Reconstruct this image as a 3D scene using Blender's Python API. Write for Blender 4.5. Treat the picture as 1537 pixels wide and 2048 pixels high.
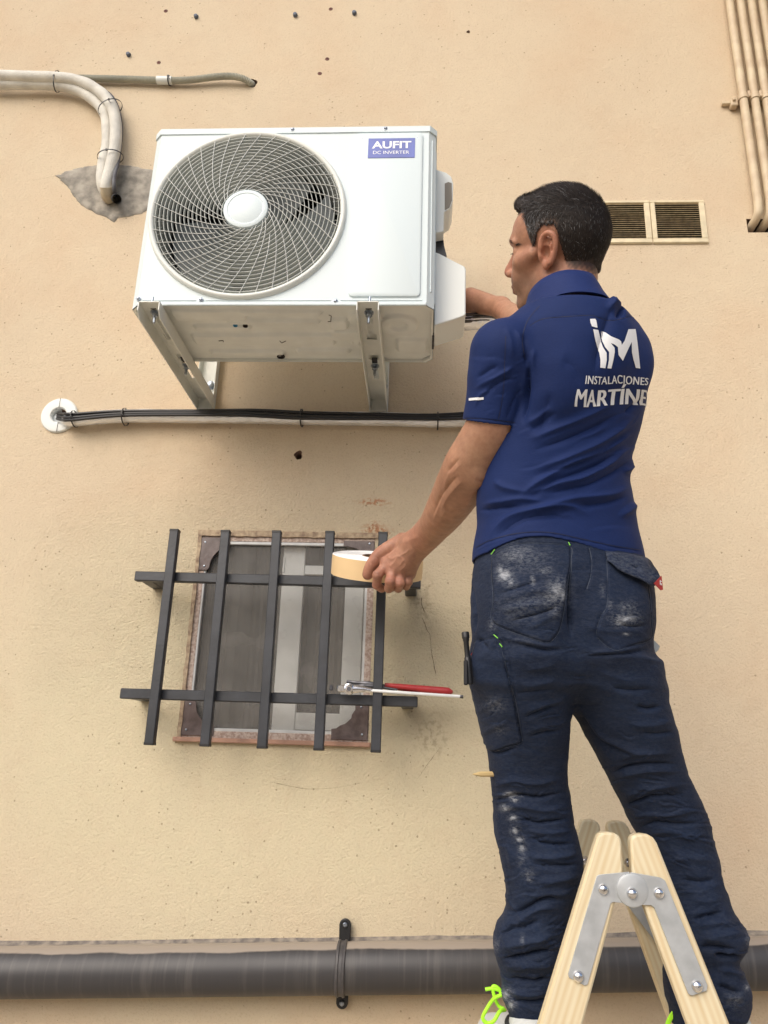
import bpy, bmesh, math, random, os
import numpy as np
from mathutils import Vector, Matrix, noise
from mathutils.bvhtree import BVHTree
random.seed(7); rng = np.random.default_rng(7)
for o in list(bpy.data.objects): bpy.data.objects.remove(o)
scene = bpy.context.scene
COL = scene.collection

# ------------------------------------------------------------------ camera
CAM = np.array([0.0, -2.3, 1.55]); FPX = 1540.0
def cam_axes(p, y, r):
    f = np.array([math.sin(y)*math.cos(p), math.cos(y)*math.cos(p), math.sin(p)])
    rt = np.array([math.cos(y), -math.sin(y), 0.0]); up = np.cross(rt, f)
    return math.cos(r)*rt+math.sin(r)*up, -math.sin(r)*rt+math.cos(r)*up, f
RT, UP, FW = cam_axes(math.radians(17.7), math.radians(-3.25), math.radians(1.8))
cd = bpy.data.cameras.new("camera"); cam = bpy.data.objects.new("camera", cd); COL.objects.link(cam)
cd.sensor_fit = 'VERTICAL'; cd.sensor_height = 24; cd.lens = 24*FPX/2048
cd.clip_start = 0.02; cd.clip_end = 500
M = Matrix(((RT[0], UP[0], -FW[0], CAM[0]), (RT[1], UP[1], -FW[1], CAM[1]), (RT[2], UP[2], -FW[2], CAM[2]), (0, 0, 0, 1)))
cam.matrix_world = M
scene.camera = cam
def ray(x, y):
    d = (x-768.5)/FPX*RT+(1024-y)/FPX*UP+FW
    return d
def P(x, y, Y):
    """real position of the point the photo shows at pixel x,y when it stands on the plane Y"""
    d = ray(x, y); return CAM+d*(Y-CAM[1])/d[1]
def proj(p):
    v = np.asarray(p, float)-CAM; z = v@FW
    return np.stack([768.5+FPX*(v@RT)/z, 1024-FPX*(v@UP)/z], -1)

# ------------------------------------------------------------------ light
SUN_EL, SUN_AZ = math.radians(39), math.radians(-28)     # azimuth from -Y (towards the camera side), negative = from the left
w = bpy.data.worlds.new("World"); scene.world = w; w.use_nodes = True
nt = w.node_tree; bg = nt.nodes['Background']
sky = nt.nodes.new('ShaderNodeTexSky'); sky.sky_type = 'NISHITA'; sky.sun_disc = False
sky.sun_elevation = SUN_EL; sky.sun_rotation = math.radians(180)+SUN_AZ*-1
sky.air_density = 1.0; sky.dust_density = 4.0; sky.ozone_density = 1.0
nt.links.new(sky.outputs[0], bg.inputs[0]); bg.inputs[1].default_value = 0.15
sl = bpy.data.lights.new("sun", 'SUN'); sl.energy = 1.75; sl.angle = math.radians(56); sl.color = (1.0, 0.97, 0.92)
so = bpy.data.objects.new("sun", sl); COL.objects.link(so)
sd = Vector((math.sin(SUN_AZ)*math.cos(SUN_EL), -math.cos(SUN_AZ)*math.cos(SUN_EL), math.sin(SUN_EL)))
so.rotation_euler = sd.to_track_quat('Z', 'Y').to_euler()
scene.view_settings.view_transform = 'Standard'; scene.view_settings.look = 'None'
scene.view_settings.exposure = 0.12; scene.view_settings.gamma = 1.0
scene.view_settings.use_curve_mapping = False

# ------------------------------------------------------------------ materials
def newmat(name):
    m = bpy.data.materials.new(name); m.use_nodes = True
    n = m.node_tree; b = n.nodes['Principled BSDF']; return m, n, b
def nd(n, t, **kw):
    a = n.nodes.new(t)
    for k, v in kw.items():
        if k in a.inputs.keys(): a.inputs[k].default_value = v
        else: setattr(a, k, v)
    return a
def mat(name, col, rough=0.5, metal=0.0, bump=0.0, bscale=200, var=0.0, vscale=8, spec=0.5, sheen=0, coat=0, col2=None, detail=4):
    m, n, b = newmat(name)
    b.inputs['Roughness'].default_value = rough; b.inputs['Metallic'].default_value = metal
    b.inputs['Specular IOR Level'].default_value = spec
    if sheen: b.inputs['Sheen Weight'].default_value = sheen; b.inputs['Sheen Roughness'].default_value = .5
    if coat: b.inputs['Coat Weight'].default_value = coat
    b.inputs['Base Color'].default_value = (*col, 1)
    tc = nd(n, 'ShaderNodeTexCoord')
    if var or col2:
        t = nd(n, 'ShaderNodeTexNoise', Scale=vscale, Detail=detail); n.links.new(tc.outputs['Object'], t.inputs['Vector'])
        r = nd(n, 'ShaderNodeValToRGB'); r.color_ramp.elements[0].position = .35; r.color_ramp.elements[1].position = .65
        c2 = col2 if col2 else tuple(min(1, c*(1+var)) for c in col); c1 = col if col2 else tuple(c*(1-var) for c in col)
        r.color_ramp.elements[0].color = (*c1, 1); r.color_ramp.elements[1].color = (*c2, 1)
        n.links.new(t.outputs[0], r.inputs[0]); n.links.new(r.outputs[0], b.inputs['Base Color'])
    if bump:
        t2 = nd(n, 'ShaderNodeTexNoise', Scale=bscale, Detail=3); n.links.new(tc.outputs['Object'], t2.inputs['Vector'])
        bp = nd(n, 'ShaderNodeBump', Strength=bump, Distance=.002); n.links.new(t2.outputs[0], bp.inputs['Height'])
        n.links.new(bp.outputs[0], b.inputs['Normal'])
    return m
MT = {}
MT['ac_white'] = mat('ac_white_paint', (.64, .72, .74), .45, bump=.05, bscale=500, spec=.35)
MT['ac_base'] = mat('ac_base_paint', (.70, .72, .68), .45, bump=.1, bscale=60, var=.05, vscale=15)
MT['ac_plastic'] = mat('ac_grille_plastic', (.70, .72, .68), .5)
MT['ac_ring'] = mat('ac_ring_shaded', (.50, .52, .49), .55)  # same light plastic as the spokes, shade between rings put into the colour
MT['ac_spoke'] = mat('ac_spoke_plastic', (.72, .73, .71), .5)
MT['strap'] = mat('strap_dark', (.060, .056, .057), .5, var=.2, vscale=60)
MT['ac_side'] = mat('ac_side_plastic', (.70, .73, .71), .45, bump=.08, bscale=700)
MT['fan'] = mat('fan_grey_plastic', (.16, .18, .19), .4)
MT['coil'] = mat('coil_fins', (.035, .038, .042), .5, metal=.3, bump=.5, bscale=400)
MT['blue_label'] = mat('label_blue', (.085, .12, .42), .35, var=.12, vscale=12)
MT['label_white'] = mat('label_white', (.85, .87, .88), .5)
MT['bracket'] = mat('bracket_paint', (.70, .71, .66), .42, var=.04, vscale=20, bump=.05)
MT['zinc'] = mat('zinc_steel', (.36, .40, .46), .32, metal=.9, var=.25, vscale=150)
MT['steel'] = mat('bright_steel', (.75, .75, .76), .2, metal=1.0, var=.2, vscale=80)
MT['dark_steel'] = mat('dark_steel', (.10, .10, .11), .35, metal=.8, var=.3, vscale=60)
MT['black_rubber'] = mat('black_rubber', (.013, .013, .015), .42)
MT['black_plastic'] = mat('black_plastic', (.012, .012, .013), .45)
MT['tie_black'] = mat('cable_tie_black', (.02, .02, .022), .4)
MT['sleeve_white'] = mat('sleeve_white', (.70, .72, .69), .5, var=.03)
MT['foam_white'] = mat('foam_white', (.62, .60, .54), .75, bump=1.0, bscale=150, var=.09, vscale=22)
MT['foam_dirty'] = mat('foam_dirty', (.45, .38, .27), .8, bump=.4, bscale=260, var=.15, vscale=30)
MT['conduit'] = mat('conduit_grey', (.37, .36, .29), .5, var=.1, vscale=12)
MT['mortar'] = mat('mortar_grey', (.20, .185, .16), .95, bump=1.0, bscale=170, col2=(.40, .365, .31), vscale=26, detail=8)
MT['plug_blue'] = mat('plug_blue_grey', (.10, .12, .16), .6, var=.2, vscale=60)
MT['plug_red'] = mat('plug_red_brown', (.20, .09, .075), .7, var=.3, vscale=60)
MT['hole_dark'] = mat('hole_dark', (.03, .022, .018), .95)
MT['paint_pipe'] = mat('painted_pipe_cream', (.62, .52, .36), .6, bump=.5, bscale=60, var=.12, vscale=14, col2=(.52, .40, .27))
MT['vent'] = mat('vent_painted_cream', (.66, .57, .39), .6, bump=.3, bscale=90, var=.1, vscale=30)
MT['vent_slat'] = mat('vent_slat_metal', (.45, .36, .22), .5, var=.3, vscale=60)
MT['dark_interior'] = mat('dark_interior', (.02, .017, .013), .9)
MT['alu'] = mat('white_aluminium', (.52, .53, .53), .4, var=.08, vscale=30)
MT['sash'] = mat('white_sash', (.74, .76, .74), .45)
MT['stone'] = mat('reveal_granite', (.55, .46, .40), .85, bump=.8, bscale=260, col2=(.32, .23, .19), vscale=150, detail=6)
MT['corner'] = mat('corner_plate_brown', (.075, .052, .048), .42, bump=.4, bscale=90, col2=(.14, .105, .10), vscale=34)
MT['sill'] = mat('terracotta_sill', (.36, .21, .15), .7, bump=.5, bscale=120, var=.2, vscale=25)
MT['curtain'] = mat('curtain_grey', (.17, .162, .150), .9, var=.25, vscale=5)
MT['bar'] = mat('grille_bar_grey', (.030, .033, .040), .42, bump=.25, bscale=120, var=.22, vscale=16)
MT['bar_rail'] = MT['bar']
MT['pvc'] = None
MT['tape_side'] = mat('foam_tape_side', (.80, .80, .80), .7, bump=.3, bscale=300)
MT['tape_face'] = mat('tape_liner_yellow', (.74, .54, .30), .42, var=.04, vscale=10)
MT['tape_core'] = mat('tape_core_card', (.20, .12, .07), .8)
MT['red_grip'] = mat('red_grip', (.42, .03, .035), .42, var=.08, vscale=40)
MT['pencil'] = mat('pencil_wood', (.62, .46, .22), .6)

def pvc():
    m, n, b = newmat('dark_pvc_pipe'); b.inputs['Roughness'].default_value = .33
    tc = nd(n, 'ShaderNodeTexCoord'); mp = nd(n, 'ShaderNodeMapping'); mp.inputs['Scale'].default_value = (42, 4, 1.2)
    n.links.new(tc.outputs['Object'], mp.inputs[0])
    t = nd(n, 'ShaderNodeTexNoise', Scale=1.6, Detail=5, Distortion=.6); n.links.new(mp.outputs[0], t.inputs['Vector'])
    t2 = nd(n, 'ShaderNodeTexNoise', Scale=5, Detail=7); n.links.new(tc.outputs['Object'], t2.inputs['Vector'])
    r = nd(n, 'ShaderNodeValToRGB'); r.color_ramp.elements[0].position = .50; r.color_ramp.elements[1].position = .74
    r.color_ramp.elements[0].color = (.042, .040, .042, 1); r.color_ramp.elements[1].color = (.078, .073, .070, 1)
    n.links.new(t.outputs[0], r.inputs[0])
    # dust lies on the top of the pipe where the wall meets it
    geo = nd(n, 'ShaderNodeNewGeometry'); sep = nd(n, 'ShaderNodeSeparateXYZ'); n.links.new(geo.outputs['Normal'], sep.inputs[0])
    ad = nd(n, 'ShaderNodeMath', operation='MULTIPLY_ADD'); n.links.new(t2.outputs[0], ad.inputs[0]); ad.inputs[1].default_value = .35
    n.links.new(sep.outputs['Z'], ad.inputs[2])
    r2 = nd(n, 'ShaderNodeValToRGB'); r2.color_ramp.elements[0].position = .95; r2.color_ramp.elements[1].position = 1.12
    n.links.new(ad.outputs[0], r2.inputs[0])
    mx = nd(n, 'ShaderNodeMixRGB'); n.links.new(r2.outputs[0], mx.inputs[0]); n.links.new(r.outputs[0], mx.inputs[1]); mx.inputs[2].default_value = (.30, .255, .21, 1)
    n.links.new(mx.outputs[0], b.inputs['Base Color'])
    rr = nd(n, 'ShaderNodeMapRange'); rr.inputs['To Min'].default_value = .36; rr.inputs['To Max'].default_value = .6
    n.links.new(t2.outputs[0], rr.inputs[0]); n.links.new(rr.outputs[0], b.inputs['Roughness'])
    bp = nd(n, 'ShaderNodeBump', Strength=.25, Distance=.002); n.links.new(t2.outputs[0], bp.inputs['Height']); n.links.new(bp.outputs[0], b.inputs['Normal'])
    return m
MT['pvc'] = pvc()

def foil():
    m, n, b = newmat('crumpled_foil'); b.inputs['Metallic'].default_value = .7; b.inputs['Roughness'].default_value = .30
    b.inputs['Base Color'].default_value = (.84, .86, .88, 1)
    tc = nd(n, 'ShaderNodeTexCoord'); mp = nd(n, 'ShaderNodeMapping'); mp.inputs['Scale'].default_value = (1, 2, 2); n.links.new(tc.outputs['Object'], mp.inputs[0])
    t = nd(n, 'ShaderNodeTexVoronoi', Scale=38); n.links.new(mp.outputs[0], t.inputs['Vector'])
    t2 = nd(n, 'ShaderNodeTexNoise', Scale=45, Detail=5, Distortion=1.5); n.links.new(mp.outputs[0], t2.inputs['Vector'])
    a = nd(n, 'ShaderNodeMath', operation='ADD'); n.links.new(t.outputs[0], a.inputs[0]); n.links.new(t2.outputs[0], a.inputs[1])
    bp = nd(n, 'ShaderNodeBump', Strength=.7, Distance=.004); n.links.new(a.outputs[0], bp.inputs['Height']); n.links.new(bp.outputs[0], b.inputs['Normal'])
    return m
MT['foil'] = foil()

def wood():
    m, n, b = newmat('pine_wood'); b.inputs['Roughness'].default_value = .5
    tc = nd(n, 'ShaderNodeTexCoord'); mp = nd(n, 'ShaderNodeMapping'); mp.inputs['Scale'].default_value = (55, 3.2, 1)
    n.links.new(tc.outputs['UV'], mp.inputs[0])
    t = nd(n, 'ShaderNodeTexNoise', Scale=1.4, Detail=6, Distortion=.35); n.links.new(mp.outputs[0], t.inputs['Vector'])
    wv = nd(n, 'ShaderNodeTexWave', Scale=.5, Distortion=2.2, Detail=2); n.links.new(mp.outputs[0], wv.inputs['Vector'])
    mx0 = nd(n, 'ShaderNodeMath', operation='MULTIPLY_ADD'); n.links.new(wv.outputs[0], mx0.inputs[0]); mx0.inputs[1].default_value = .35; n.links.new(t.outputs[0], mx0.inputs[2])
    r = nd(n, 'ShaderNodeValToRGB'); e = r.color_ramp.elements
    e[0].position = .38; e[0].color = (.73, .65, .46, 1); e[1].position = .95; e[1].color = (.63, .50, .30, 1)
    n.links.new(mx0.outputs[0], r.inputs[0]); n.links.new(r.outputs[0], b.inputs['Base Color'])
    bp = nd(n, 'ShaderNodeBump', Strength=.12, Distance=.001); n.links.new(t.outputs[0], bp.inputs['Height']); n.links.new(bp.outputs[0], b.inputs['Normal'])
    return m
MT['wood'] = wood()
MT['galv'] = mat('galvanised_plate', (.46, .48, .49), .45, metal=.35, var=.10, vscale=35, bump=.06)

def screenmat():
    m, n, b = newmat('insect_screen'); b.inputs['Roughness'].default_value = .8
    b.inputs['Base Color'].default_value = (.29, .275, .255, 1)
    tc = nd(n, 'ShaderNodeTexCoord')
    t = nd(n, 'ShaderNodeTexNoise', Scale=9, Detail=6); n.links.new(tc.outputs['Object'], t.inputs['Vector'])
    facs = []
    for ax in ('X', 'Z'):
        wv = nd(n, 'ShaderNodeTexWave', Scale=105, Distortion=.25); wv.bands_direction = ax; n.links.new(tc.outputs['Object'], wv.inputs['Vector']); facs.append(wv)
    mx = nd(n, 'ShaderNodeMath', operation='MAXIMUM'); n.links.new(facs[0].outputs[0], mx.inputs[0]); n.links.new(facs[1].outputs[0], mx.inputs[1])
    mm = nd(n, 'ShaderNodeMapRange'); mm.inputs['From Min'].default_value = .2; mm.inputs['From Max'].default_value = .95
    mm.inputs['To Min'].default_value = .12; mm.inputs['To Max'].default_value = .44
    n.links.new(mx.outputs[0], mm.inputs[0])
    ad = nd(n, 'ShaderNodeMath', operation='MULTIPLY_ADD'); n.links.new(t.outputs[0], ad.inputs[0]); ad.inputs[1].default_value = .5; n.links.new(mm.outputs[0], ad.inputs[2])
    sb = nd(n, 'ShaderNodeMath', operation='SUBTRACT', use_clamp=True); n.links.new(ad.outputs[0], sb.inputs[0]); sb.inputs[1].default_value = .20
    n.links.new(sb.outputs[0], b.inputs['Alpha'])
    return m
MT['screen'] = screenmat()
def glassm():
    m, n, b = newmat('window_glass'); b.inputs['Base Color'].default_value = (.06, .06, .055, 1); b.inputs['Roughness'].default_value = .15
    b.inputs['Alpha'].default_value = .35
    return m
MT['glass'] = glassm()

def plaster():
    m, n, b = newmat('rough_plaster_wall'); b.inputs['Roughness'].default_value = .92; b.inputs['Specular IOR Level'].default_value = .2
    L = n.links.new
    tc = nd(n, 'ShaderNodeTexCoord'); V = tc.outputs['Object']
    def noise_(sc, det=4, dist=0, off=None, rough=.5):
        t = nd(n, 'ShaderNodeTexNoise', Scale=sc, Detail=det, Distortion=dist, Roughness=rough)
        if off:
            mp = nd(n, 'ShaderNodeMapping'); mp.inputs['Location'].default_value = off; L(V, mp.inputs[0]); L(mp.outputs[0], t.inputs['Vector'])
        else: L(V, t.inputs['Vector'])
        return t.outputs[0]
    def math_(op, a, b_=None, c=None, clamp=False):
        q = nd(n, 'ShaderNodeMath', operation=op, use_clamp=clamp)
        for i, v in enumerate((a, b_, c)):
            if v is None: continue
            if isinstance(v, (int, float)): q.inputs[i].default_value = v
            else: L(v, q.inputs[i])
        return q.outputs[0]
    def ramp(v, a, b_, c1=(0, 0, 0), c2=(1, 1, 1)):
        r = nd(n, 'ShaderNodeValToRGB'); r.color_ramp.elements[0].position = a; r.color_ramp.elements[1].position = b_
        r.color_ramp.elements[0].color = (*c1, 1); r.color_ramp.elements[1].color = (*c2, 1); L(v, r.inputs[0]); return r.outputs[0]
    def mix(f, a, b_, typ='MIX'):
        q = nd(n, 'ShaderNodeMixRGB', blend_type=typ)
        for i, v in enumerate((f, a, b_)):
            if isinstance(v, (int, float)): q.inputs[i].default_value = v
            elif isinstance(v, tuple): q.inputs[i].default_value = (*v, 1)
            else: L(v, q.inputs[i])
        return q.outputs[0]
    def blob(cx, cz, rx, rz, soft=.5, ns=6, na=.5):
        """1 inside an irregular patch of the wall, 0 outside"""
        s = nd(n, 'ShaderNodeSeparateXYZ'); L(V, s.inputs[0])
        dx = math_('MULTIPLY', math_('SUBTRACT', s.outputs['X'], cx), 1/rx); dz = math_('MULTIPLY', math_('SUBTRACT', s.outputs['Z'], cz), 1/rz)
        d = math_('SQRT', math_('ADD', math_('MULTIPLY', dx, dx), math_('MULTIPLY', dz, dz)))
        d = math_('ADD', d, math_('MULTIPLY', math_('SUBTRACT', noise_(ns, 5, off=(cx*3, 0, cz)), .5), na*2))
        return ramp(d, max(0, 1-soft), 1, (1, 1, 1), (0, 0, 0))
    base = mix(ramp(noise_(1.1, 3), .38, .64), (.612, .502, .362), (.648, .538, .388))
    base = mix(math_('MULTIPLY', ramp(noise_(3.3, 5, off=(5, 1, 2)), .45, .68), .35), base, (.60, .435, .29))
    # older, greener paint left round the window
    base = mix(math_('MULTIPLY', blob(-.45, 1.62, 1.25, .78, .5, 2.2, .3), .85), base, (.628, .560, .388))
    base = mix(math_('MULTIPLY', ramp(noise_(26, 6, .5), .42, .72), .22), base, (.67, .56, .40))
    base = mix(math_('MULTIPLY', blob(-1.05, 3.55, .10, .06, .8, 14, .9), .25), base, (.60, .30, .22))
    base = mix(math_('MULTIPLY', ramp(noise_(150, 6, .3, None, .68), .30, .48, (1, 1, 1), (0, 0, 0)), .30), base, (.36, .25, .16))
    base = mix(math_('MULTIPLY', ramp(noise_(7, 8, .8, (2, 7, 4), .7), .50, .72), .16), base, (.50, .36, .24))
    # small pits and dark specks, denser in some areas
    vo = nd(n, 'ShaderNodeTexVoronoi', Scale=85); L(V, vo.inputs['Vector'])
    rnd = nd(n, 'ShaderNodeSeparateColor'); L(vo.outputs['Color'], rnd.inputs[0])
    dens = ramp(noise_(2.6, 5, off=(9, 3, 1)), .46, .70)
    thr = math_('MULTIPLY_ADD', dens, .42, .02)
    on = math_('LESS_THAN', rnd.outputs[0], thr)
    size = math_('MULTIPLY_ADD', math_('POWER', rnd.outputs[1], 2.5), .22, .13)
    speck = math_('MULTIPLY', math_('LESS_THAN', math_('ADD', vo.outputs['Distance'], math_('MULTIPLY', noise_(260, 3), .30)), math_('ADD', size, .045)), on)
    base = mix(math_('MULTIPLY', speck, .50), base, (.20, .135, .08))
    # rust stains above the window's corner
    rs = math_('MULTIPLY', blob(-.155, 2.225, .055, .034, .7, 22, .8), ramp(noise_(90, 5), .42, .55))
    rs2 = math_('MULTIPLY', blob(-.175, 2.318, .075, .014, .7, 14, .8), ramp(noise_(110, 5), .44, .58))
    base = mix(math_('MULTIPLY', math_('MAXIMUM', rs, rs2), .75), base, (.42, .15, .06))
    # speckled darker patches around the stubs of the grille
    for (cx, cz, rx, rz) in ((.0, 1.99, .05, .10), (-.80, 2.03, .04, .05), (.02, 1.62, .07, .09), (-.80, 1.66, .03, .05)):
        dd = math_('MULTIPLY', blob(cx, cz, rx, rz, .9, 12, .8), ramp(noise_(70, 6), .48, .62))
        base = mix(math_('MULTIPLY', dd, .5), base, (.24, .17, .10))
    # grime above the drain pipe
    s = nd(n, 'ShaderNodeSeparateXYZ'); L(V, s.inputs[0])
    L(base, b.inputs['Base Color'])
    # relief: rolled stucco grain, trowel marks, pits
    rough = math_('MULTIPLY_ADD', blob(-.35, 2.0, .85, .62, .6, 3, .4), .9, .55)
    h1 = noise_(150, 6, .3, None, .68); h2 = noise_(38, 4, .6)
    mp = nd(n, 'ShaderNodeMapping'); mp.inputs['Rotation'].default_value = (0, math.radians(35), 0); mp.inputs['Scale'].default_value = (1, 1, .28); L(V, mp.inputs[0])
    t3 = nd(n, 'ShaderNodeTexNoise', Scale=75, Detail=4, Distortion=.8); L(mp.outputs[0], t3.inputs['Vector'])
    h = math_('ADD', math_('MULTIPLY', h1, .85), math_('ADD', math_('MULTIPLY', h2, .45), math_('MULTIPLY', t3.outputs[0], .18)))
    h = math_('MULTIPLY', h, rough)
    h = math_('SUBTRACT', h, math_('MULTIPLY', speck, .5))
    bp = nd(n, 'ShaderNodeBump', Strength=1.0, Distance=.0075); L(h, bp.inputs['Height']); L(bp.outputs[0], b.inputs['Normal'])
    return m
MT['plaster'] = plaster()
def groundm():
    return mat('street_concrete', (.46, .41, .33), .9, bump=.5, bscale=60, var=.15, vscale=2)
MT['ground'] = groundm()

# ------------------------------------------------------------------ mesh helpers
class MB:
    def __init__(s): s.v = []; s.f = []; s.uv = None
    def add(s, vs, fs):
        k = len(s.v); s.v += [tuple(float(c) for c in p) for p in vs]; s.f += [tuple(i+k for i in f) for f in fs]; return k
    def box(s, c, size, rot=None, ch=0.0):
        """box with chamfered edges (all twelve) of size ch"""
        hx, hy, hz = [q/2 for q in size]; c = np.array(c, float)
        ch = min(ch, hx*.9, hy*.9, hz*.9)
        if ch <= 0:
            vs = [(sx*hx, sy*hy, sz*hz) for sx in (-1, 1) for sy in (-1, 1) for sz in (-1, 1)]
            fs = [(0, 1, 3, 2), (4, 6, 7, 5), (0, 4, 5, 1), (2, 3, 7, 6), (0, 2, 6, 4), (1, 5, 7, 3)]
        else:
            vs = []; idx = {}
            for sx in (-1, 1):
                for sy in (-1, 1):
                    for sz in (-1, 1):
                        for a in range(3):
                            p = [sx*(hx-ch), sy*(hy-ch), sz*(hz-ch)]; p[a] = (sx*hx, sy*hy, sz*hz)[a]
                            idx[(sx, sy, sz, a)] = len(vs); vs.append(p)
            fs = []
            for a in range(3):
                u, w_ = (a+1) % 3, (a+2) % 3
                for sg in (-1, 1):
                    q = []
                    for (su, sw) in ((-1, -1), (1, -1), (1, 1), (-1, 1)):
                        k = [0, 0, 0]; k[a] = sg; k[u] = su; k[w_] = sw; q.append(idx[(*k, a)])
                    fs.append(tuple(q if sg > 0 else q[::-1]))
            for a in range(3):   # edges along axis a
                u, w_ = (a+1) % 3, (a+2) % 3
                for su in (-1, 1):
                    for sw in (-1, 1):
                        k0 = [0, 0, 0]; k0[u] = su; k0[w_] = sw; k1 = list(k0); k0[a] = -1; k1[a] = 1
                        q = [idx[(*k0, u)], idx[(*k1, u)], idx[(*k1, w_)], idx[(*k0, w_)]]
                        fs.append(tuple(q if su*sw < 0 else q[::-1]))
            for sx in (-1, 1):
                for sy in (-1, 1):
                    for sz in (-1, 1):
                        q = [idx[(sx, sy, sz, a)] for a in range(3)]
                        fs.append(tuple(q if sx*sy*sz > 0 else q[::-1]))
        vs = np.array(vs)
        if rot is not None: vs = vs@np.array(rot).T
        s.add(vs+c, fs)
    def tube(s, pts, r, n=12, caps=True, squash=1.0, ref=None):
        pts = [np.array(p, float) for p in pts]; m = len(pts)
        rs = r if hasattr(r, '__len__') else [r]*m
        t = [pts[min(i+1, m-1)]-pts[max(i-1, 0)] for i in range(m)]; t = [q/np.linalg.norm(q) for q in t]
        u = np.array(ref if ref is not None else ((0, 0, 1) if abs(t[0][2]) < .9 else (1, 0, 0)), float)
        vs = []
        for i in range(m):
            u = u-(u@t[i])*t[i]; u /= np.linalg.norm(u); w_ = np.cross(t[i], u)
            for k in range(n):
                a = 2*math.pi*k/n; vs.append(pts[i]+rs[i]*(math.cos(a)*u+math.sin(a)*w_*squash))
        fs = [(i*n+k, i*n+(k+1) % n, (i+1)*n+(k+1) % n, (i+1)*n+k) for i in range(m-1) for k in range(n)]
        if caps: fs += [tuple(range(n-1, -1, -1)), tuple((m-1)*n+k for k in range(n))]
        s.add(vs, fs)
    def lathe(s, prof, c, axis=(0, 1, 0), n=24, ref=(0, 0, 1)):
        """prof: (radius, distance along axis)"""
        a = np.array(axis, float); a /= np.linalg.norm(a); u = np.array(ref, float); u -= (u@a)*a; u /= np.linalg.norm(u); w_ = np.cross(a, u); c = np.array(c, float)
        vs = [c+a*h+max(r, 1e-5)*(math.cos(2*math.pi*k/n)*u+math.sin(2*math.pi*k/n)*w_) for r, h in prof for k in range(n)]
        m = len(prof); fs = [(i*n+k, i*n+(k+1) % n, (i+1)*n+(k+1) % n, (i+1)*n+k) for i in range(m-1) for k in range(n)]
        s.add(vs, fs)
    def prism(s, poly, y0, y1, fn=None):
        """poly in (x,z), extruded from y0 (front) to y1"""
        n = len(poly); vs = [(x, y0, z) for x, z in poly]+[(x, y1, z) for x, z in poly]
        if fn: vs = [fn(v) for v in vs]
        fs = [tuple(range(n)), tuple(range(2*n-1, n-1, -1))]+[(i, i+n, (i+1) % n+n, (i+1) % n) for i in range(n)]
        s.add(vs, fs)
    def extrude(s, poly3, d):
        """closed polygon of 3D points pushed along vector d"""
        n = len(poly3); p = [np.array(q, float) for q in poly3]; d = np.array(d, float)
        s.add(p+[q+d for q in p], [tuple(range(n)), tuple(range(2*n-1, n-1, -1))]+[(i, i+n, (i+1) % n+n, (i+1) % n) for i in range(n)])
    def build(s, name, m, parent=None, smooth=35, origin=None, bevel=0):
        me = bpy.data.meshes.new(name); off = np.array(origin if origin is not None else ((0, 0, 0) if parent is None else root_loc(parent)), float)
        vs = np.array(s.v)-off
        me.from_pydata(vs.tolist(), [], s.f); me.validate()
        bm = bmesh.new(); bm.from_mesh(me); bmesh.ops.recalc_face_normals(bm, faces=bm.faces); bm.to_mesh(me); bm.free()
        o = bpy.data.objects.new(name, me); COL.objects.link(o)
        if parent is not None: o.parent = parent
        elif origin is not None: o.location = off
        if m is not None: me.materials.append(MT[m] if isinstance(m, str) else m)
        if smooth is not None: smooth_by_angle(me, smooth)
        if bevel:
            b = o.modifiers.new('bevel', 'BEVEL'); b.width = bevel; b.segments = 2; b.limit_method = 'ANGLE'
        return o
def smooth_by_angle(me, deg):
    me.polygons.foreach_set('use_smooth', [True]*len(me.polygons))
    try: me.set_sharp_from_angle(angle=math.radians(deg))
    except Exception: pass
def root_loc(o):
    while o.parent is not None: o = o.parent
    return tuple(o.location)
def thing(name, loc, label, cat, group=None):
    o = bpy.data.objects.new(name, None); COL.objects.link(o); o.location = tuple(float(c) for c in loc); o.empty_display_size = .05
    o['label'] = label; o['category'] = cat
    if group: o['group'] = group
    return o
def tag(o, label, cat, group=None, kind=None):
    if label: o['label'] = label
    if cat: o['category'] = cat
    if group: o['group'] = group
    if kind: o['kind'] = kind
    return o
def spline(pts, n=8):
    """Catmull-Rom through the points"""
    p = [np.array(q, float) for q in pts]; p = [2*p[0]-p[1]]+p+[2*p[-1]-p[-2]]; out = []
    for i in range(1, len(p)-2):
        for k in range(n):
            t = k/n; a, b, c, d = p[i-1], p[i], p[i+1], p[i+2]
            out.append(.5*((2*b)+(-a+c)*t+(2*a-5*b+4*c-d)*t*t+(-a+3*b-3*c+d)*t**3))
    out.append(p[-2]); return out
def circ(cx, cz, r, n=24, ry=None, a0=0):
    return [(cx+r*math.cos(a0+2*math.pi*k/n), cz+(ry or r)*math.sin(a0+2*math.pi*k/n)) for k in range(n)]
def rrect(x0, z0, x1, z1, r, n=5):
    out = []
    for cx, cz, a in ((x1-r, z1-r, 0), (x0+r, z1-r, 90), (x0+r, z0+r, 180), (x1-r, z0+r, 270)):
        for k in range(n+1):
            t = math.radians(a+90*k/n); out.append((cx+r*math.cos(t), cz+r*math.sin(t)))
    return out
def text_mesh(txt, size, offset=0.0, shear=0, spacing=1.0, res=6):
    cu = bpy.data.curves.new('t', 'FONT'); cu.body = txt; cu.size = size; cu.offset = offset; cu.shear = shear; cu.space_character = spacing; cu.resolution_u = res
    cu.align_x = 'LEFT'
    o = bpy.data.objects.new('t', cu); COL.objects.link(o)
    me = bpy.data.meshes.new_from_object(o); bpy.data.objects.remove(o); bpy.data.curves.remove(cu)
    return me
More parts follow.
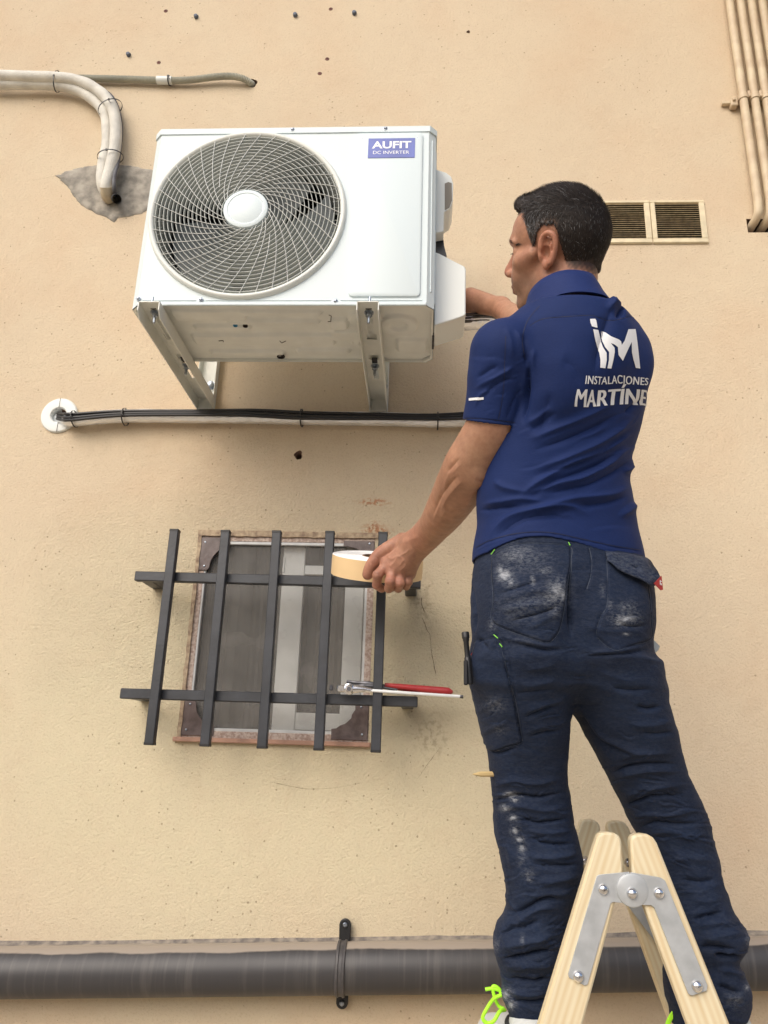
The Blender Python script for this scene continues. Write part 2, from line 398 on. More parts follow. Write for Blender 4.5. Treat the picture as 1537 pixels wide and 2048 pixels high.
# ================================================================== SETTING
g = MB(); g.add([(-40, -40, 0), (40, -40, 0), (40, 8, 0), (-40, 8, 0)], [(0, 1, 2, 3)])
tag(g.build('ground', 'ground', origin=(0, 0, 0)), None, None, kind='structure')

WX0, WX1, WZ0, WZ1 = -.705, -.155, 1.590, 2.203          # window opening
VZ0, VZ1 = P(1412, 488, 0)[2], P(1300, 403, 0)[2]
VX = [P(1303, 445, 0)[0], P(1412, 445, 0)[0]]; VW = VX[1]-VX[0]
HR = [P(1496, 438, 0), P(1496, 466, 0)]
openings = [(WX0, WX1, WZ0, WZ1), (VX[0]+.012, VX[1]-.012, VZ0+.012, VZ1-.012), (VX[0]-VW+.006, VX[0]-.018, VZ0+.012, VZ1-.012),
            (HR[1][0]+.001, HR[1][0]+.24, HR[1][2]+.002, HR[0][2])]
holes = []      # (cx, cz, r, irregular, depth)
def hole_px(x, y, r, irr=.0, depth=.06): p = P(x, y, 0); holes.append((p[0], p[2], r, irr, depth))
hole_px(598, 911, .014, .30, .05)
hole_px(119, 832, .026, 0, .12)
hole_px(505, 166, .020, .15, .05)
hole_px(228, 392, .026, .1, .08)
plugs_blue = [(393, 35), (591, 32), (709, 28), (258, 111)]
hole_px(937, 64, .007, .35, .012)
plugs_red = [(332, 22), (662, 18), (318, 125), (655, 118), (640, 147)]
for x, y in plugs_red: hole_px(x, y, .0085, .05, .035)
for h in holes: q = h[2]*1.7; openings.append((h[0]-q, h[0]+q, h[1]-q, h[1]+q))
xs = sorted({-9, 9}|{a for o in openings for a in o[:2]}); zs = sorted({0, 9}|{a for o in openings for a in o[2:]})
wl = MB()
for i in range(len(xs)-1):
    for j in range(len(zs)-1):
        cx, cz = (xs[i]+xs[i+1])/2, (zs[j]+zs[j+1])/2
        if any(a < cx < b and c < cz < d for a, b, c, d in openings): continue
        wl.add([(xs[i], 0, zs[j]), (xs[i+1], 0, zs[j]), (xs[i+1], 0, zs[j+1]), (xs[i], 0, zs[j+1])], [(0, 1, 2, 3)])
lin = MB()
for k, (cx, cz, r, irr, dep) in enumerate(holes):
    N = 32; q = r*1.7; sq = []; ci = []
    for i in range(N):
        a = 2*math.pi*i/N+math.pi/4; c, s_ = math.cos(a), math.sin(a); m_ = q/max(abs(c), abs(s_)); sq.append((cx+c*m_, 0, cz+s_*m_))
        rr = r*(1+irr*(noise.noise((c*1.3+k*7, s_*1.3, k))*1.6+.5*noise.noise((c*4, s_*4, k+3)))); ci.append((c*rr, s_*rr))
    wl.add(sq+[(cx+x, 0, cz+z) for x, z in ci], [(i, (i+1) % N, (i+1) % N+N, i+N) for i in range(N)])
    sc1 = .92 if irr < .2 else .62
    v = [(cx+x, 0, cz+z) for x, z in ci]+[(cx+x*sc1, dep*.35, cz-r*.12*(irr > .2)+z*sc1) for x, z in ci]+[(cx+x*sc1*.9, dep, cz-r*.12*(irr > .2)+z*sc1*.9) for x, z in ci]
    lin.add(v, [(i+o, (i+1) % N+o, (i+1) % N+N+o, i+N+o) for i in range(N) for o in (0, N)]+[tuple(2*N+i for i in range(N))])
# jambs of the square hole at the right and of the vents
a, b, c, d = openings[3]
lin.add([(a, 0, c), (b, 0, c), (b, 0, d), (a, 0, d), (a+.01, .14, c), (b, .14, c), (b, .14, d), (a+.01, .14, d)], [(0, 1, 5, 4), (1, 2, 6, 5), (2, 3, 7, 6), (3, 0, 4, 7), (4, 5, 6, 7)])
wall = wl.build('wall', 'plaster', smooth=None, origin=(0, 0, 0)); tag(wall, 'rough cream plastered house wall behind everything', 'wall')
lin.build('hole_lining', mat('broken_brick', (.17, .105, .075), .95, bump=.8, bscale=120, var=.3, vscale=70), wall)

# cracks in the plaster (fine open lines, part of the wall)
ck = MB()
for path, wd in (([(843, 1195), (845, 1212), (851, 1225)], 1.3), ([(845, 1235), (853, 1255), (861, 1275), (863, 1300), (867, 1325), (873, 1352)], .9),
                 ([(540, 1563), (580, 1572), (620, 1578), (680, 1574), (740, 1562)], .8), ([(835, 1558), (862, 1520), (880, 1495)], .7),
                 ([(60, 362), (90, 356), (112, 352)], .8)):
    pts = spline([P(x, y, -.0012) for x, y in path], 8); L_ = []; R_ = []
    for i, p in enumerate(pts):
        jx = .0022*noise.noise((p[0]*90, p[2]*90, 3)); ww = .0011*wd*(.4+abs(noise.noise((p[0]*60, p[2]*60, 9)))*1.5)*min(1, .3+i/4, .3+(len(pts)-1-i)/4)
        L_.append((p[0]+jx-ww, p[1], p[2]-ww*.4)); R_.append((p[0]+jx+ww, p[1], p[2]+ww*.4))
    n_ = len(pts); ck.add(L_+R_, [(i, i+1, n_+i+1, n_+i) for i in range(n_-1)])
ck.build('crack', mat('crack_dark', (.13, .085, .05), .95), wall)

# mortar patch around the pipe outlet
pp = [(112, 352), (140, 341), (170, 334), (200, 330), (250, 331), (285, 337), (310, 348), (312, 400), (292, 424), (262, 432), (238, 436), (229, 445), (221, 440), (211, 434), (190, 426), (163, 410), (148, 392), (137, 376), (125, 362)]
cen = P(215, 385, 0); ring = spline([P(x, y, 0) for x, y in pp+[pp[0]]], 7)[:-1]
mb = MB(); n_ = len(ring); rows = [(1.0, -.0006), (.97, -.0035), (.9, -.005), (.6, -.006), (.3, -.005), (.19, -.002)]
vv = []
for k, (s_, y) in enumerate(rows):
    for i, p in enumerate(ring):
        jt = 1+(.035*noise.noise((p[0]*55, p[2]*55, 1.3))+.02*noise.noise((p[0]*150, p[2]*150, 2.3)))*(k < 2)
        vv.append((cen[0]+(p[0]-cen[0])*s_*jt, y, cen[2]+(p[2]-cen[2])*s_*jt))
mb.add(vv, [(k*n_+i, k*n_+(i+1) % n_, (k+1)*n_+(i+1) % n_, (k+1)*n_+i) for k in range(len(rows)-1) for i in range(n_)])
tag(mb.build('mortar_patch', 'mortar', origin=cen), 'rough grey mortar patch around the bent white pipes, left of the air conditioner', 'mortar patch')

# unseen slab above the view, added to shade the top right corner
sb = MB(); sb.box((2.5, -.55, 4.86), (2.7, 1.1, .20), ch=.01)
tag(sb.build('shade_slab', 'plaster', origin=(2.5, -.5, 4.86)), 'unseen cream slab added above the vertical pipes to shade that corner', 'shade slab')
# house across the lane (closes the view behind the camera)
ob = MB(); ob.box((0, -9.2, 1.6), (24, .4, 3.2))
tag(ob.build('opposite_house', mat('opposite_plaster', (.50, .42, .32), .9, var=.08), origin=(0, -7, 0)), 'plain beige plastered house front across the lane', 'house')

# ------------------------------------------------------------------ wall plugs
WORDS_B = ['first from the left in the row above the air conditioner', 'middle one of the row above the air conditioner', 'right end of the row above the air conditioner', 'lowest one, above the corrugated conduit']
for (x, y), wd in zip(plugs_blue, WORDS_B):
    p = P(x, y, 0); m_ = MB()
    m_.lathe([(.0, -.013), (.0045, -.013), (.0075, -.0115), (.0082, -.008), (.0082, .001)], p, n=10)
    for k in range(3): a = k*2.1+.4; m_.box((p[0]+math.cos(a)*.0085, -.004, p[2]+math.sin(a)*.0085), (.003, .008, .003), ch=.0008)
    tag(m_.build('wall_plug', 'plug_blue', origin=p), 'dark blue grey wall plug, '+wd, 'wall plug', 'grey plugs left in the wall')
WORDS_R = ['near the top edge, second hole from the left', 'near the top edge between two grey plugs', 'with chipped plaster, just above the corrugated conduit', 'upper one of the pair above the fan', 'lower one of the pair above the fan']
for (x, y), wd in zip(plugs_red, WORDS_R):
    p = P(x, y, 0); m_ = MB()
    m_.lathe([(.0034, .02), (.0034, -.0015), (.0062, -.0015), (.0072, .0), (.0072, .02)], p, n=12)
    tag(m_.build('rusty_plug', 'plug_red', origin=p), 'brown rusty plug in a drilled hole, '+wd, 'wall plug', 'brown plugs sunk in the wall')

# ================================================================== AIR CONDITIONER
X0, X1, Z0, Z1, YF, YB = -.797, .0145, 2.680, 3.267, -.545, -.24
ac = thing('air_conditioner', ((X0+X1)/2, YF, Z0), 'white outdoor air conditioning unit with round fan grille and blue label on wall brackets', 'air conditioner')
CH = .020
def octa(x0, x1, y0, y1, c): return [(x0+c, y0), (x1-c, y0), (x1, y0+c), (x1, y1-c), (x1-c, y1), (x0+c, y1), (x0, y1-c), (x0, y0+c)]
FC = P(494, 433, YF); FR = (P(690, 433, YF)[0]-P(301, 433, YF)[0])/2
FC = np.array([(P(690, 433, YF)[0]+P(301, 433, YF)[0])/2, YF, (P(495, 270, YF)[2]+P(495, 597, YF)[2])/2])
print('fan', FC, FR, (P(495, 270, YF)[2]-P(495, 597, YF)[2])/2)
cs = MB(); oc = octa(X0, X1, YF, YB, CH)
zb, zt = Z0, Z1-.020
for i in range(8):
    if i == 0: continue      # front is the panel
    a, b = oc[i], oc[(i+1) % 8]
    cs.add([(a[0], a[1], zb), (b[0], b[1], zb), (b[0], b[1], zt), (a[0], a[1], zt)], [(0, 1, 2, 3)])
# inner liner: dark box so that no light falls through
cs.build('casing', 'ac_white', ac)
ln = MB(); ln.box(((X0+X1)/2, -.385, (Z0+Z1)/2), (X1-X0-.02, .26, Z1-Z0-.03)); lb = ln
inn = MB()
xa, xb, za, zc = X0+.008, -.20, Z0+.012, Z1-.03
inn.add([(xa, YF+.012, za), (xb, YF+.012, za), (xb, YF+.012, zc), (xa, YF+.012, zc), (xa, YB-.06, za), (xb, YB-.06, za), (xb, YB-.06, zc), (xa, YB-.06, zc)],
        [(0, 1, 5, 4), (1, 2, 6, 5), (2, 3, 7, 6), (3, 0, 4, 7)])
inn.build('inner_box', mat('ac_inner', (.20, .20, .19), .7), ac, smooth=None)
co = MB()
co.add([(xa, YB-.06, za), (xb, YB-.06, za), (xb, YB-.06, zc), (xa, YB-.06, zc)], [(0, 1, 2, 3)])
for k in range(22): co.tube([(xa, YB-.064, za+.02+k*.0245), (xb, YB-.064, za+.02+k*.0245)], .004, 6)
co.build('coil', 'coil', ac)
# lid
ld = MB(); ol = octa(X0-.003, X1+.003, YF-.003, YB+.003, CH)
ld.add([(x, y, Z1-.022) for x, y in ol]+[(x, y, Z1-.003) for x, y in ol]+[(x*1+(0), y, Z1) for x, y in octa(X0+.001, X1-.001, YF+.001, YB-.001, CH)],
       [(i, (i+1) % 8, (i+1) % 8+8, i+8) for i in range(8)]+[(i+8, (i+1) % 8+8, (i+1) % 8+16, i+16) for i in range(8)]+[tuple(16+i for i in range(8)), tuple(range(7, -1, -1))])
ld.build('top_cover', 'ac_white', ac)
# front panel with its round opening
fp = MB(); N = 128; rx0, rx1, rz0, rz1 = X0+CH, X1-CH, Z0, zt
ang = [2*math.pi*i/N for i in range(N)]; out = []; inn_ = []
for a in ang:
    c, s_ = math.cos(a), math.sin(a)
    t = min([((rx1-FC[0])/c) if c > 1e-9 else ((rx0-FC[0])/c if c < -1e-9 else 9), ((rz1-FC[2])/s_) if s_ > 1e-9 else ((rz0-FC[2])/s_ if s_ < -1e-9 else 9)])
    out.append([FC[0]+c*t, YF, FC[2]+s_*t]); inn_.append((FC[0]+c*FR*.985, YF, FC[2]+s_*FR*.985))
for cx, cz in ((rx0, rz0), (rx1, rz0), (rx1, rz1), (rx0, rz1)):
    k = min(range(N), key=lambda i: (out[i][0]-cx)**2+(out[i][2]-cz)**2); out[k] = [cx, YF, cz]
ring2 = [(x, YF+.03, z) for x, y, z in inn_]
fp.add(out+inn_+ring2, [(i, (i+1) % N, (i+1) % N+N, i+N) for i in range(N)]+[(i+N, (i+1) % N+N, (i+1) % N+2*N, i+2*N) for i in range(N)])
# pressed lines along the bottom and raised lip
zl = P(560, 601, YF)[2]
for xa_, xb_ in ((285, 393), (411, 663), (681, 845)): a = P(xa_, 601, YF)[0]; b = P(xb_, 601, YF)[0]; fp.box(((a+b)/2, YF-.0005, zl), (b-a, .003, .0028), ch=.001)
fp.box(((rx0+rx1)/2, YF-.0015, Z0+.0035), (rx1-rx0, .005, .011), ch=.002)
front = fp.build('front_panel', 'ac_white', ac)
# raised service panel
sp = MB(); sx0, sx1, sz0, sz1 = P(697, 590, YF)[0], P(842, 560, YF)[0], P(760, 595, YF)[2], P(760, 268, YF)[2]
def lift(poly0, d0, d1, ins):
    n = len(poly0); cx = sum(p[0] for p in poly0)/n; cz = sum(p[1] for p in poly0)/n
    w0 = max(p[0] for p in poly0)-cx; h0 = max(p[1] for p in poly0)-cz
    lay = [(0, d0), (ins*.25, d0+(d1-d0)*.75), (ins, d1)]
    vs = [(cx+(p[0]-cx)*(1-i_/w0), YF-d, cz+(p[1]-cz)*(1-i_/h0)) for i_, d in lay for p in poly0]
    return vs, [(k*n+i, k*n+(i+1) % n, (k+1)*n+(i+1) % n, (k+1)*n+i) for k in (0, 1) for i in range(n)]+[tuple(2*n+i for i in range(n))]
sp.add(*lift(rrect(sx0, sz0, sx1, sz1, .012, 6), -.001, .0065, .006))
sp.build('service_panel', 'ac_white', ac)
# label
l0, l1 = P(738, 281, YF), P(830, 319, YF)
lm = MB(); lm.box(((l0[0]+l1[0])/2, YF-.0072, (l0[2]+l1[2])/2), (l1[0]-l0[0], .0012, l0[2]-l1[2]), ch=.0003)
lab = lm.build('label', 'blue_label', ac)
def wall_text(txt, x0, x1, z0, z1, y, offset, name, m, parent, thick=.0004):
    me = text_mesh(txt, 1.0, offset); co_ = np.array([v.co for v in me.vertices]); mn, mx_ = co_.min(0), co_.max(0)
    u = (co_[:, 0]-mn[0])/(mx_[0]-mn[0]); v = (co_[:, 1]-mn[1])/(mx_[1]-mn[1])
    t_ = MB(); t_.add(np.stack([x0+u*(x1-x0), np.full(len(u), y), z0+v*(z1-z0)], 1), [tuple(p.vertices) for p in me.polygons])
    return t_.build(name, m, parent, smooth=None)
lw = l1[0]-l0[0]; lh = l0[2]-l1[2]
wall_text('AUFIT', l0[0]+lw*.08, l0[0]+lw*.92, l1[2]+lh*.47, l1[2]+lh*.84, YF-.0081, .028, 'lettering', 'label_white', lab)
wall_text('DC INVERTER', l0[0]+lw*.11, l0[0]+lw*.88, l1[2]+lh*.19, l1[2]+lh*.35, YF-.0081, .0, 'lettering', 'label_white', lab)
# screws
for x, y in ((585, 259), (771, 257), (277, 597), (402, 599), (671, 602)):
    p = P(x, y, YF-.003); s_ = MB(); s_.lathe([(0, -.004), (.0022, -.0042), (.0045, -.0028), (.0052, -.0012), (.0066, -.0008), (.0066, .001)], p, n=14)
    s_.box(p+np.array([0, -.0042, 0]), (.0045, .0008, .001)); s_.box(p+np.array([0, -.0042, 0]), (.001, .0009, .0045))
    s_.build('screw', 'zinc', ac)
for x, y in ((726, 280), (835, 279)):
    p = P(x, y, YF); s_ = MB(); s_.lathe([(0, -.0068), (.0016, -.0068), (.002, -.006), (.002, 0)], p, n=8); s_.build('rivet', 'zinc', ac)
# fan ring lip
gr = MB(); NR = 128
gr.lathe([(FR*.955, .012), (FR*.955, -.006), (FR*.965, -.0105), (FR*.985, -.013), (FR*1.0, -.0115), (FR*1.012, -.006), (FR*1.018, .001)], FC, n=NR)
grille = gr.build('fan_grille', 'ac_plastic', ac, smooth=50)
rg = MB(); nrings = 17; r_in, r_out = FR*.225, FR*.955
for k in range(nrings):
    r = r_in+(r_out-r_in)*(k+.6)/nrings; y0 = -.0075; d_ = .0125; th = .0007
    yy = y0-.010*(1-(r/FR)**2)                     # gently domed
    rg.lathe([(r-th, yy), (r+th, yy), (r+th*1.2, yy+d_), (r-th*1.2, yy+d_), (r-th, yy)], FC, n=96)
rg.build('ring', 'ac_ring', grille, smooth=40)
spk = MB(); NS = 37
for k in range(NS):
    a0 = 2*math.pi*k/NS+.12; rs_ = .235 if k % 3 != 1 else .40; pts = []
    for j in range(22):
        rho = rs_+(.985-rs_)*(j/21)**1.0; th = a0+math.radians(45)*(rho**-.6-1)
        r = rho*FR; yy = -.0095-.010*(1-rho**2)
        pts.append((FC[0]+r*math.cos(th), YF+yy, FC[2]+r*math.sin(th)))
    spk.tube(pts, .0009, 5, squash=1.3)
spk.build('spoke', 'ac_spoke', grille)
for rr_ in (.955,):
    gd = MB()
    for k in range(74):   # comb of short ribs in the outermost rows
        a = 2*math.pi*k/74; c, s_ = math.cos(a), math.sin(a)
        gd.tube([(FC[0]+c*FR*.88, YF+.004, FC[2]+s_*FR*.88), (FC[0]+c*FR*.955, YF+.004, FC[2]+s_*FR*.955)], .0011, 4)
    gd.build('comb', 'ac_plastic', grille)
hb = MB(); HRd = FR*.228
hb.lathe([(0, -.0225), (HRd*.72, -.0225), (HRd*.75, -.0215), (HRd*.79, -.0215), (HRd*.82, -.0228), (HRd*.93, -.0225), (HRd*.985, -.021), (HRd, -.0185), (HRd, -.004)], FC, n=64)
hb.build('hub_cap', 'ac_white', grille, smooth=30)
# shroud and fan
sh = MB(); sh.lathe([(FR*.97, .012), (FR*.93, .03), (FR*.91, .05), (FR*.91, .105)], FC, n=96)
sh.build('shroud', mat('ac_shroud', (.26, .27, .25), .5), ac, smooth=60)
fan = MB(); fy = .075
fan.lathe([(0, -.02), (.035, -.02), (.045, -.012), (.047, .03)], FC+np.array([0, fy, 0]), n=32)
for k in range(3):
    a0 = 2*math.pi*k/3+.5; nr, na = 8, 14; vs = []
    for side in (0, .0025):
        for i in range(nr):
            r = .045+(FR*.87-.045)*i/(nr-1); sweep = .35*(i/(nr-1)); span = 1.45+.25*(i/(nr-1))
            for j in range(na):
                t = j/(na-1); a = a0+sweep+span*t; y = fy+.028-.056*t+.008*math.sin(t*3.1)+side
                vs.append((FC[0]+r*math.cos(a), YF+y, FC[2]+r*math.sin(a)))
    m1 = nr*na; fs = []
    for i in range(nr-1):
        for j in range(na-1):
            q = i*na+j; fs.append((q, q+1, q+na+1, q+na)); fs.append((q+m1, q+na+m1, q+na+1+m1, q+1+m1))
    fan.add(vs, fs)
fan.build('fan', 'fan', ac, smooth=50)
mo = MB(); mo.box(FC+np.array([.0, .13, 0]), (.05, .01, .50)); mo.lathe([(0, .10), (.05, .10), (.05, .16)], FC, n=24); mo.box(FC+np.array([-.10, .128, -.05]), (.012, .006, .42))
mo.build('motor_mount', mat('motor_grey', (.28, .28, .26), .5, metal=.4), ac)
# base pan with pressed relief
bp_ = MB(); NX, NY = 220, 84; ins = .008
def bx_(u, v, cx, cy, w_, h_, r=.010, soft=.006):
    qx, qy = abs(u-cx)-w_/2+r, abs(v-cy)-h_/2+r
    d = math.hypot(max(qx, 0), max(qy, 0))+min(max(qx, qy), 0)-r
    return max(0, min(1, .5-d/soft))
def relief(u, v):
    """u along the width (m from the left), v depth (m from the front)"""
    h = 0
    for (cx, cy, w_, h_) in ((.20, .055, .20, .05), (.22, .12, .16, .022), (.37, .09, .26, .018), (.37, .045, .28, .022), (.22, .185, .20, .055), (.42, .185, .22, .060), (.26, .26, .22, .025), (.49, .25, .16, .024), (.58, .16, .11, .05), (.75, .215, .085, .07), (.55, .10, .05, .05)):
        h = max(h, bx_(u, v, cx, cy, w_, h_, .012, .0055)*.0055)
    for cx, cy, r1 in ((.715, .105, .048), (.625, .075, .040), (.62, .195, .036)):
        d = math.hypot((u-cx)/1.15, v-cy); h = max(h, .006*max(0, min(1, (r1-d)/.006+.5))); h -= .005*max(0, min(1, (r1*.45-d)/.004+.5))
    return h
YFb, YBb = YF+.006, YB-.004
vs = []
for j in range(NY+1):
    y = YFb+(YBb-YFb)*j/NY; cut = max(0, CH+.004-min(y-YFb, YBb-y)); xl, xr = X0+ins+cut*1.0, X1-ins-cut*1.0
    for i in range(NX+1):
        x = xl+(xr-xl)*i/NX
        vs.append((x, y, Z0+.009-relief(x-X0, y-YF)*1.7))
bp_.add(vs, [(j*(NX+1)+i, j*(NX+1)+i+1, (j+1)*(NX+1)+i+1, (j+1)*(NX+1)+i) for j in range(NY) for i in range(NX)])
base = bp_.build('base_pan', 'ac_base', ac, smooth=60)
rim = MB(); o1 = octa(X0+.001, X1-.001, YF+.003, YB-.001, CH); o2 = octa(X0+ins-.0005, X1-ins+.0005, YFb-.0005, YBb+.0005, CH+.001)
rim.add([(x, y, Z0) for x, y in o1]+[(x, y, Z0) for x, y in o2]+[(x, y, Z0+.014) for x, y in o2], [(i, (i+1) % 8, (i+1) % 8+8, i+8) for i in range(8)]+[(i+8, (i+1) % 8+8, (i+1) % 8+16, i+16) for i in range(8)])
rim.build('base_rim', 'ac_base', ac)
def PZ(x, y, z): d = ray(x, y); return CAM+d*(z-CAM[2])/d[2]
for x, y, r in ((491, 653, .0055), (562, 714, .0095), (471, 652, .0050)):
    p = PZ(x, y, Z0-.001); h_ = MB(); h_.lathe([(r, -.0006), (r, .006), (0, .006)], p, axis=(0, 0, 1), ref=(1, 0, 0), n=20); h_.lathe([(r, -.0006), (r*1.25, -.0002), (r*1.3, .003)], p, axis=(0, 0, 1), ref=(1, 0, 0), n=20)
    h_.build('drain_hole', 'hole_dark' if x != 471 else mat('blue_tape', (.05, .25, .42), .5), base)
for pts in (((658, 630), (663, 632), (662, 643), (656, 643)), ((560, 682), (564, 686), (572, 682)), ((438, 682), (447, 681), (447, 684))):
    m_ = MB(); m_.tube([PZ(x, y, Z0-.0012) for x, y in pts], .0011, 5); m_.build('slot', 'hole_dark', base)
cl = MB(); cl.box((X1-.0005, -.36, Z0+.002), (.006, .07, .014), ch=.001); cl.build('clip', 'dark_steel', ac)
# right side: ribs, handle, valve cover
sd_ = MB()
sd_.box((X1-.0095, YF+.0095, (Z0+Z1)/2), (.005, .003, Z1-Z0-.09), rot=Matrix.Rotation(math.radians(45), 3, 'Z'), ch=.001)
sd_.box((X1+.001, YF+.06, (Z0+Z1)/2-.0), (.004, .006, Z1-Z0-.08), ch=.001)
sd_.build('side_rib', 'ac_white', ac)
YH0, YH1 = -.40, -.30
hp = [(872, 338), (880, 341), (893, 345), (903, 353), (907, 366), (906, 402), (900, 417), (889, 424), (888, 463), (872, 466)]
hd = MB(); pr = [P(x, y, YH0) for x, y in hp]; hd.extrude(pr, (0, YH1-YH0, 0))
hnd = hd.build('side_handle', 'ac_side', ac, bevel=.002)
rc = MB(); pr = [P(x, y, YH0-.0012) for x, y in ((890, 367), (897, 364), (904, 366), (904.5, 400), (899, 415), (890, 420))]; rc.extrude(pr, (0, .002, 0)); rc.build('grip_shade', mat('recess_shade_plastic', (.20, .175, .14), .6), hnd)  # flat dark plate: shade of the grip hollow put into the colour
ds = MB(); pr = [P(x, y, -.36) for x, y in ((872, 464), (887, 464), (887, 474), (889, 492), (894, 512), (890, 516), (872, 507))]; ds.extrude(pr, (0, .05, 0)); ds.build('cable_entry', 'black_rubber', ac)
YV0, YV1 = -.45, -.335
vp = [(869, 503), (880, 507), (905, 520), (929, 532), (932, 537), (932, 628), (928, 632), (905, 640), (869, 651)]
pf = [P(x, y, YV0) for x, y in vp]; vc = MB()
zb_ = min(p[2] for p in pf)
back = [p+np.array([0, YV1-YV0, 0]) for p in pf]
n_ = len(pf); vc.add(pf+back, [tuple(range(n_)), tuple(range(2*n_-1, n_-1, -1))]+[(i, i+n_, (i+1) % n_+n_, (i+1) % n_) for i in range(n_)])
vc.build('valve_cover', 'ac_side', ac, bevel=.003)

# ================================================================== BRACKETS
def bracket(xc, xw, label):
    """xc: centre of the arm at its front end, xw at the wall"""
    YA = -.575; zt_ = 2.6735; W = .058
    r = thing('wall_bracket', (xw, 0, zt_), label, 'bracket', 'brackets carrying the air conditioner')
    def X(y): return xc+(xw-xc)*(y-YA)/(0-YA)
    a = MB(); th = .0025; sl = .0085
    def web(y0, y1, x0, x1):    # plate piece between offsets x0..x1
        v = []
        for z in (zt_-th, zt_): v += [(X(y0)+x0, y0, z), (X(y0)+x1, y0, z), (X(y1)+x1, y1, z), (X(y1)+x0, y1, z)]
        a.add(v, [(0, 3, 2, 1), (4, 5, 6, 7), (0, 1, 5, 4), (1, 2, 6, 5), (2, 3, 7, 6), (3, 0, 4, 7)])
    web(YA, -.002, -W/2, -.014); web(YA, -.002, .014, W/2)
    segs = [(YA, -.545, 0), (-.545, -.415, 1), (-.415, -.385, 2), (-.385, -.300, 0), (-.300, -.270, 2), (-.270, -.150, 1), (-.150, -.002, 0)]
    for y0, y1, k in segs:
        if k == 0: web(y0, y1, -.014, .014)
        elif k == 1: web(y0, y1, -.014, -sl); web(y0, y1, sl, .014)
    for s_ in (-1, 1):
        v = []; 
        for x_ in (s_*W/2, s_*(W/2-th)):
            v += [(X(YA)+x_, YA, zt_-.001), (X(YA)+x_, YA, zt_-.026), (X(YA+.02)+x_, YA+.02, zt_-.043), (X(-.002)+x_, -.002, zt_-.043), (X(-.002)+x_, -.002, zt_-.001)]
        a.add(v, [(0, 1, 2, 3, 4), (9, 8, 7, 6, 5)]+[(i, i+5, (i+1) % 5+5, (i+1) % 5) for i in range(5)])
    a.build('arm', 'bracket', r)
    b = MB(); b.box((xw, -.0035, zt_+.17), (W+.004, .003, .43), ch=.001)
    for s_ in (-1, 1): b.box((xw+s_*(W/2+.0005), -.018, zt_+.19), (.0025, .028, .39), ch=.001)
    b.box((xw, -.004, zt_-.022), (W-.006, .004, .042), ch=.001)
    b.build('wall_plate', 'bracket', r)
    for y in (-.525, -.235):
        c = (X(y), y, zt_-th); q = MB()
        q.lathe([(0, 0), (.013, 0), (.013, -.002), (.006, -.002)], c, axis=(0, 0, 1), ref=(1, 0, 0), n=20)
        q.lathe([(.0105, -.002), (.0105, -.004), (.0, -.004)], c, axis=(0, 0, 1), ref=(1, 0, 0), n=16)
        q.lathe([(.0088, -.004), (.0088, -.0125), (.0075, -.0135), (.004, -.0135), (.004, -.031), (.003, -.033), (0, -.033)], c, axis=(0, 0, 1), ref=(1, 0, 0), n=6)
        q.build('bolt', 'zinc', r)
        m_ = MB(); m_.box((X(y), y-.026, zt_+.001), (.016, .03, .003)); m_.build('rubber_mount', 'black_rubber', r)
    q = MB(); q.lathe([(.0035, -.002), (.0035, .018), (0, .019)], (X(YA)+.004, YA+.010, zt_), axis=(0, 0, 1), ref=(1, 0, 0), n=10); q.build('stud', 'zinc', r)
    q = MB(); q.lathe([(0, -.016), (.006, -.016), (.0105, -.014), (.0105, -.006), (.013, -.006), (.013, -.002), (.015, -.002), (.015, .001)], (xw+.012, -.006, zt_+.045), n=18); q.build('wall_bolt', 'zinc', r)
    return r
def PZx(x, y, z): return PZ(x, y, z)[0]
print('arm ends', PZ(302, 606, 2.673), PZ(737, 610, 2.673), PZ(413, 818, 2.63), PZ(757, 822, 2.63))
bL = (PZ(301, 606, 2.6735)[0]+0, P(413, 815, 0)[0]); bR = (PZ(737, 610, 2.6735)[0], P(758, 815, 0)[0])
bracket(bL[0], bL[1], 'painted steel wall bracket under the fan side of the air conditioner')
bracket(bR[0], bR[1], 'painted steel wall bracket under the label side of the air conditioner')

# ================================================================== PIPE RUN UNDER THE UNIT
c = P(120, 832, 0); R1 = .062; R2 = .026
s_ = MB(); s_.lathe([(R2-.001, .03), (R2, -.006), (R2+.003, -.010), (R1-.012, -.011), (R1-.003, -.009), (R1, -.005), (R1, .0)], c, n=48)
slv = thing('wall_sleeve', c, 'round white wall sleeve where the foil pipe and black cables enter', 'wall sleeve')
s_.build('ring', 'sleeve_white', slv, smooth=30)
for q_ in (((c[0]+.004, -.0112, c[2]-.044), (.0012, .0012, .036)), ((c[0]-.002, -.0112, c[2]+.044), (.0008, .0012, .034))): q = MB(); q.box(*q_); q.build('seam', 'hole_dark', slv)
path = [P(114, 838, .04), P(132, 841, -.004), P(154, 839, -.03), P(250, 832, -.030), P(420, 833, -.030), P(520, 834, -.030), P(600, 836, -.030), P(760, 838, -.030), P(880, 841, -.030), P(960, 834, -.032)]
rest = [P(1015, 800, -.04), P(1045, 740, -.06), P(1035, 680, -.13), P(985, 648, -.24), P(930, 645, -.34), P(900, 640, -.38)]
fpts = spline(path+rest, 14)
fo = MB(); rad = [.0225*(1+.05*noise.noise((i*.45, 0, 3))+.03*noise.noise((i*1.7, 5, 3))) for i in range(len(fpts))]
for i in range(3): rad[i] = .018
fo.tube(fpts, rad, 20)
tag(fo.build('foil_pipe', 'foil', origin=path[0]), 'silver foil wrapped pipe running along the wall below the air conditioner', 'pipe')
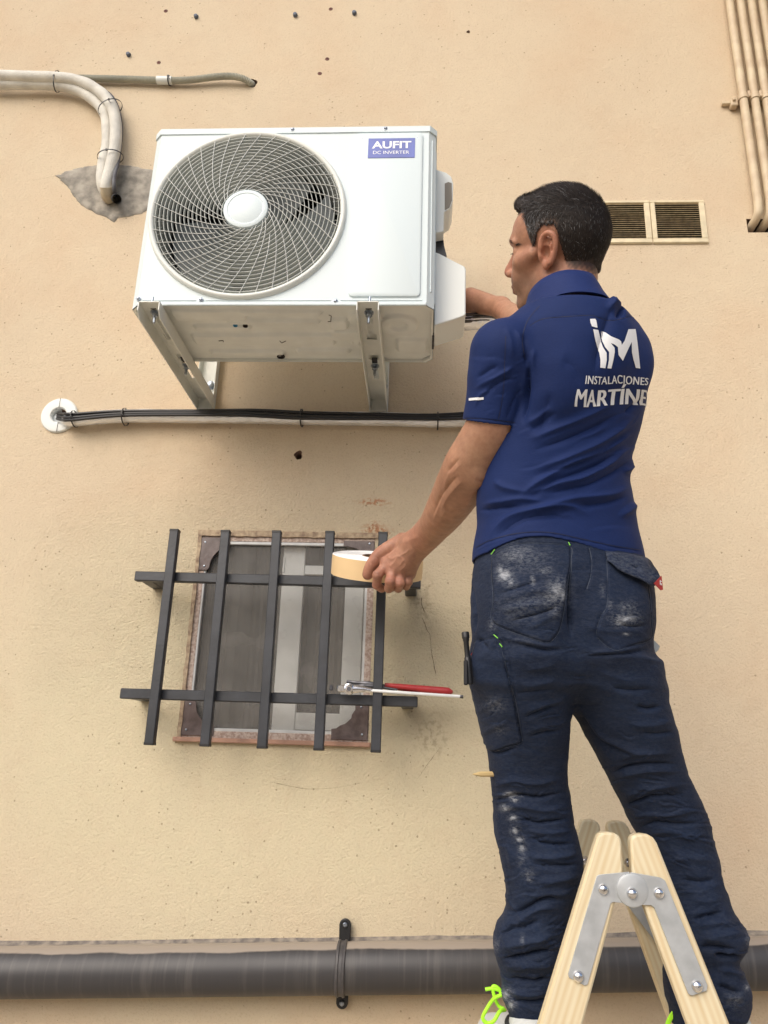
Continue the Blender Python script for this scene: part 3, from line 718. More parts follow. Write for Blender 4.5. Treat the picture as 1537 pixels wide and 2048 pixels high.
def cable(off, r, label, ph):
    pts = []
    for i, p in enumerate(fpts):
        k = i/len(fpts); w_ = .0035*math.sin(i*.11+ph)
        pts.append(p+np.array([0, -.0235-r*.6, off+w_])*(1 if i > 6 else .35))
    m_ = MB(); m_.tube(pts, r, 10); tag(m_.build('black_cable', 'black_rubber', origin=pts[0]), label, 'cable', 'black cables strapped to the foil pipe')
cable(.008, .0052, 'black cable along the upper side of the foil pipe', .2)
cable(-.0015, .0050, 'black cable between two others in front of the foil pipe', 1.0)
cable(-.010, .0052, 'lowest of the three black cables strapped to the foil pipe', 1.4)
def tie(c, axis, r, name, label, cat='cable tie', group='black cable ties', ry=None, tail=1, m='tie_black', w_=.0042):
    a = np.array(axis, float); a /= np.linalg.norm(a); u = np.cross(a, (0, 1, 0)); u /= np.linalg.norm(u); v = np.cross(a, u)
    ry = ry or r; m_ = MB(); pts = [c+u*math.cos(t)*r+v*math.sin(t)*ry for t in np.linspace(0, 2*math.pi, 29)]
    V = []; 
    for p in pts[:-1]:
        o_ = (p-c); o_ /= np.linalg.norm(o_)
        for s1, s2 in ((-1, 0), (1, 0), (1, 1), (-1, 1)): V.append(p+a*s1*w_/2+o_*.0014*s2)
    n = 28; F = []
    for i in range(n):
        j = (i+1) % n
        for k in range(4): F.append((i*4+k, i*4+(k+1) % 4, j*4+(k+1) % 4, j*4+k))
    m_.add(V, F)
    h = c-np.array([0, ry, 0])+u*r*.2*tail; m_.box(h, (.007, .006, .008), ch=.001)
    if tail: m_.tube([h, h+np.array([.004, -.003, -.012*tail]), h+np.array([.010, -.002, -.017*tail])], .0012, 5)
    return tag(m_.build(name, m, origin=c), label, cat, group)
for x, y, wd in ((251, 834, 'nearest the round wall sleeve'), (604, 836, 'between the two brackets'), (876, 842, 'nearest the blue shirt sleeve')):
    tie(P(x, y, -.034), (1, 0, 0), .0275, 'cable_tie', 'black cable tie round the foil pipe and cables, '+wd, ry=.032)
tie(P(150, 838, -.034), (1, 0, .1), .026, 'cable_tie', 'black cable tie gathering the cables at the white wall sleeve', ry=.03)

# ================================================================== OLD WHITE PIPES, TOP LEFT
def wpipe(pts, r, label, m='foam_white', name='insulated_pipe', n=10, group='old white insulated pipes'):
    sp_ = spline(pts, n); rr = [r*(1+.06*noise.noise((i*.21, r*90, 1))) for i in range(len(sp_))]
    m_ = MB(); m_.tube(sp_, rr, 20); return tag(m_.build(name, m, origin=pts[0]), label, 'pipe', group)
YP = -.055
p_a = wpipe([P(0, 152, YP)+np.array([-4, 0, .03]), P(0, 152, YP)+np.array([-1.5, 0, .0]), P(-120, 149, YP), P(0, 152, YP), P(60, 154, YP), P(118, 156, YP), P(160, 163, YP), P(195, 180, YP), P(220, 206, YP), P(231, 240, YP), P(231, 290, YP), P(222, 335, YP), P(213, 372, YP+.005), P(216, 392, YP+.03), P(222, 398, .01), P(224, 398, .05)], .0215,
      'upper white insulated pipe bending down into the mortar patch')
p_b = wpipe([P(0, 169, YP+.02)+np.array([-4, 0, .03]), P(0, 169, YP+.02)+np.array([-1.5, 0, .0]), P(-120, 170, YP+.02), P(0, 169, YP+.02), P(80, 169, YP+.02), P(130, 173, YP+.02), P(170, 188, YP+.02), P(200, 213, YP+.02), P(213, 240, YP+.02), P(214, 290, YP+.02), P(206, 330, YP+.015), P(204, 362, YP+.015), P(212, 388, YP+.04), P(220, 392, .05)], .0200,
      'lower white insulated pipe curving behind the other into the mortar patch')
cuff = MB(); cuff.tube(spline([P(213, 374, YP+.004), P(216, 392, YP+.028), P(222, 399, .008)], 6), .0228, 20)
cuff.build('worn_end', 'foam_dirty', p_a, origin=p_a.location)
wpipe([P(190, 168, -.03), P(226, 196, -.03), P(241, 240, -.03), P(241, 290, -.035), P(236, 325, -.05), P(229, 355, -.065), P(229, 378, -.06), P(231, 392, -.01), P(231, 396, .05)], .0072, 'dark grey cable bending with the white pipes into the wall', mat('grey_cable', (.10, .10, .11), .6, var=.2, vscale=30), 'grey_cable', group=None)['category'] = 'cable'
stub = MB(); stub.tube([P(234, 398, -.055), P(232, 397, -.035), P(232, 396, .03)], [.0165, .0165, .0165], 18, caps=False); stub.tube([P(234, 398, -.055), P(232, 397, -.035), P(232, 396, .03)], [.0145, .0145, .0145], 18, caps=False)
tag(stub.build('conduit_stub', mat('dark_conduit', (.05, .05, .05), .5), origin=P(232, 396, 0)), 'dark open conduit end beside the white pipes in the mortar patch', 'conduit')
tie(P(115, 163, YP+.01), (1, 0, 0), .045, 'cable_tie', 'dark tie round both white pipes where the conduit starts', ry=.028, group='dark ties on the white pipes', tail=0)
tie(P(221, 216, YP+.004), (.55, 0, -1), .046, 'cable_tie', 'dark tie round the white pipes at the upper bend', ry=.036, group='dark ties on the white pipes', tail=1)
tie(P(221, 314, YP+.004), (.15, 0, -1), .046, 'cable_tie', 'dark tie round the white pipes just above the mortar patch', ry=.036, group='dark ties on the white pipes', tail=0)
# corrugated conduit
cp = spline([P(60, 156, -.016), P(110, 156, -.018), P(180, 157, -.018), P(250, 158.5, -.018), P(330, 161, -.018), P(380, 160, -.02), P(430, 154, -.024), P(465, 153, -.026), P(488, 158, -.020), P(502, 167, -.002), P(506, 171, .03)], 30)
cu_len = np.cumsum([0]+[np.linalg.norm(cp[i+1]-cp[i]) for i in range(len(cp)-1)])
tt = np.arange(0, cu_len[-1], .0014); cpi = np.stack([np.interp(tt, cu_len, [p[k] for p in cp]) for k in range(3)], 1)
cr = [.0122+.0013*math.sin(2*math.pi*t/.0056) for t in tt]
m_ = MB(); m_.tube(list(cpi), cr, 18); tag(m_.build('corrugated_conduit', 'conduit', origin=cp[0]), 'grey corrugated conduit running right from the white pipes into a hole', 'conduit')
q = MB(); pp_ = [P(315, 160.5, -.018), P(345, 161, -.018)]; q.tube(pp_, .0152, 20)
cs_ = tag(q.build('conduit_coupler', 'sleeve_white', origin=pp_[0]), 'pale coupling piece on the corrugated conduit', 'coupler')
tie(P(339, 161, -.018), (1, 0, 0), .017, 'cable_tie', 'dark clip holding the pale coupling of the conduit', ry=.018, group='dark ties on the white pipes', tail=1)

# ================================================================== VERTICAL PIPES, TOP RIGHT
zt_top = 6.0
xr = [P(1520, 430, -.03)[0]+k*.0405 for k in range(5)]
xt = P(1467, 0, -.03)[0]; print('vertical pipes', xr[0], xt)
WN = ['leftmost of the painted vertical pipes, bending into the square hole', 'second from the left of the painted vertical pipes', 'third from the left of the painted vertical pipes', 'fourth from the left of the painted vertical pipes', 'fifth from the left of the painted vertical pipes']
for k, x in enumerate(xr):
    zz = HR[0][2]
    m_ = MB(); pts = spline([(x, -.03, zt_top), (x, -.03, zz+.5), (x, -.03, zz+.10), (x-.002, -.03, zz+.03), (x-.005, -.024, zz-.004), (x-.013, .010, zz-.022), (x-.018, .08, zz-.030)], 8)
    m_.tube(pts, .0145, 16); tag(m_.build('vertical_pipe', 'paint_pipe', origin=pts[0]), WN[k], 'pipe', 'cream painted vertical pipes')
cz = P(1500, 196, -.03)[2]; q = MB()
for k, x in enumerate(xr): q.lathe([(.0152, -.009), (.018, -.009), (.018, .009), (.0152, .009)], (x, -.03, cz), axis=(0, 0, 1), ref=(1, 0, 0), n=20)
for k in range(4): q.box((xr[k]+.02, -.03, cz+.012), (.010, .022, .028), ch=.002)
q.box((xr[0]+.06, -.010, cz-.004), (.26, .016, .014), ch=.002); q.box((xr[0]-.030, -.014, cz-.012), (.024, .026, .032), ch=.003); q.box((xr[0]-.033, -.03, cz-.004), (.010, .012, .014), ch=.002)
tag(q.build('pipe_clamp', 'paint_pipe', origin=(xr[0], 0, cz)), 'cream painted clamp holding the row of vertical pipes', 'pipe clamp')

# ================================================================== VENTS
def vent(x0, x1, label):
    r = thing('vent', (x0, 0, VZ0), label, 'vent', 'louvred vents in the wall behind the head')
    f = MB(); fw = .016
    for (a, b, c, d) in ((x0, x1, VZ1-fw*.6, VZ1), (x0, x1, VZ0, VZ0+fw*1.25), (x0, x0+fw, VZ0+fw*1.25, VZ1-fw*.6), (x1-fw*1.2, x1, VZ0+fw*1.25, VZ1-fw*.6)): f.box(((a+b)/2, -.003, (c+d)/2), (b-a, .008, d-c), ch=.0015)
    f.box(((x0+x1)/2, -.0075, VZ0+.004), (x1-x0, .003, .004), ch=.0008)
    f.build('frame', 'vent', r)
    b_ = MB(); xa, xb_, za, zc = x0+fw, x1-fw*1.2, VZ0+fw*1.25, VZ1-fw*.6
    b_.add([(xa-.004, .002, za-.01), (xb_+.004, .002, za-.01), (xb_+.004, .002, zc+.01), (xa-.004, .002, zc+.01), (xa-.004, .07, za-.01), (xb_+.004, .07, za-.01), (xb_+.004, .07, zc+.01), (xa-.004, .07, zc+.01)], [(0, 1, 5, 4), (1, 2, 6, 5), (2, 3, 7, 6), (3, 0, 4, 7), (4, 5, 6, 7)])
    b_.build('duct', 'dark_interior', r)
    n = 17
    for k in range(n):
        z = za+(zc-za)*(k+.5)/n; v = MB(); v.box(((xa+xb_)/2, -.001, z), (xb_-xa, .0065, .0011), rot=Matrix.Rotation(math.radians(24+rng.uniform(-3, 3)), 3, 'X')); v.build('slat', 'vent_slat', r)
    return r
vent(VX[0], VX[1], 'cream framed louvred vent, fully visible at the right')
vent(VX[0]-VW-.003, VX[0]-.003, 'cream framed louvred vent half hidden behind the head')

# ================================================================== WINDOW
win = thing('window', (WX0, 0, WZ0), 'small recessed window with insect screen and brown corner plates', 'window')
rv = MB(); dd = .035; t = .020
for (a, b, c, d) in ((WX0, WX0+t, WZ0, WZ1), (WX1-t, WX1, WZ0, WZ1), (WX0+t, WX1-t, WZ1-t, WZ1), (WX0+t, WX1-t, WZ0, WZ0+t)): rv.box(((a+b)/2, .003+dd/2, (c+d)/2), (b-a, dd, d-c), ch=.001)
rv.build('stone_reveal', 'stone', win)
mr = MB()   # ragged mortar edge over the top
pts = []
for i in range(41):
    x = WX0-.008+(WX1-WX0+.016)*i/40; pts.append((x, WZ1-.004-.006*abs(noise.noise((x*25, 0, 1)))-.004*abs(noise.noise((x*80, 2, 1)))))
poly = pts+[(WX1+.01, WZ1+.012), (WX0-.01, WZ1+.014)]; mr.prism(poly, -.004, .01)
poly = [(WX0-.007-.004*noise.noise((0, z*30, 4)), z) for z in np.linspace(WZ0, WZ1, 30)]+[(WX0+.004+.003*noise.noise((3, z*40, 4)), z) for z in np.linspace(WZ1, WZ0, 30)]; mr.prism(poly, -.0035, .01)
mr.build('mortar_edge', mat('crumbled_plaster', (.48, .38, .26), .95, bump=1.0, bscale=150, col2=(.24, .17, .12), vscale=60, detail=8), win)
fr = MB(); a0, a1, c0, c1 = WX0+.016, WX1-.016, WZ0+.018, WZ1-.020; fw = .010
for (a, b, c, d) in ((a0, a0+fw, c0, c1), (a1-fw, a1, c0, c1), (a0+fw, a1-fw, c1-fw, c1), (a0+fw, a1-fw, c0, c0+fw)): fr.box(((a+b)/2, .010, (c+d)/2), (b-a, .012, d-c), ch=.0015)
fr.build('screen_frame', 'alu', win)
sc_ = MB(); sc_.add([(a0+fw, .014, c0+fw), (a1-fw, .014, c0+fw), (a1-fw, .014, c1-fw), (a0+fw, .014, c1-fw)], [(0, 1, 2, 3)]); sc_.build('insect_screen', 'screen', win)
def corner(cx, cz, sx, sz, w_, h_, rag=0):
    poly = [(cx, cz), (cx+sx*w_, cz)]
    for k in range(9):
        t = k/8*math.pi/2; poly.append((cx+sx*(w_-(w_*.62)*math.sin(t))+(rag*noise.noise((k*.9, cx*9, 1))), cz+sz*(h_*.30+(h_*.62)*(1-math.cos(t)))+(rag*noise.noise((k*.9, cz*9, 5)))))
    poly.append((cx+sx*w_*.30, cz+sz*h_)); poly.append((cx, cz+sz*h_))
    m_ = MB(); m_.prism(poly, -.0015, .0035); o = m_.build('corner_plate', 'corner', win, bevel=.0007)
    for fx, fz in ((.2, .88), (.15, .15)):
        s_ = MB(); s_.lathe([(0, -.003), (.0026, -.0026), (.0034, -.001), (.0034, .001)], (cx+sx*w_*fx, -.001, cz+sz*h_*fz), n=10); s_.build('screw', 'zinc', o)
corner(WX0+.003, WZ1-.010, 1, -1, .090, .105); corner(WX1-.003, WZ1-.014, -1, -1, .095, .055, .004)
corner(WX0+.003, WZ0+.006, 1, 1, .095, .10); corner(WX1-.003, WZ0+.006, -1, 1, .105, .105, .006)
ss = MB(); x1, x2 = P(562, 1250, .07)[0], P(606, 1250, .07)[0]; x3, x4 = P(690, 1250, .07)[0], P(735, 1250, .07)[0]
for a, b, y in ((x1, x2, .045), (x3, x4-.012, .045)): ss.box(((a+b)/2, y, (c0+c1)/2), (b-a, .02, c1-c0), ch=.002)
ss.box(((x1+x4)/2, .047, WZ0+.055), (x4-x1, .018, .05), ch=.002); ss.box(((x1+x4)/2, .047, WZ1-.10), (x4-x1, .018, .03), ch=.002)
ss.box((x4-.004, .045, (c0+c1)/2), (.012, .02, c1-c0), ch=.001)
ss.box((x1+.003, .034, WZ1-.085), (.006, .006, .05), ch=.001)
ss.build('sash', 'sash', win)
gl = MB(); gl.add([(WX0+.014, .062, WZ0), (WX1-.01, .062, WZ0), (WX1-.01, .062, WZ1), (WX0+.014, .062, WZ1)], [(0, 1, 2, 3)]); gl.build('pane', 'glass', win)
rm = MB(); rm.add([(WX0+.002, .036, WZ0), (WX1-.002, .036, WZ0), (WX1-.002, .036, WZ1), (WX0+.002, .036, WZ1), (WX0-.02, .30, WZ0-.02), (WX1+.02, .30, WZ0-.02), (WX1+.02, .30, WZ1+.02), (WX0-.02, .30, WZ1+.02)], [(0, 1, 5, 4), (1, 2, 6, 5), (2, 3, 7, 6), (3, 0, 4, 7)])
rm.build('inner_reveal', mat('inner_reveal', (.45, .40, .32), .9), win)
ct = MB(); N = 60
vs = [(WX0-.01+(WX1-WX0+.02)*i/N, .12+.008*math.sin(i*.9)+.004*math.sin(i*2.3), z) for z in (WZ0-.02, WZ1+.02) for i in range(N+1)]
ct.add(vs, [(i, i+1, i+N+2, i+N+1) for i in range(N)]); ct.build('curtain', 'curtain', win)
sl_ = MB(); sl_.box(((WX0+WX1)/2-.004, -.006, WZ0-.006), (WX1-WX0+.022, .024, .013), ch=.002); sl_.build('sill', 'sill', win)

# ================================================================== WINDOW GRILLE
ga = P(272, 1153, -.118); gb = P(842, 1168, -.118); gc = P(243, 1387, -.118); gd_ = P(836, 1404, -.118)
print('rails', ga, gb, gc, gd_)
gri = thing('window_grille', (-.43, 0, 1.58), 'dark grey steel bar grille standing off the wall in front of the window', 'window grille')
BW = .0285
def bar(a, b, w_, d_, name, m, parent, ch=.0025):
    a = np.array(a); b = np.array(b); L = np.linalg.norm(b-a); z = (b-a)/L; y = np.array([0, 1.0, 0]); x = np.cross(y, z); x /= np.linalg.norm(x); y = np.cross(z, x)
    m_ = MB(); m_.box((a+b)/2, (w_, d_, L), rot=np.stack([x, y, z], 1), ch=ch); return m_.build(name, m, parent)
for a, b in ((ga, gb), (gc, gd_)):
    bar(a, b, BW, .022, 'rail', 'bar', gri)
    for e, s_ in ((a, 1), (b, -1)):
        q = e+np.array([s_*.030, 0, 0]); m_ = MB(); m_.box((q[0], (q[1]+.011)/2+.005, q[2]+(0)), (.034, abs(q[1])-.012, BW-.003), ch=.002); m_.build('wall_stub', 'bar', gri)
tops = [(351, 1060), (453, 1062), (555, 1063), (661, 1064), (767, 1066)]; bots = [(300, 1490), (411, 1493), (525, 1497), (638, 1501), (752, 1505)]
for (tx, ty), (bx2, by) in zip(tops, bots):
    a, b = P(tx, ty, -.145), P(bx2, by, -.145)
    o = bar(a, b, .0260, .024, 'bar', 'bar', gri, .002)
    z = (a-b)/np.linalg.norm(a-b)
    for e, s_ in ((a, 1), (b, -1)):
        c_ = e-z*s_*.0035; bar(c_-z*.004, c_+z*.004, .0275, .0255, 'end_cap', 'black_plastic', o, .0015)

# ================================================================== TOOLS ON THE GRILLE
rz = gd_[2]+BW/2
def PY(x, y, Y=-.135): return P(x, y, Y)
wr = thing('ratchet_wrench', PY(692, 1384), 'chromed ratchet wrench with a long round shaft lying on the lower rail', 'wrench')
m_ = MB(); hc = PY(699, 1378, -.165); m_.lathe([(0, -.009), (.0085, -.009), (.010, -.007), (.0125, -.006), (.0155, -.004), (.0155, .006), (.012, .008), (0, .008)], hc, n=28)
v0 = PY(672, 1377, -.165); m_.box((v0+hc)/2+np.array([-.004, 0, 0]), (.022, .013, .019), ch=.003)
pts = spline([hc+np.array([.008, 0, 0]), PY(722, 1378, -.163), PY(745, 1381, -.16)], 5); m_.tube(pts, [.0125-.0065*(i/(len(pts)-1)) for i in range(len(pts))], 14, squash=.6)
m_.build('head', 'steel', wr, smooth=40)
m_ = MB(); m_.lathe([(0, -.0115), (.0055, -.0115), (.0055, -.008)], hc, n=20); m_.build('drive', 'dark_steel', wr)
m_ = MB(); m_.tube([PY(742, 1381, -.16), PY(800, 1385, -.155), PY(921, 1393, -.15)], .0042, 14); m_.build('shaft', 'label_white', wr)
m_ = MB(); m_.tube([PY(920, 1393, -.15), PY(927, 1393.6, -.15)], [.0042, .0048], 12); m_.build('tip', 'dark_steel', wr)
m_ = MB(); m_.box(v0+np.array([-.012, 0, .002]), (.010, .010, .015), ch=.002); m_.build('socket', 'dark_steel', wr)
pl = thing('pliers', PY(750, 1370), 'pliers with a long red grip lying over the wrench on the grille', 'pliers')
m_ = MB()
m_.tube(spline([PY(694, 1363, -.12), PY(715, 1366, -.12), PY(740, 1368, -.12), PY(765, 1372, -.12), PY(792, 1377, -.12)], 5), [.0045]*4+[.006]*4+[.0075]*4+[.0055]*5+[.004]*4, 10, squash=.6)
m_.tube(spline([PY(700, 1371, -.135), PY(725, 1372, -.132), PY(752, 1373, -.13), PY(795, 1380, -.13)], 5), [.004]*5+[.006]*5+[.004]*6, 10, squash=.6)
m_.lathe([(0, -.009), (.006, -.009), (.0075, -.006), (.0075, .004)], PY(757, 1371, -.126), n=16)
m_.build('jaw', 'dark_steel', pl)
for (pa, yy, rr) in (([(770, 1370), (800, 1373), (840, 1377), (880, 1381), (906, 1384)], -.128, .0105), ([(786, 1377), (805, 1377), (840, 1381), (880, 1384)], -.108, .0085)):
    sp_ = spline([PY(x, y, yy) for x, y in pa], 6); n = len(sp_); m_ = MB(); m_.tube(sp_, [rr*min(1, .55+.6*i/n, .35+(n-1-i)*.35) for i in range(n)], 14); m_.build('grip', 'red_grip', pl)

# ================================================================== DRAIN PIPE
RR = .0600; YD = -.070
za_ = P(0, 1938, YD-RR*.6); zb2 = P(1500, 1924, YD-RR*.6)
e0, e1 = P(-40, 1940, YD), P(1640, 1919, YD)
sl2 = (e1[2]-e0[2])/(e1[0]-e0[0]); print('drain', e0, e1)
def dz(x): return -.006+e0[2]+(x-e0[0])*sl2
m_ = MB(); m_.tube([(x, YD, dz(x)) for x in np.linspace(-4, 4, 60)], RR, 48)
tag(m_.build('drain_pipe', 'pvc', origin=(0, YD, dz(0))), 'thick dark drain pipe running horizontally along the foot of the wall', 'drain pipe')
m_ = MB()   # plaster bedding between the pipe and the wall
N = 200; vs = []
for i in range(N+1):
    x = -4+8*i/N; b_ = .010*noise.noise((x*2.1, 0, 4))+.003*noise.noise((x*17, 1, 4))
    z = dz(x); vs += [(x, .0, z+RR-.002+b_*.6), (x, -.006, z+RR-.008+b_*.5), (x, -.024, z+RR*.80+b_*.2), (x, -.040, z+RR*.78)]
m_.add(vs, [(i*4+k, (i+1)*4+k, (i+1)*4+k+1, i*4+k+1) for i in range(N) for k in range(3)])
tag(m_.build('mortar_bedding', mat('bedding', (.13, .115, .105), .95, bump=.8, bscale=120, col2=(.30, .26, .21), vscale=45, detail=8), origin=(0, 0, dz(0)+RR)), 'dusty mortar bedding along the top of the drain pipe', 'mortar')
cx = P(680, 1930, -.13)[0]; cz_ = dz(cx); r = thing('pipe_saddle', (cx, 0, cz_), 'dark saddle clamp with two screws over the drain pipe', 'pipe clamp')
m_ = MB()
def strap(w_, rad, y_ex=0):
    vs = []; ang_ = np.linspace(math.radians(-100), math.radians(100), 36)
    prof = [(cx+s_*w_, h) for s_, h in ((-1, .001), (-.85, .004), (-.45, .0045), (-.3, .0018), (.3, .0018), (.45, .0045), (.85, .004), (1, .001))]
    for a in ang_:
        for x, h in prof: vs.append((x, YD-(rad+h)*math.cos(a), cz_+(rad+h)*math.sin(a)))
    n = len(prof); m_.add(vs, [(i*n+k, i*n+k+1, (i+1)*n+k+1, (i+1)*n+k) for i in range(len(ang_)-1) for k in range(n-1)])
strap(.0125, RR+.0006)
m_.build('strap', 'strap', r, smooth=50)
for s_ in (1, -1):
    m_ = MB(); zz = cz_+s_*(RR+.030); m_.prism([(cx-.015, cz_+s_*(RR-.012)), (cx+.015, cz_+s_*(RR-.012)), (cx+.0155, zz)]+[(cx+.0155*math.cos(t), zz+s_*.0155*math.sin(t)) for t in np.linspace(.2, math.pi-.2, 9)]+[(cx-.0155, zz)], -.022, -.012)
    m_.build('lug', 'black_plastic', r, bevel=.002)
    m_ = MB(); m_.lathe([(0, -.006), (.004, -.006), (.0065, -.004), (.007, 0), (.0085, 0)], (cx, -.022, zz+s_*.001), n=6); m_.box((cx, -.0285, zz+s_*.001), (.002, .001, .008)); m_.build('screw', 'zinc', r)
# ================================================================== SCULPTING WITH DISTANCE FIELDS
import openvdb
def nrm(v): v = np.asarray(v, float); return v/np.linalg.norm(v)
class Field:
    def __init__(s, lo, hi, vox):
        s.lo = np.array(lo, float); s.vox = vox; n = np.ceil((np.array(hi)-s.lo)/vox).astype(int)+1; s.n = n
        s.ax = [(s.lo[i]+vox*np.arange(n[i])).astype(np.float32) for i in range(3)]
        s.D = np.full(n, .05, np.float32)
    def sub(s, lo, hi, pad):
        sl = []
        for i in range(3):
            a = max(0, int((lo[i]-pad-s.lo[i])/s.vox)); b = min(s.n[i], int((hi[i]+pad-s.lo[i])/s.vox)+2)
            if b <= a: return None
            sl.append(slice(a, b))
        return tuple(sl)
    def op(s, fn, lo, hi, k=.01, mode='u'):
        sl = s.sub(lo, hi, k+4*s.vox+.004)
        if sl is None: return
        x = s.ax[0][sl[0]][:, None, None]; y = s.ax[1][sl[1]][None, :, None]; z = s.ax[2][sl[2]][None, None, :]
        d = fn(x, y, z).astype(np.float32); A = s.D[sl]
        if mode == 'u': h = np.clip(.5+.5*(d-A)/k, 0, 1) if k > 0 else (d > A); s.D[sl] = A*h+d*(1-h)-(k*h*(1-h) if k > 0 else 0)
        else:
            d = -d; h = np.clip(.5-.5*(d-A)/k, 0, 1); s.D[sl] = A*h+d*(1-h)+k*h*(1-h)
    def cap(s, a, b, ra, rb=None, k=.01, mode='u', flat=None):
        rb = ra if rb is None else rb; a = np.array(a, float); b = np.array(b, float); r = max(ra, rb); ba = b-a; L = max(1e-12, ba@ba)
        def fn(x, y, z):
            px, py, pz = x-a[0], y-a[1], z-a[2]
            h = np.clip((px*ba[0]+py*ba[1]+pz*ba[2])/L, 0, 1)
            dx, dy, dz = px-h*ba[0], py-h*ba[1], pz-h*ba[2]
            if flat is not None:      # flat=(axis vector, factor): thinner along axis
                f, q = flat; t = (dx*f[0]+dy*f[1]+dz*f[2])*(1/q-1); dx, dy, dz = dx+t*f[0], dy+t*f[1], dz+t*f[2]
            return (np.sqrt(dx*dx+dy*dy+dz*dz)-(ra+(rb-ra)*h))*(flat[1]**.5 if flat is not None else 1)
        s.op(fn, np.minimum(a, b)-r, np.maximum(a, b)+r, k, mode)
    def chain(s, pts, rs, k=.01, n=5, mode='u', flat=None):
        p = spline(pts, n); r = np.interp(np.linspace(0, len(rs)-1, len(p)), range(len(rs)), rs)
        for i in range(len(p)-1): s.cap(p[i], p[i+1], r[i], r[i+1], k if i == 0 else min(k, .004), mode, flat)
    def ell(s, c, r, R=None, k=.01, mode='u'):
        c = np.array(c, float); r = np.array(r, float); R = np.eye(3) if R is None else np.array(R); m = r.max()
        def fn(x, y, z):
            p = [x-c[0], y-c[1], z-c[2]]; q = [(p[0]*R[0, i]+p[1]*R[1, i]+p[2]*R[2, i])/r[i] for i in range(3)]
            k0 = np.sqrt(q[0]**2+q[1]**2+q[2]**2); k1 = np.sqrt((q[0]/r[0])**2+(q[1]/r[1])**2+(q[2]/r[2])**2)
            return k0*(k0-1)/np.maximum(k1, 1e-6)
        s.op(fn, c-m, c+m, k, mode)
    def loft(s, lev, k=.01, mode='u', power=2.0):
        """lev rows: z, cx, cy, a, b, angle(deg); horizontal elliptical slices"""
        lev = np.array(sorted(lev)); z0, z1 = lev[0, 0], lev[-1, 0]; zz = s.ax[2]
        # smooth interpolation of the rows
        t = np.linspace(z0, z1, 160); rows = [np.interp(t, lev[:, 0], lev[:, i]) for i in range(1, 6)]
        ker = np.hanning(13); ker /= ker.sum(); rows = [np.convolve(np.pad(r, 6, 'edge'), ker, 'valid') for r in rows]
        C_ = [np.interp(zz, t, r).astype(np.float32) for r in rows]
        m = lev[:, 3:5].max(); lo = (lev[:, 1].min()-m, lev[:, 2].min()-m, z0); hi = (lev[:, 1].max()+m, lev[:, 2].max()+m, z1)
        def fn(x, y, z):
            i0 = int(round((float(z.ravel()[0])-s.lo[2])/s.vox)); n = z.size; cx, cy, a, b, an = [q[i0:i0+n][None, None, :] for q in C_]
            an = np.radians(an); px, py = x-cx, y-cy; u = (px*np.cos(an)+py*np.sin(an))/a; v = (-px*np.sin(an)+py*np.cos(an))/b
            if power == 2: q = np.sqrt(u*u+v*v)
            else: q = (np.abs(u)**power+np.abs(v)**power)**(1/power)
            d = (q-1)*np.minimum(a, b)*(.5+.5*np.minimum(1, 1))
            e = np.maximum(z0-z, z-z1); return np.where(e > 0, np.sqrt(np.maximum(d, 0)**2+e*e)+np.minimum(d, 0)*0, np.maximum(d, e))
        s.op(fn, lo, hi, k, mode)
    def mesh(s):
        g_ = openvdb.FloatGrid(.05); g_.copyFromArray(s.D); pts, quads = g_.convertToQuads(0.0)[:2]
        return np.array(pts)*s.vox+s.lo, np.array(quads)
def vnormals(v, f):
    n = np.zeros_like(v); a = v[f[:, 2]]-v[f[:, 0]]; b = v[f[:, 3]]-v[f[:, 1]]; c = np.cross(a, b)
    for i in range(4): np.add.at(n, f[:, i], c)
    return n/np.maximum(np.linalg.norm(n, axis=1), 1e-12)[:, None]
def relax(v, f, it=2, w_=.5):
    for _ in range(it):
        acc = np.zeros_like(v); cnt = np.zeros(len(v))
        for i in range(4):
            a, b = f[:, i], f[:, (i+1) % 4]; np.add.at(acc, a, v[b]); np.add.at(acc, b, v[a]); np.add.at(cnt, a, 1); np.add.at(cnt, b, 1)
        v = v*(1-w_)+w_*acc/np.maximum(cnt, 1)[:, None]
    return v
def mk(name, v, f, m, parent, attrs=None):
    me = bpy.data.meshes.new(name); off = np.array(root_loc(parent)) if parent is not None else np.zeros(3)
    me.vertices.add(len(v)); me.vertices.foreach_set('co', (v-off).astype(np.float32).ravel())
    me.loops.add(f.size); me.loops.foreach_set('vertex_index', f.astype(np.int32).ravel())
    me.polygons.add(len(f)); me.polygons.foreach_set('loop_start', np.arange(0, f.size, f.shape[1], dtype=np.int32)); me.polygons.foreach_set('use_smooth', [True]*len(f))
    me.update(calc_edges=True); me.validate()
    for k_, a in (attrs or {}).items():
        at = me.color_attributes.new(k_, 'FLOAT_COLOR', 'POINT'); c = np.ones((len(v), 4), np.float32)
        c[:, :3] = a if a.ndim == 2 else a[:, None]; at.data.foreach_set('color', c.ravel())
    o = bpy.data.objects.new(name, me); COL.objects.link(o); o.parent = parent; me.materials.append(MT[m] if isinstance(m, str) else m)
    return o
def seg_dist(q, pts):
    """distance of 2D/3D points q to a polyline, and the parameter 0..1 along it"""
    best = np.full(len(q), 1e9); par = np.zeros(len(q)); n = len(pts)-1
    for i in range(n):
        a, b = np.array(pts[i], float), np.array(pts[i+1], float); ba = b-a; h = np.clip(((q-a)@ba)/max(ba@ba, 1e-9), 0, 1)
        d = np.linalg.norm(q-a-h[:, None]*ba, axis=1); m = d < best; best[m] = d[m]; par[m] = (i+h[m])/n
    return best, par
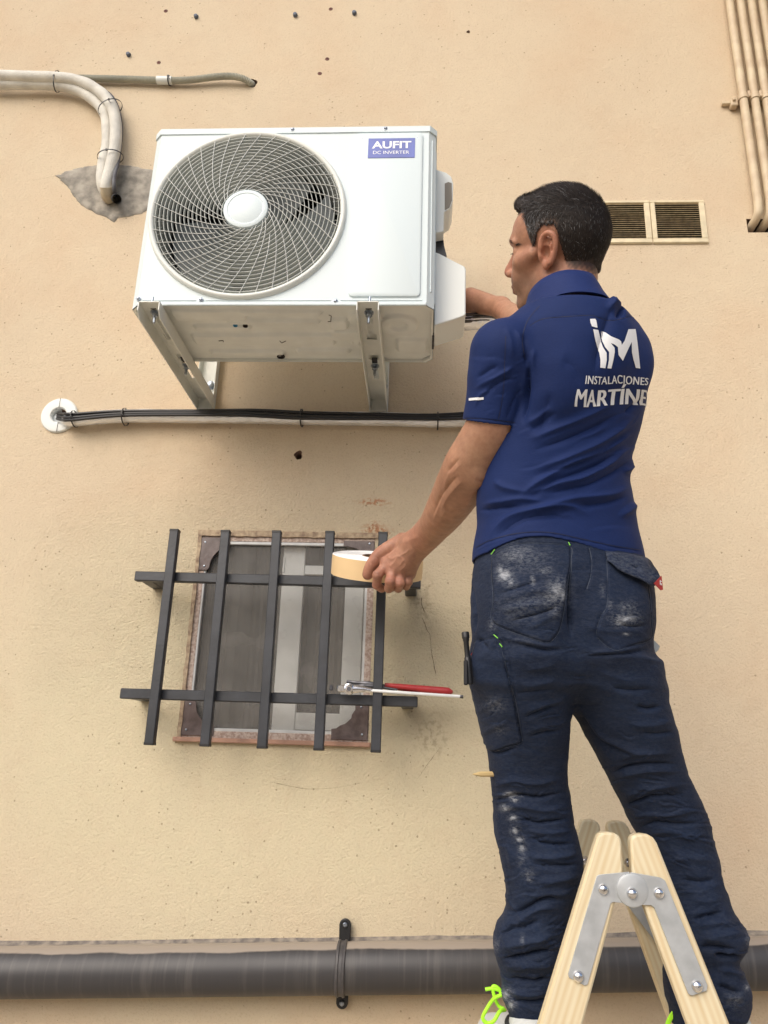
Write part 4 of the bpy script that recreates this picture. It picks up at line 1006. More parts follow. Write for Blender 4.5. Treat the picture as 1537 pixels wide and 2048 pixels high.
def fold(v, nn, pts, w_, h, taper=.25, only=None, cache=None):
    """push a soft fold (ridge h>0, valley h<0) into cloth along a line, width w_ in pixels of the photo at that depth"""
    if len(pts) > 2: pts = [p[:2] for p in spline([(x, y, 0) for x, y in pts], 5)]
    px, vis = cache if cache else (proj(v), ((v-CAM)*nn).sum(1) < 0)
    if only is not None: vis &= only
    lo = np.min(pts, 0)-3*w_; hi = np.max(pts, 0)+3*w_
    idx = np.where(vis & (px > lo).all(1) & (px < hi).all(1))[0]
    if len(idx) == 0: return
    d, t = seg_dist(px[idx], pts); e = np.clip(np.minimum(t, 1-t)/taper, 0, 1); e = e*e*(3-2*e)
    g_ = (.55*np.exp(-(d/w_)**2)+.5*np.exp(-1.7*d/w_)) if h > 0 else .35*np.exp(-(d/w_)**2)+.75*np.exp(-2.2*d/w_)
    v[idx] += nn[idx]*(h*e*g_)[:, None]
def fbm(p, sc, seed=0, oct_=3):
    """cheap vector noise from sines, smooth and non repeating at this size"""
    r = np.random.default_rng(seed); out = np.zeros(len(p)); a = 1
    for o_ in range(oct_):
        for _ in range(4):
            d = r.normal(size=3); d /= np.linalg.norm(d); ph = r.uniform(0, 6.28); w2 = r.normal(size=3); w2 /= np.linalg.norm(w2)
            q = p@d*sc+ph; out += a*np.sin(q+1.3*np.sin(p@w2*sc*.7+ph*2))/4
        a *= .5; sc *= 2.1
    return out

# ------------------------------------------------------------------ cloth and skin materials
def attr(n, name): a = n.nodes.new('ShaderNodeAttribute'); a.attribute_name = name; return a
def skin():
    m, n, b = newmat('skin'); L = n.links.new
    a = attr(n, 'tint'); tc = nd(n, 'ShaderNodeTexCoord')
    t = nd(n, 'ShaderNodeTexNoise', Scale=55, Detail=8, Roughness=.65); L(tc.outputs['Object'], t.inputs['Vector'])
    mx = nd(n, 'ShaderNodeMixRGB', blend_type='MULTIPLY'); mx.inputs[0].default_value = 1
    r = nd(n, 'ShaderNodeValToRGB'); r.color_ramp.elements[0].position = .3; r.color_ramp.elements[1].position = .7
    r.color_ramp.elements[0].color = (.80, .72, .70, 1); r.color_ramp.elements[1].color = (1.12, 1.10, 1.08, 1); L(t.outputs[0], r.inputs[0])
    L(a.outputs['Color'], mx.inputs[1]); L(r.outputs[0], mx.inputs[2]); L(mx.outputs[0], b.inputs['Base Color'])
    b.inputs['Roughness'].default_value = .48; b.inputs['Specular IOR Level'].default_value = .42
    b.inputs['Subsurface Weight'].default_value = .12; b.inputs['Subsurface Radius'].default_value = (.009, .004, .002); b.inputs['Subsurface Scale'].default_value = .6
    t2 = nd(n, 'ShaderNodeTexVoronoi', Scale=900); L(tc.outputs['Object'], t2.inputs['Vector'])
    t3 = nd(n, 'ShaderNodeTexNoise', Scale=130, Detail=4); L(tc.outputs['Object'], t3.inputs['Vector'])
    ad = nd(n, 'ShaderNodeMath', operation='ADD'); L(t2.outputs[0], ad.inputs[0]); L(t3.outputs[0], ad.inputs[1])
    bp = nd(n, 'ShaderNodeBump', Strength=.4, Distance=.0009); L(ad.outputs[0], bp.inputs['Height']); L(bp.outputs[0], b.inputs['Normal'])
    return m
MT['skin'] = skin()
def cloth(name, c1, c2, weave, rough, sheen, bump, stain=False):
    m, n, b = newmat(name); L = n.links.new; tc = nd(n, 'ShaderNodeTexCoord')
    t = nd(n, 'ShaderNodeTexNoise', Scale=9, Detail=6); L(tc.outputs['Object'], t.inputs['Vector'])
    mp = nd(n, 'ShaderNodeMapping'); mp.inputs['Scale'].default_value = (1, 1, 2.2); L(tc.outputs['Object'], mp.inputs[0])
    t4 = nd(n, 'ShaderNodeTexNoise', Scale=weave*.35, Detail=4); L(mp.outputs[0], t4.inputs['Vector'])
    mm = nd(n, 'ShaderNodeMath', operation='MULTIPLY_ADD'); L(t4.outputs[0], mm.inputs[0]); mm.inputs[1].default_value = .6; L(t.outputs[0], mm.inputs[2])
    r = nd(n, 'ShaderNodeValToRGB'); r.color_ramp.elements[0].position = .55; r.color_ramp.elements[1].position = 1.05
    r.color_ramp.elements[0].color = (*c1, 1); r.color_ramp.elements[1].color = (*c2, 1); L(mm.outputs[0], r.inputs[0])
    col = r.outputs[0]
    if stain:
        a = attr(n, 'stain'); t5 = nd(n, 'ShaderNodeTexNoise', Scale=120, Detail=9, Roughness=.78, Distortion=.3); L(mp.outputs[0], t5.inputs['Vector'])
        sub_ = nd(n, 'ShaderNodeMath', operation='MULTIPLY_ADD', use_clamp=True); L(t5.outputs[0], sub_.inputs[0]); sub_.inputs[1].default_value = 3.2; sub_.inputs[2].default_value = -1.35
        hi = nd(n, 'ShaderNodeMapRange'); hi.inputs['From Min'].default_value = .55; hi.inputs['From Max'].default_value = 1.0; hi.inputs['To Max'].default_value = .42; L(a.outputs['Color'], hi.inputs[0])
        s2_ = nd(n, 'ShaderNodeMath', operation='ADD', use_clamp=True); L(sub_.outputs[0], s2_.inputs[0]); L(hi.outputs[0], s2_.inputs[1])
        mu = nd(n, 'ShaderNodeMath', operation='MULTIPLY'); L(a.outputs['Color'], mu.inputs[0]); L(s2_.outputs[0], mu.inputs[1])
        mx = nd(n, 'ShaderNodeMixRGB'); L(mu.outputs[0], mx.inputs[0]); L(col, mx.inputs[1]); mx.inputs[2].default_value = (.36, .38, .41, 1); col = mx.outputs[0]
    L(col, b.inputs['Base Color']); b.inputs['Roughness'].default_value = rough; b.inputs['Specular IOR Level'].default_value = .25
    b.inputs['Sheen Weight'].default_value = sheen; b.inputs['Sheen Roughness'].default_value = .45; b.inputs['Sheen Tint'].default_value = (.55, .65, 1, 1)
    t2 = nd(n, 'ShaderNodeTexNoise', Scale=weave, Detail=2); L(tc.outputs['Object'], t2.inputs['Vector'])
    t3 = nd(n, 'ShaderNodeTexNoise', Scale=weave*.12, Detail=4, Distortion=.8); L(mp.outputs[0], t3.inputs['Vector'])
    ad = nd(n, 'ShaderNodeMath', operation='MULTIPLY_ADD'); L(t3.outputs[0], ad.inputs[0]); ad.inputs[1].default_value = 2.0; L(t2.outputs[0], ad.inputs[2])
    bp = nd(n, 'ShaderNodeBump', Strength=bump, Distance=.0018); L(ad.outputs[0], bp.inputs['Height']); L(bp.outputs[0], b.inputs['Normal'])
    return m
MT['shirt'] = cloth('blue_polo_fabric', (.0048, .0155, .076), (.0070, .0210, .098), 900, .75, .03, .14)
MT['rib'] = cloth('blue_rib_fabric', (.0060, .0170, .088), (.0080, .0220, .108), 500, .7, .04, .2)
MT['trouser'] = cloth('navy_work_cloth', (.0045, .0098, .027), (.0085, .0180, .046), 800, .8, .03, .34, stain=True)
MT['print_white'] = mat('print_white', (.74, .75, .77), .6)
MT['hair'] = None
def hairm():
    m, n, b = newmat('hair_strand'); a = attr(n, 'tint'); n.links.new(a.outputs['Color'], b.inputs['Base Color'])
    b.inputs['Roughness'].default_value = .6; b.inputs['Specular IOR Level'].default_value = .22; return m
MT['hair'] = hairm()

def seamline(pts, w_, name, m, parent, bvh, lift=.0006, n=10):
    return ribbon(pts, w_, name, m, parent, lift, bvh, n)
MT['thread_blue'] = mat('thread_blue', (.004, .009, .045), .7)
MT['thread_navy'] = mat('thread_navy', (.030, .042, .070), .7)
def creases(v, f, region, n, seed, hmax, wid, ang0, angs, lmin=18, lmax=70):
    '''many short sharp creases at random places inside a pixel region function'''
    r = np.random.default_rng(seed); nn = vnormals(v, f); cache = (proj(v), ((v-CAM)*nn).sum(1) < 0)
    for _ in range(n):
        x, y = region(r); a = math.radians(ang0(x, y)+r.normal()*angs); L = r.uniform(lmin, lmax); c, s_ = math.cos(a), math.sin(a); b_ = r.normal()*.15*L
        pts = [(x-c*L/2, y-s_*L/2), (x-s_*b_, y+c*b_), (x+c*L/2, y+s_*L/2)]; w_ = wid*r.uniform(.7, 1.4); h = hmax*r.uniform(.4, 1)
        fold(v, nn, pts, w_, -h, .4, None, cache); fold(v, nn, [(px_, py_+w_*1.1) for px_, py_ in pts], w_*1.3, h*.8, .4, None, cache)
# ================================================================== PERSON
HC = np.array([.264, -.93, 2.556]); HS = .985
def head_axes(yaw, pit, rol):
    yaw, pit, rol = map(math.radians, (yaw, pit, rol)); f = np.array([-math.cos(yaw)*math.cos(pit), math.sin(yaw)*math.cos(pit), math.sin(pit)])
    l = nrm(np.cross((0, 0, 1), f)); u = np.cross(f, l); return np.stack([f, l*math.cos(rol)+u*math.sin(rol), -l*math.sin(rol)+u*math.cos(rol)], 1)
HR_ = head_axes(27.5, 10.7, -30.1)
def H(x, y, z): return HC+HS*(HR_@np.array([x, y, z], float))
def hl(v): return ((v-HC)@HR_)/HS

SH_L, EL_L, WR_L = P(1003, 702, -.99), P(950, 945, -.835), P(848, 1086, -.53)
SH_R, EL_R, WR_R = P(1232, 688, -.82), P(1075, 668, -.64), P(1004, 616, -.40)
print('arm L', np.linalg.norm(SH_L-EL_L), np.linalg.norm(EL_L-WR_L), 'arm R', np.linalg.norm(SH_R-EL_R), np.linalg.norm(EL_R-WR_R))
# torso slices traced from the outline of the shirt
TOR = [(1130, 945, 1292, -.82, 16), (1110, 945, 1290, -.82, 16), (1060, 955, 1278, -.825, 18), (1010, 955, 1270, -.835, 22), (960, 963, 1262, -.845, 26), (900, 976, 1268, -.86, 30), (850, 1004, 1284, -.875, 34), (800, 1022, 1296, -.89, 38),
       (740, 1036, 1301, -.90, 42), (700, 1042, 1298, -.905, 42), (665, 1050, 1286, -.91, 42)]
def levels(rows, ratios, shrink=0, grow=0):
    out = []; ratios = ratios if hasattr(ratios, '__len__') else [ratios]
    for i_, (y, xl, xr, Y, an) in enumerate(rows):
        ratio = ratios[min(i_, len(ratios)-1)]
        a_, b_ = P(xl, y, Y), P(xr, y, Y); c_ = (a_+b_)/2; e = (b_[0]-a_[0])/2
        # widest slice as seen along the ray: account for the view direction across X
        t = math.radians(an); A = e/math.sqrt(math.cos(t)**2+(ratio*math.sin(t))**2)
        out.append((c_[2], c_[0], Y, max(.01, A-shrink), max(.01, A*ratio-shrink), an))
    return out
T_LV = levels(TOR, .70)
print('torso', [tuple(np.round(r, 3)) for r in T_LV])
man = thing('person', (T_LV[0][1], T_LV[0][2], 1.02), 'man in a blue polo shirt and dusty navy trousers standing on the ladder', 'person')

# ---------------- body
F = Field((-.16, -1.10, 1.86), (.50, -.16, 2.93), .0021)
# trunk under the clothes
F.loft([(z, x, y, a-.018, b-.018, an) for z, x, y, a, b, an in T_LV if z > 1.84], k=.02)
C7 = P(1152, 610, -.945); print('C7', C7)
F.cap(C7+np.array([0, .02, -.06]), SH_L, .055, .045, k=.03); F.cap(C7+np.array([0, .02, -.06]), SH_R, .050, .038, k=.03)
# neck
nb = C7+np.array([-.020, .035, -.035])
F.cap(H(-.020, 0, -.02), nb, .055*HS, .060, k=.02); F.cap(H(-.040, 0, -.015), C7+np.array([-.005, .02, -.01]), .043, .045, k=.02)
F.cap(H(-.01, .055, -.045), nb+np.array([-.045, -.0, -.02]), .014, .013, k=.022)     # neck muscle
# skull and face
F.ell(H(-.008, 0, .045), np.array([.095, .077, .074])*HS, HR_, k=.02)
F.ell(H(-.040, 0, .028), np.array([.064, .067, .064])*HS, HR_, k=.02)
F.ell(H(.038, 0, .044), np.array([.050, .060, .052])*HS, HR_, k=.02)
F.ell(H(.034, 0, -.020), np.array([.058, .058, .080])*HS, HR_, k=.02)
F.ell(H(.040, 0, -.062), np.array([.050, .047, .046])*HS, HR_, k=.016)
F.ell(H(.074, 0, -.096), np.array([.019, .022, .017])*HS, HR_, k=.016)
for s in (1, -1):
    F.cap(H(.000, s*.058, -.052), H(.066, s*.024, -.096), .013, .012, k=.022)
    F.ell(H(.056, s*.044, -.012), np.array([.024, .021, .017])*HS, HR_, k=.020)
    F.cap(H(.030, s*.064, .000), H(.055, s*.050, -.008), .010, .012, k=.015)
    F.ell(H(.070, s*.028, -.045), np.array([.020, .020, .024])*HS, HR_, k=.02)
F.cap(H(.078, -.028, .032), H(.078, .028, .032), .013, k=.014)
F.ell(H(.101, .032, .008), np.array([.024, .020, .0145])*HS, HR_, k=.010, mode='s')
F.ell(H(.101, -.032, .008), np.array([.024, .020, .0145])*HS, HR_, k=.010, mode='s')
for s in (1, -1):
    F.cap(H(.078, s*.018, .014), H(.071, s*.047, .012), .0062, .0060, k=.006); F.cap(H(.077, s*.020, .003), H(.070, s*.046, .004), .0058, k=.006)
    F.cap(H(.080, s*.012, .031), H(.070, s*.052, .029), .0065, .006, k=.009)
F.cap(H(.084, 0, .022), H(.104, 0, -.018), .0080, .0090, k=.010); F.cap(H(.090, 0, -.004), H(.108, 0, -.026), .009, .0118, k=.008)
for s in (1, -1):
    F.ell(H(.0985, s*.0135, -.031), np.array([.0115, .0075, .0085])*HS, HR_, k=.005)
    F.ell(H(.1035, s*.0068, -.0405), np.array([.006, .0035, .004])*HS, HR_, k=.003, mode='s')
F.cap(H(.0925, 0, -.040), H(.0935, 0, -.052), .009, .010, k=.010)
F.cap(H(.0935, -.016, -.0590), H(.0935, .016, -.0590), .0055, k=.007); F.cap(H(.0915, -.014, -.0700), H(.0915, .014, -.0700), .0062, k=.006)
F.cap(H(.1005, -.024, -.0645), H(.1005, .024, -.0645), .0030, k=.003, mode='s'); F.cap(H(.099, -.012, -.083), H(.099, .012, -.083), .006, k=.010, mode='s')
# ears
def ear(s):
    def E(x, z, o): return H(-.003+x*.84-o*.38, s*(.0725+o*.92), -.0005+z*.97)
    F.ell(E(.0, .0, .006), np.array([.018, .007, .028])*HS, HR_, k=.006)
    hx = [(.012, .004), (.013, .016), (.008, .029), (-.005, .036), (-.017, .031), (-.022, .018), (-.021, .002), (-.015, -.014), (-.008, -.024)]
    F.chain([E(x, z, .0125+.004*(x < 0)) for x, z in hx], [.0044]*4+[.0048]*3+[.0050, .006], k=.003)
    F.chain([E(.002, .023, .012), E(-.010, .018, .013), E(-.0125, .004, .013), E(-.007, -.010, .012)], [.0032, .0036, .0036, .0036], k=.004)
    F.ell(E(.001, -.027, .011), np.array([.0088, .0052, .0095])*HS, HR_, k=.006)
    F.ell(E(.012, -.006, .010), np.array([.0055, .006, .0085])*HS, HR_, k=.004)
    F.ell(E(.001, -.001, .0155), np.array([.0092, .0125, .0135])*HS, HR_, k=.003, mode='s'); F.ell(E(-.002, .019, .0180), np.array([.0075, .0085, .009])*HS, HR_, k=.003, mode='s')
    F.cap(E(-.015, .022, .0175), E(-.0165, .0, .0175), .0026, k=.003, mode='s')
ear(1); ear(-1)
# left arm: deltoid, upper arm, elbow, forearm
u = nrm(EL_L-SH_L); w_ = nrm(WR_L-EL_L)
def PR(x, y, Y, hw): p = P(x, y, Y); return p, hw*((p-CAM)@FW)/FPX
F.ell(SH_L+u*.08, (.042, .044, .085), np.stack([nrm(np.cross(u, (0, 1, 0))), nrm(np.cross(u, np.cross(u, (0, 1, 0)))), u], 1), k=.03)
ST = [(1003, 720, -.99, 56), (992, 790, -.965, 55), (982, 850, -.935, 53), (959, 897, -.90, 49), (939, 932, -.865, 52), (921, 971, -.80, 51), (893, 1019, -.70, 42), (870, 1052, -.61, 33.5), (846, 1078, -.535, 31), (832, 1090, -.505, 31)]
ST = [(x, y, Y, h_*(.82 if y < 800 else .90 if y < 851 else 1)) for x, y, Y, h_ in ST]; ps = [PR(*r) for r in ST]; F.chain([p[0] for p in ps], [p[1]*(.96 if i > 3 else 1) for i, p in enumerate(ps)], k=.012, n=4)
F.ell(P(957, 951, -.888), (.016, .016, .020), k=.022)                                                     # olecranon
WR_L = ps[-2][0]; w_ = nrm(ps[-1][0]-ps[-3][0])
# left hand on the tape roll
def J(x, y, Y): return P(x, y, Y)
palm = {'th': J(806, 1082, -.475), 'i': J(775, 1128, -.462), 'm': J(786, 1141, -.468), 'r': J(802, 1148, -.462), 'p': J(819, 1147, -.447)}
for k_, r in (('i', .0155), ('m', .0160), ('r', .0155), ('p', .0140)): F.cap(WR_L+w_*.022, palm[k_], .0245, r*1.1, k=.012)
F.cap(palm['i'], palm['p'], .0135, .0125, k=.012)
F.cap(J(820, 1098, -.455), J(800, 1132, -.425), .024, .020, k=.015)                                      # heel and palm side
F.cap(WR_L+w_*.01, palm['th'], .022, .018, k=.016)
F.chain([palm['th'], J(766, 1104, -.458), J(746, 1127, -.448), J(736, 1149, -.432)], [.0190, .0165, .0150, .0138], k=.010, n=4)
fing = {'i': [palm['i'], J(756, 1150, -.474), J(754, 1170, -.452), J(764, 1178, -.430)], 'm': [palm['m'], J(781, 1162, -.482), J(778, 1177, -.458), J(784, 1176, -.432)],
        'r': [palm['r'], J(800, 1166, -.476), J(797, 1177, -.452), J(800, 1174, -.428)], 'p': [palm['p'], J(817, 1164, -.460), J(813, 1173, -.440), J(813, 1170, -.422)]}
for k_, r in (('i', .0118), ('m', .0118), ('r', .0112), ('p', .0100)):
    q = fing[k_]; F.cap(q[0], q[1], r*1.12, r*1.0, k=.006); F.cap(q[1], q[2], r*1.03, r*.95, k=.0025); F.cap(q[2], q[3], r*.95, r*.82, k=.0025)
    F.ell(q[0]+np.array([0, -.006, .002]), (.0085, .0085, .0085), k=.008); F.ell(q[1], (r*1.08,)*3, k=.003)
# veins and tendons of the back of the hand and the forearm
def vein(pts, r=.0018, lift=0.0):
    F.chain(pts, [r*.6]+[r]*(len(pts)-2)+[r*.6], k=.004, n=5)
VEINS = [[(772, 1108), (784, 1118), (797, 1112), (806, 1120), (798, 1135)], [(797, 1112), (790, 1124), (779, 1134)], [(806, 1118), (812, 1130), (800, 1142)], [(820, 1098), (812, 1106), (800, 1112)], [(909, 932), (895, 955), (890, 975), (884, 1000), (872, 1030), (866, 1045)], [(884, 1000), (892, 1018), (880, 1040)]]
# right arm reaching into the valve cover
F.cap(SH_R, EL_R, .038, .040, k=.03); wR = nrm(WR_R-EL_R)
F.cap(EL_R, EL_R+wR*.10, .042, .036, k=.02); F.cap(EL_R+wR*.10, WR_R, .036, .0270, k=.02)
hR = J(941, 600, -.315); F.cap(WR_R, hR, .0265, .036, k=.02, flat=(nrm(np.cross(wR, (0, 0, 1))), .75))
for i, (dx, dz) in enumerate(((0, .030), (-.006, .010), (-.004, -.010), (.004, -.029))):
    b0 = hR+np.array([-.028, .02, dz*.9]); F.cap(hR+np.array([0, 0, dz*.7]), b0, .014, .0115, k=.01); F.cap(b0, b0+np.array([-.036+dx, .022, -.004]), .0108, .0100, k=.004); F.cap(b0+np.array([-.036+dx, .022, -.004]), b0+np.array([-.058+dx, .028, -.018]), .0098, .0085, k=.003)
F.cap(hR+np.array([.0, .01, .010]), hR+np.array([-.040, .0, .030]), .018, .0120, k=.014); F.cap(hR+np.array([-.040, .0, .030]), hR+np.array([-.072, .01, .022]), .0115, .0095, k=.004)
bv, bf = F.mesh(); del F
bv = relax(bv, bf, 2, .4); bn = vnormals(bv, bf)
if ((bv-bv.mean(0))*bn).sum(1).mean() < 0: bf = bf[:, ::-1]; bn = -bn
# surface details
isarm = proj(bv)[:, 0] < 930
for p_ in VEINS[:4]: fold(bv, bn, p_, 2.6, .0016, .12)
for p_ in VEINS[4:]: fold(bv, bn, p_, 3.5, .0016, .3)
for x, y in ((776, 1131), (788, 1143), (803, 1149)): fold(bv, bn, [(x-2, y), (x+2, y)], 6, .0012, .01)
for k_ in ('i', 'm', 'r'):     # creases at the knuckles
    a, b = proj(fing[k_][1]); fold(bv, bn, [(a-7, b-1), (a+7, b-2)], 1.5, -.0010, .1)
fold(bv, bn, [(738, 1124), (752, 1131)], 1.6, -.0010, .2); fold(bv, bn, [(748, 1110), (760, 1122), (763, 1140)], 3.0, -.0014, .2)
fold(bv, bn, [(950, 956), (962, 964), (976, 958)], 3.5, -.0015, .3); fold(bv, bn, [(893, 948), (905, 932), (922, 914)], 5, -.0032, .35); fold(bv, bn, [(902, 950), (914, 937), (925, 925)], 3, .0014, .35)
fold(bv, bn, [(866, 1036), (878, 1000), (900, 968), (922, 948)], 6, -.0042, .3); fold(bv, bn, [(880, 1042), (890, 1005), (912, 975), (932, 955)], 6, .0028, .3); fold(bv, bn, [(925, 1030), (940, 1000), (958, 975)], 9, .002, .3)
fold(bv, bn, [(855, 1055), (868, 1058), (876, 1056)], 2.0, -.0009, .3); fold(bv, bn, [(915, 1035), (935, 1015), (950, 1008)], 2.5, -.0010, .3)
fold(bv, bn, [(795, 1090), (820, 1080), (842, 1072)], 6, .0018, .3)
q = hl(bv)
# smile and crow's feet lines
def hfold(pts, w2, h):
    d, t = seg_dist(q, pts); e = np.clip(np.minimum(t, 1-t)/.2, 0, 1); m = d < w2*3
    bv[m] += bn[m]*(h*e*np.exp(-(d/w2)**2))[m][:, None]
hfold([(.090, .020, -.036), (.082, .031, -.050), (.075, .034, -.068)], .0028, -.0016)
for z in (.016, .010, .003): hfold([(.062, .050, z), (.054, .057, z*1.5)], .0014, -.0007)
hfold([(.075, .024, -.004), (.068, .042, -.003)], .002, -.0008)
# tints
base = np.array([.40, .213, .135]); tint = np.tile(base, (len(bv), 1))
n1 = fbm(bv, 60, 3); tint *= (1+.08*n1)[:, None]; n2_ = fbm(bv, 22, 17); tint *= 1+np.clip(n2_, -1, 1)[:, None]*np.array([.03, -.06, -.05])
inh = (np.linalg.norm(q*np.array([1, 1, .8]), axis=1) < .16)
beard = np.clip((q[:, 0]+.015)/.02, 0, 1)*np.clip((-.030-q[:, 2]-.0*q[:, 0])/.022, 0, 1)*np.clip((q[:, 2]+.125)/.02, 0, 1)*inh
mous = np.exp(-((q[:, 2]+.050)/.008)**2)*np.clip((q[:, 0]-.075)/.01, 0, 1)*inh; beard = np.clip(np.maximum(beard*.8, mous), 0, 1)*(.78+.22*fbm(bv, 300, 8))
tint = tint*(1-.52*beard[:, None]*np.array([1, .85, .75]))
lip = np.exp(-((q[:, 2]+.0645)/.0085)**2)*np.clip((q[:, 0]-.088)/.004, 0, 1)*np.clip((.026-abs(q[:, 1]))/.006, 0, 1)*inh
tint = tint*(1-lip[:, None])+lip[:, None]*np.array([.27, .125, .095])
earm = np.clip((abs(q[:, 1])-.077)/.004, 0, 1)*inh*(q[:, 2] > -.05); tint *= 1+earm[:, None]*np.array([.07, .0, .0])
nose = np.exp(-(np.linalg.norm(q-np.array([.105, 0, -.028]), axis=1)/.016)**2)*inh; tint *= 1+nose[:, None]*np.array([.12, -.05, -.03])
pxb = proj(bv); hand = np.clip((865-pxb[:, 0])/40, 0, 1)*(bv[:, 1] > -.62)*(pxb[:, 1] > 1000); tint *= 1+hand[:, None]*np.array([-.04, -.08, -.02])
tips = np.zeros(len(bv))
for p_ in (fing['i'][2], fing['m'][1], fing['r'][1], J(736, 1149, -.432)): tips = np.maximum(tips, np.exp(-(np.linalg.norm(bv-p_, axis=1)/.014)**2))
tint *= 1+tips[:, None]*np.array([.05, -.14, -.10])
# scalp under the hair
def hairmask(q):
    """>0 where hair grows, metres inside the hairline; q in head coordinates"""
    x, y, z = q[:, 0], np.abs(q[:, 1]), q[:, 2]
    # hairline as a height above which hair grows, going from forehead to temple, sideburn, ear and nape
    xs_ = np.array([-.2, -.091, -.077, -.065, -.048, -.041, -.037, -.031, -.024, .004, .013, .019, .0225, .026, .031, .036, .0405, .0425, .06, .2])
    zs_ = np.array([-.058, -.055, -.050, -.046, -.040, -.028, -.006, .03, .046, .046, .034, .020, .010, .009, .022, .038, .054, .082, .089, .090])
    hz = np.interp(x, xs_, zs_)
    front = np.clip((x-.05)/.03, 0, 1); hz = hz-(.010*np.clip((.03-y)/.03, 0, 1))*front
    return z-hz+.0035*np.sin(x*310+y*170)*np.sin(y*260+1.3)+.002*np.sin(x*700+z*500)
hm = hairmask(q); sc = np.clip(hm/.007+.1, 0, 1)*inh*(1-np.clip((abs(q[:, 1])-.0765)/.004, 0, 1)*(q[:, 2] < .046))
tint = tint*(1-.90*sc[:, None]*np.clip(.45+hm/.03, .45, 1)[:, None])
body = mk('body', bv, bf, 'skin', man, {'tint': np.clip(tint, .005, 1)})
# eyes, brows
BV = BVHTree.FromPolygons([Vector(p) for p in bv], [tuple(int(i) for i in f) for f in bf[::1]])
def skin_at(y, z, x0=.13):
    a = H(x0, y, z); h = BV.ray_cast(Vector(a), Vector(-HR_[:, 0]), .1); return None if h[0] is None else hl(np.array(h[0])[None])[0]
for s in (1, -1):
    m_ = MB(); c_ = H(.0695, s*.032, .0085); m_.lathe([(.0118*math.sin(t), -.0118*math.cos(t)) for t in np.linspace(0.01, math.pi-.01, 14)], c_, axis=HR_[:, 0], n=20); e_ = m_.build('eye', mat('eye_white', (.62, .58, .54), .15), man)
    m_ = MB(); m_.lathe([(.0001, .0121), (.0030, .0119), (.0055, .0108)], c_, axis=HR_[:, 0], n=16); m_.build('iris', mat('iris_dark', (.03, .02, .014), .1), e_)
    bl = []
    m_ = MB()
    for i in range(520):
        t = rng.uniform(0, 1); p_ = skin_at(s*(.010+.046*t), 0.0315+.006*math.sin(t*2.8)-.011*t*t+rng.normal()*(.0022*(1-.5*t)))
        if p_ is None: continue
        d_ = np.array([.12, s*.75, .30-.5*t+rng.normal()*.2]); d_ /= np.linalg.norm(d_); p_ = p_-np.array([.0005, 0, 0])
        nx = skin_at(p_[1]+d_[1]*.007, p_[2]+d_[2]*.007); q_ = p_+d_*.007 if nx is None else nx+np.array([.0013, 0, 0])
        a = H(*p_); b = H(*q_); sd2 = nrm(np.cross(b-a, HR_[:, 0]))*.0003; m_.add([a-sd2, a+sd2, b], [(0, 1, 2)])
    m_.build('eyebrow', mat('brow_hair', (.02, .014, .011), .6), man, smooth=None)
    m_ = MB()
    for i in range(40):
        t = i/39; p_ = skin_at(s*(.018+.032*t), .0095-.003*abs(t-.5))
        if p_ is None: continue
        a = H(*(p_-np.array([.0006, 0, 0]))); b = H(*(p_+np.array([.0075, s*.001, -.002+.001*math.sin(i*2)]))); sd2 = HR_[:, 2]*.00035; m_.add([a-sd2, a+sd2, b], [(0, 1, 2)])
    m_.build('eyelashes', 'hole_dark', man, smooth=None)
# ---------------- hair
HF = Field(HC-.17, HC+.19, .0022)
HF.ell(H(-.008, 0, .045), np.array([.099, .0815, .080])*HS, HR_, k=.02)
HF.ell(H(-.041, 0, .028), np.array([.069, .0725, .069])*HS, HR_, k=.02)
HF.ell(H(.032, 0, .048), np.array([.051, .061, .052])*HS, HR_, k=.02)
HF.cap(H(-.026, 0, -.01), H(-.034, 0, -.070), .0620, .0550, k=.02)
HF.ell(H(-.004, 0, .070), np.array([.080, .064, .059])*HS, HR_, k=.02)       # longer top
HF.chain([H(.022, -.030, .100), H(.048, -.006, .102), H(.062, .016, .096), H(.058, .040, .087)], [.022, .020, .018, .012], k=.02)      # quiff
hv, hf = HF.mesh(); del HF
hv = relax(hv, hf, 2, .5); hn = vnormals(hv, hf)
if ((hv-hv.mean(0))*hn).sum(1).mean() < 0: hf = hf[:, ::-1]; hn = -hn
hq = hl(hv); hmk = hairmask(hq)
hv += hn*(.0022*fbm(hq, 150, 5)*np.clip((hq[:, 2]-.06)/.04, 0, 1)+.0006*fbm(hq, 260, 6))[:, None]
# sink the cap under the skin outside the hairline so that its edge fades
hv -= hn*(np.clip(1-hmk/.010, 0, 1)*.012)[:, None]
keep = (hmk > -.012); fk = keep[hf].all(1); used = np.unique(hf[fk]); remap = -np.ones(len(hv), int); remap[used] = np.arange(len(used))
grey = np.clip(1-abs(hq[:, 2]-.055)/.045, 0, 1)*np.clip((hq[:, 0]+.02)/.03, 0, 1)
ht = np.array([.020, .016, .014])[None]*(1+.3*fbm(hq, 300, 2))[:, None]+grey[:, None]*.022
fade = np.clip(1-hmk/.042, 0, 1)*(hq[:, 2] < .07); ht = ht+fade[:, None]*np.array([.085, .050, .034])
hair = mk('hair', hv[used], remap[hf[fk]], 'hair', man, {'tint': np.clip(ht[used], .003, 1)})
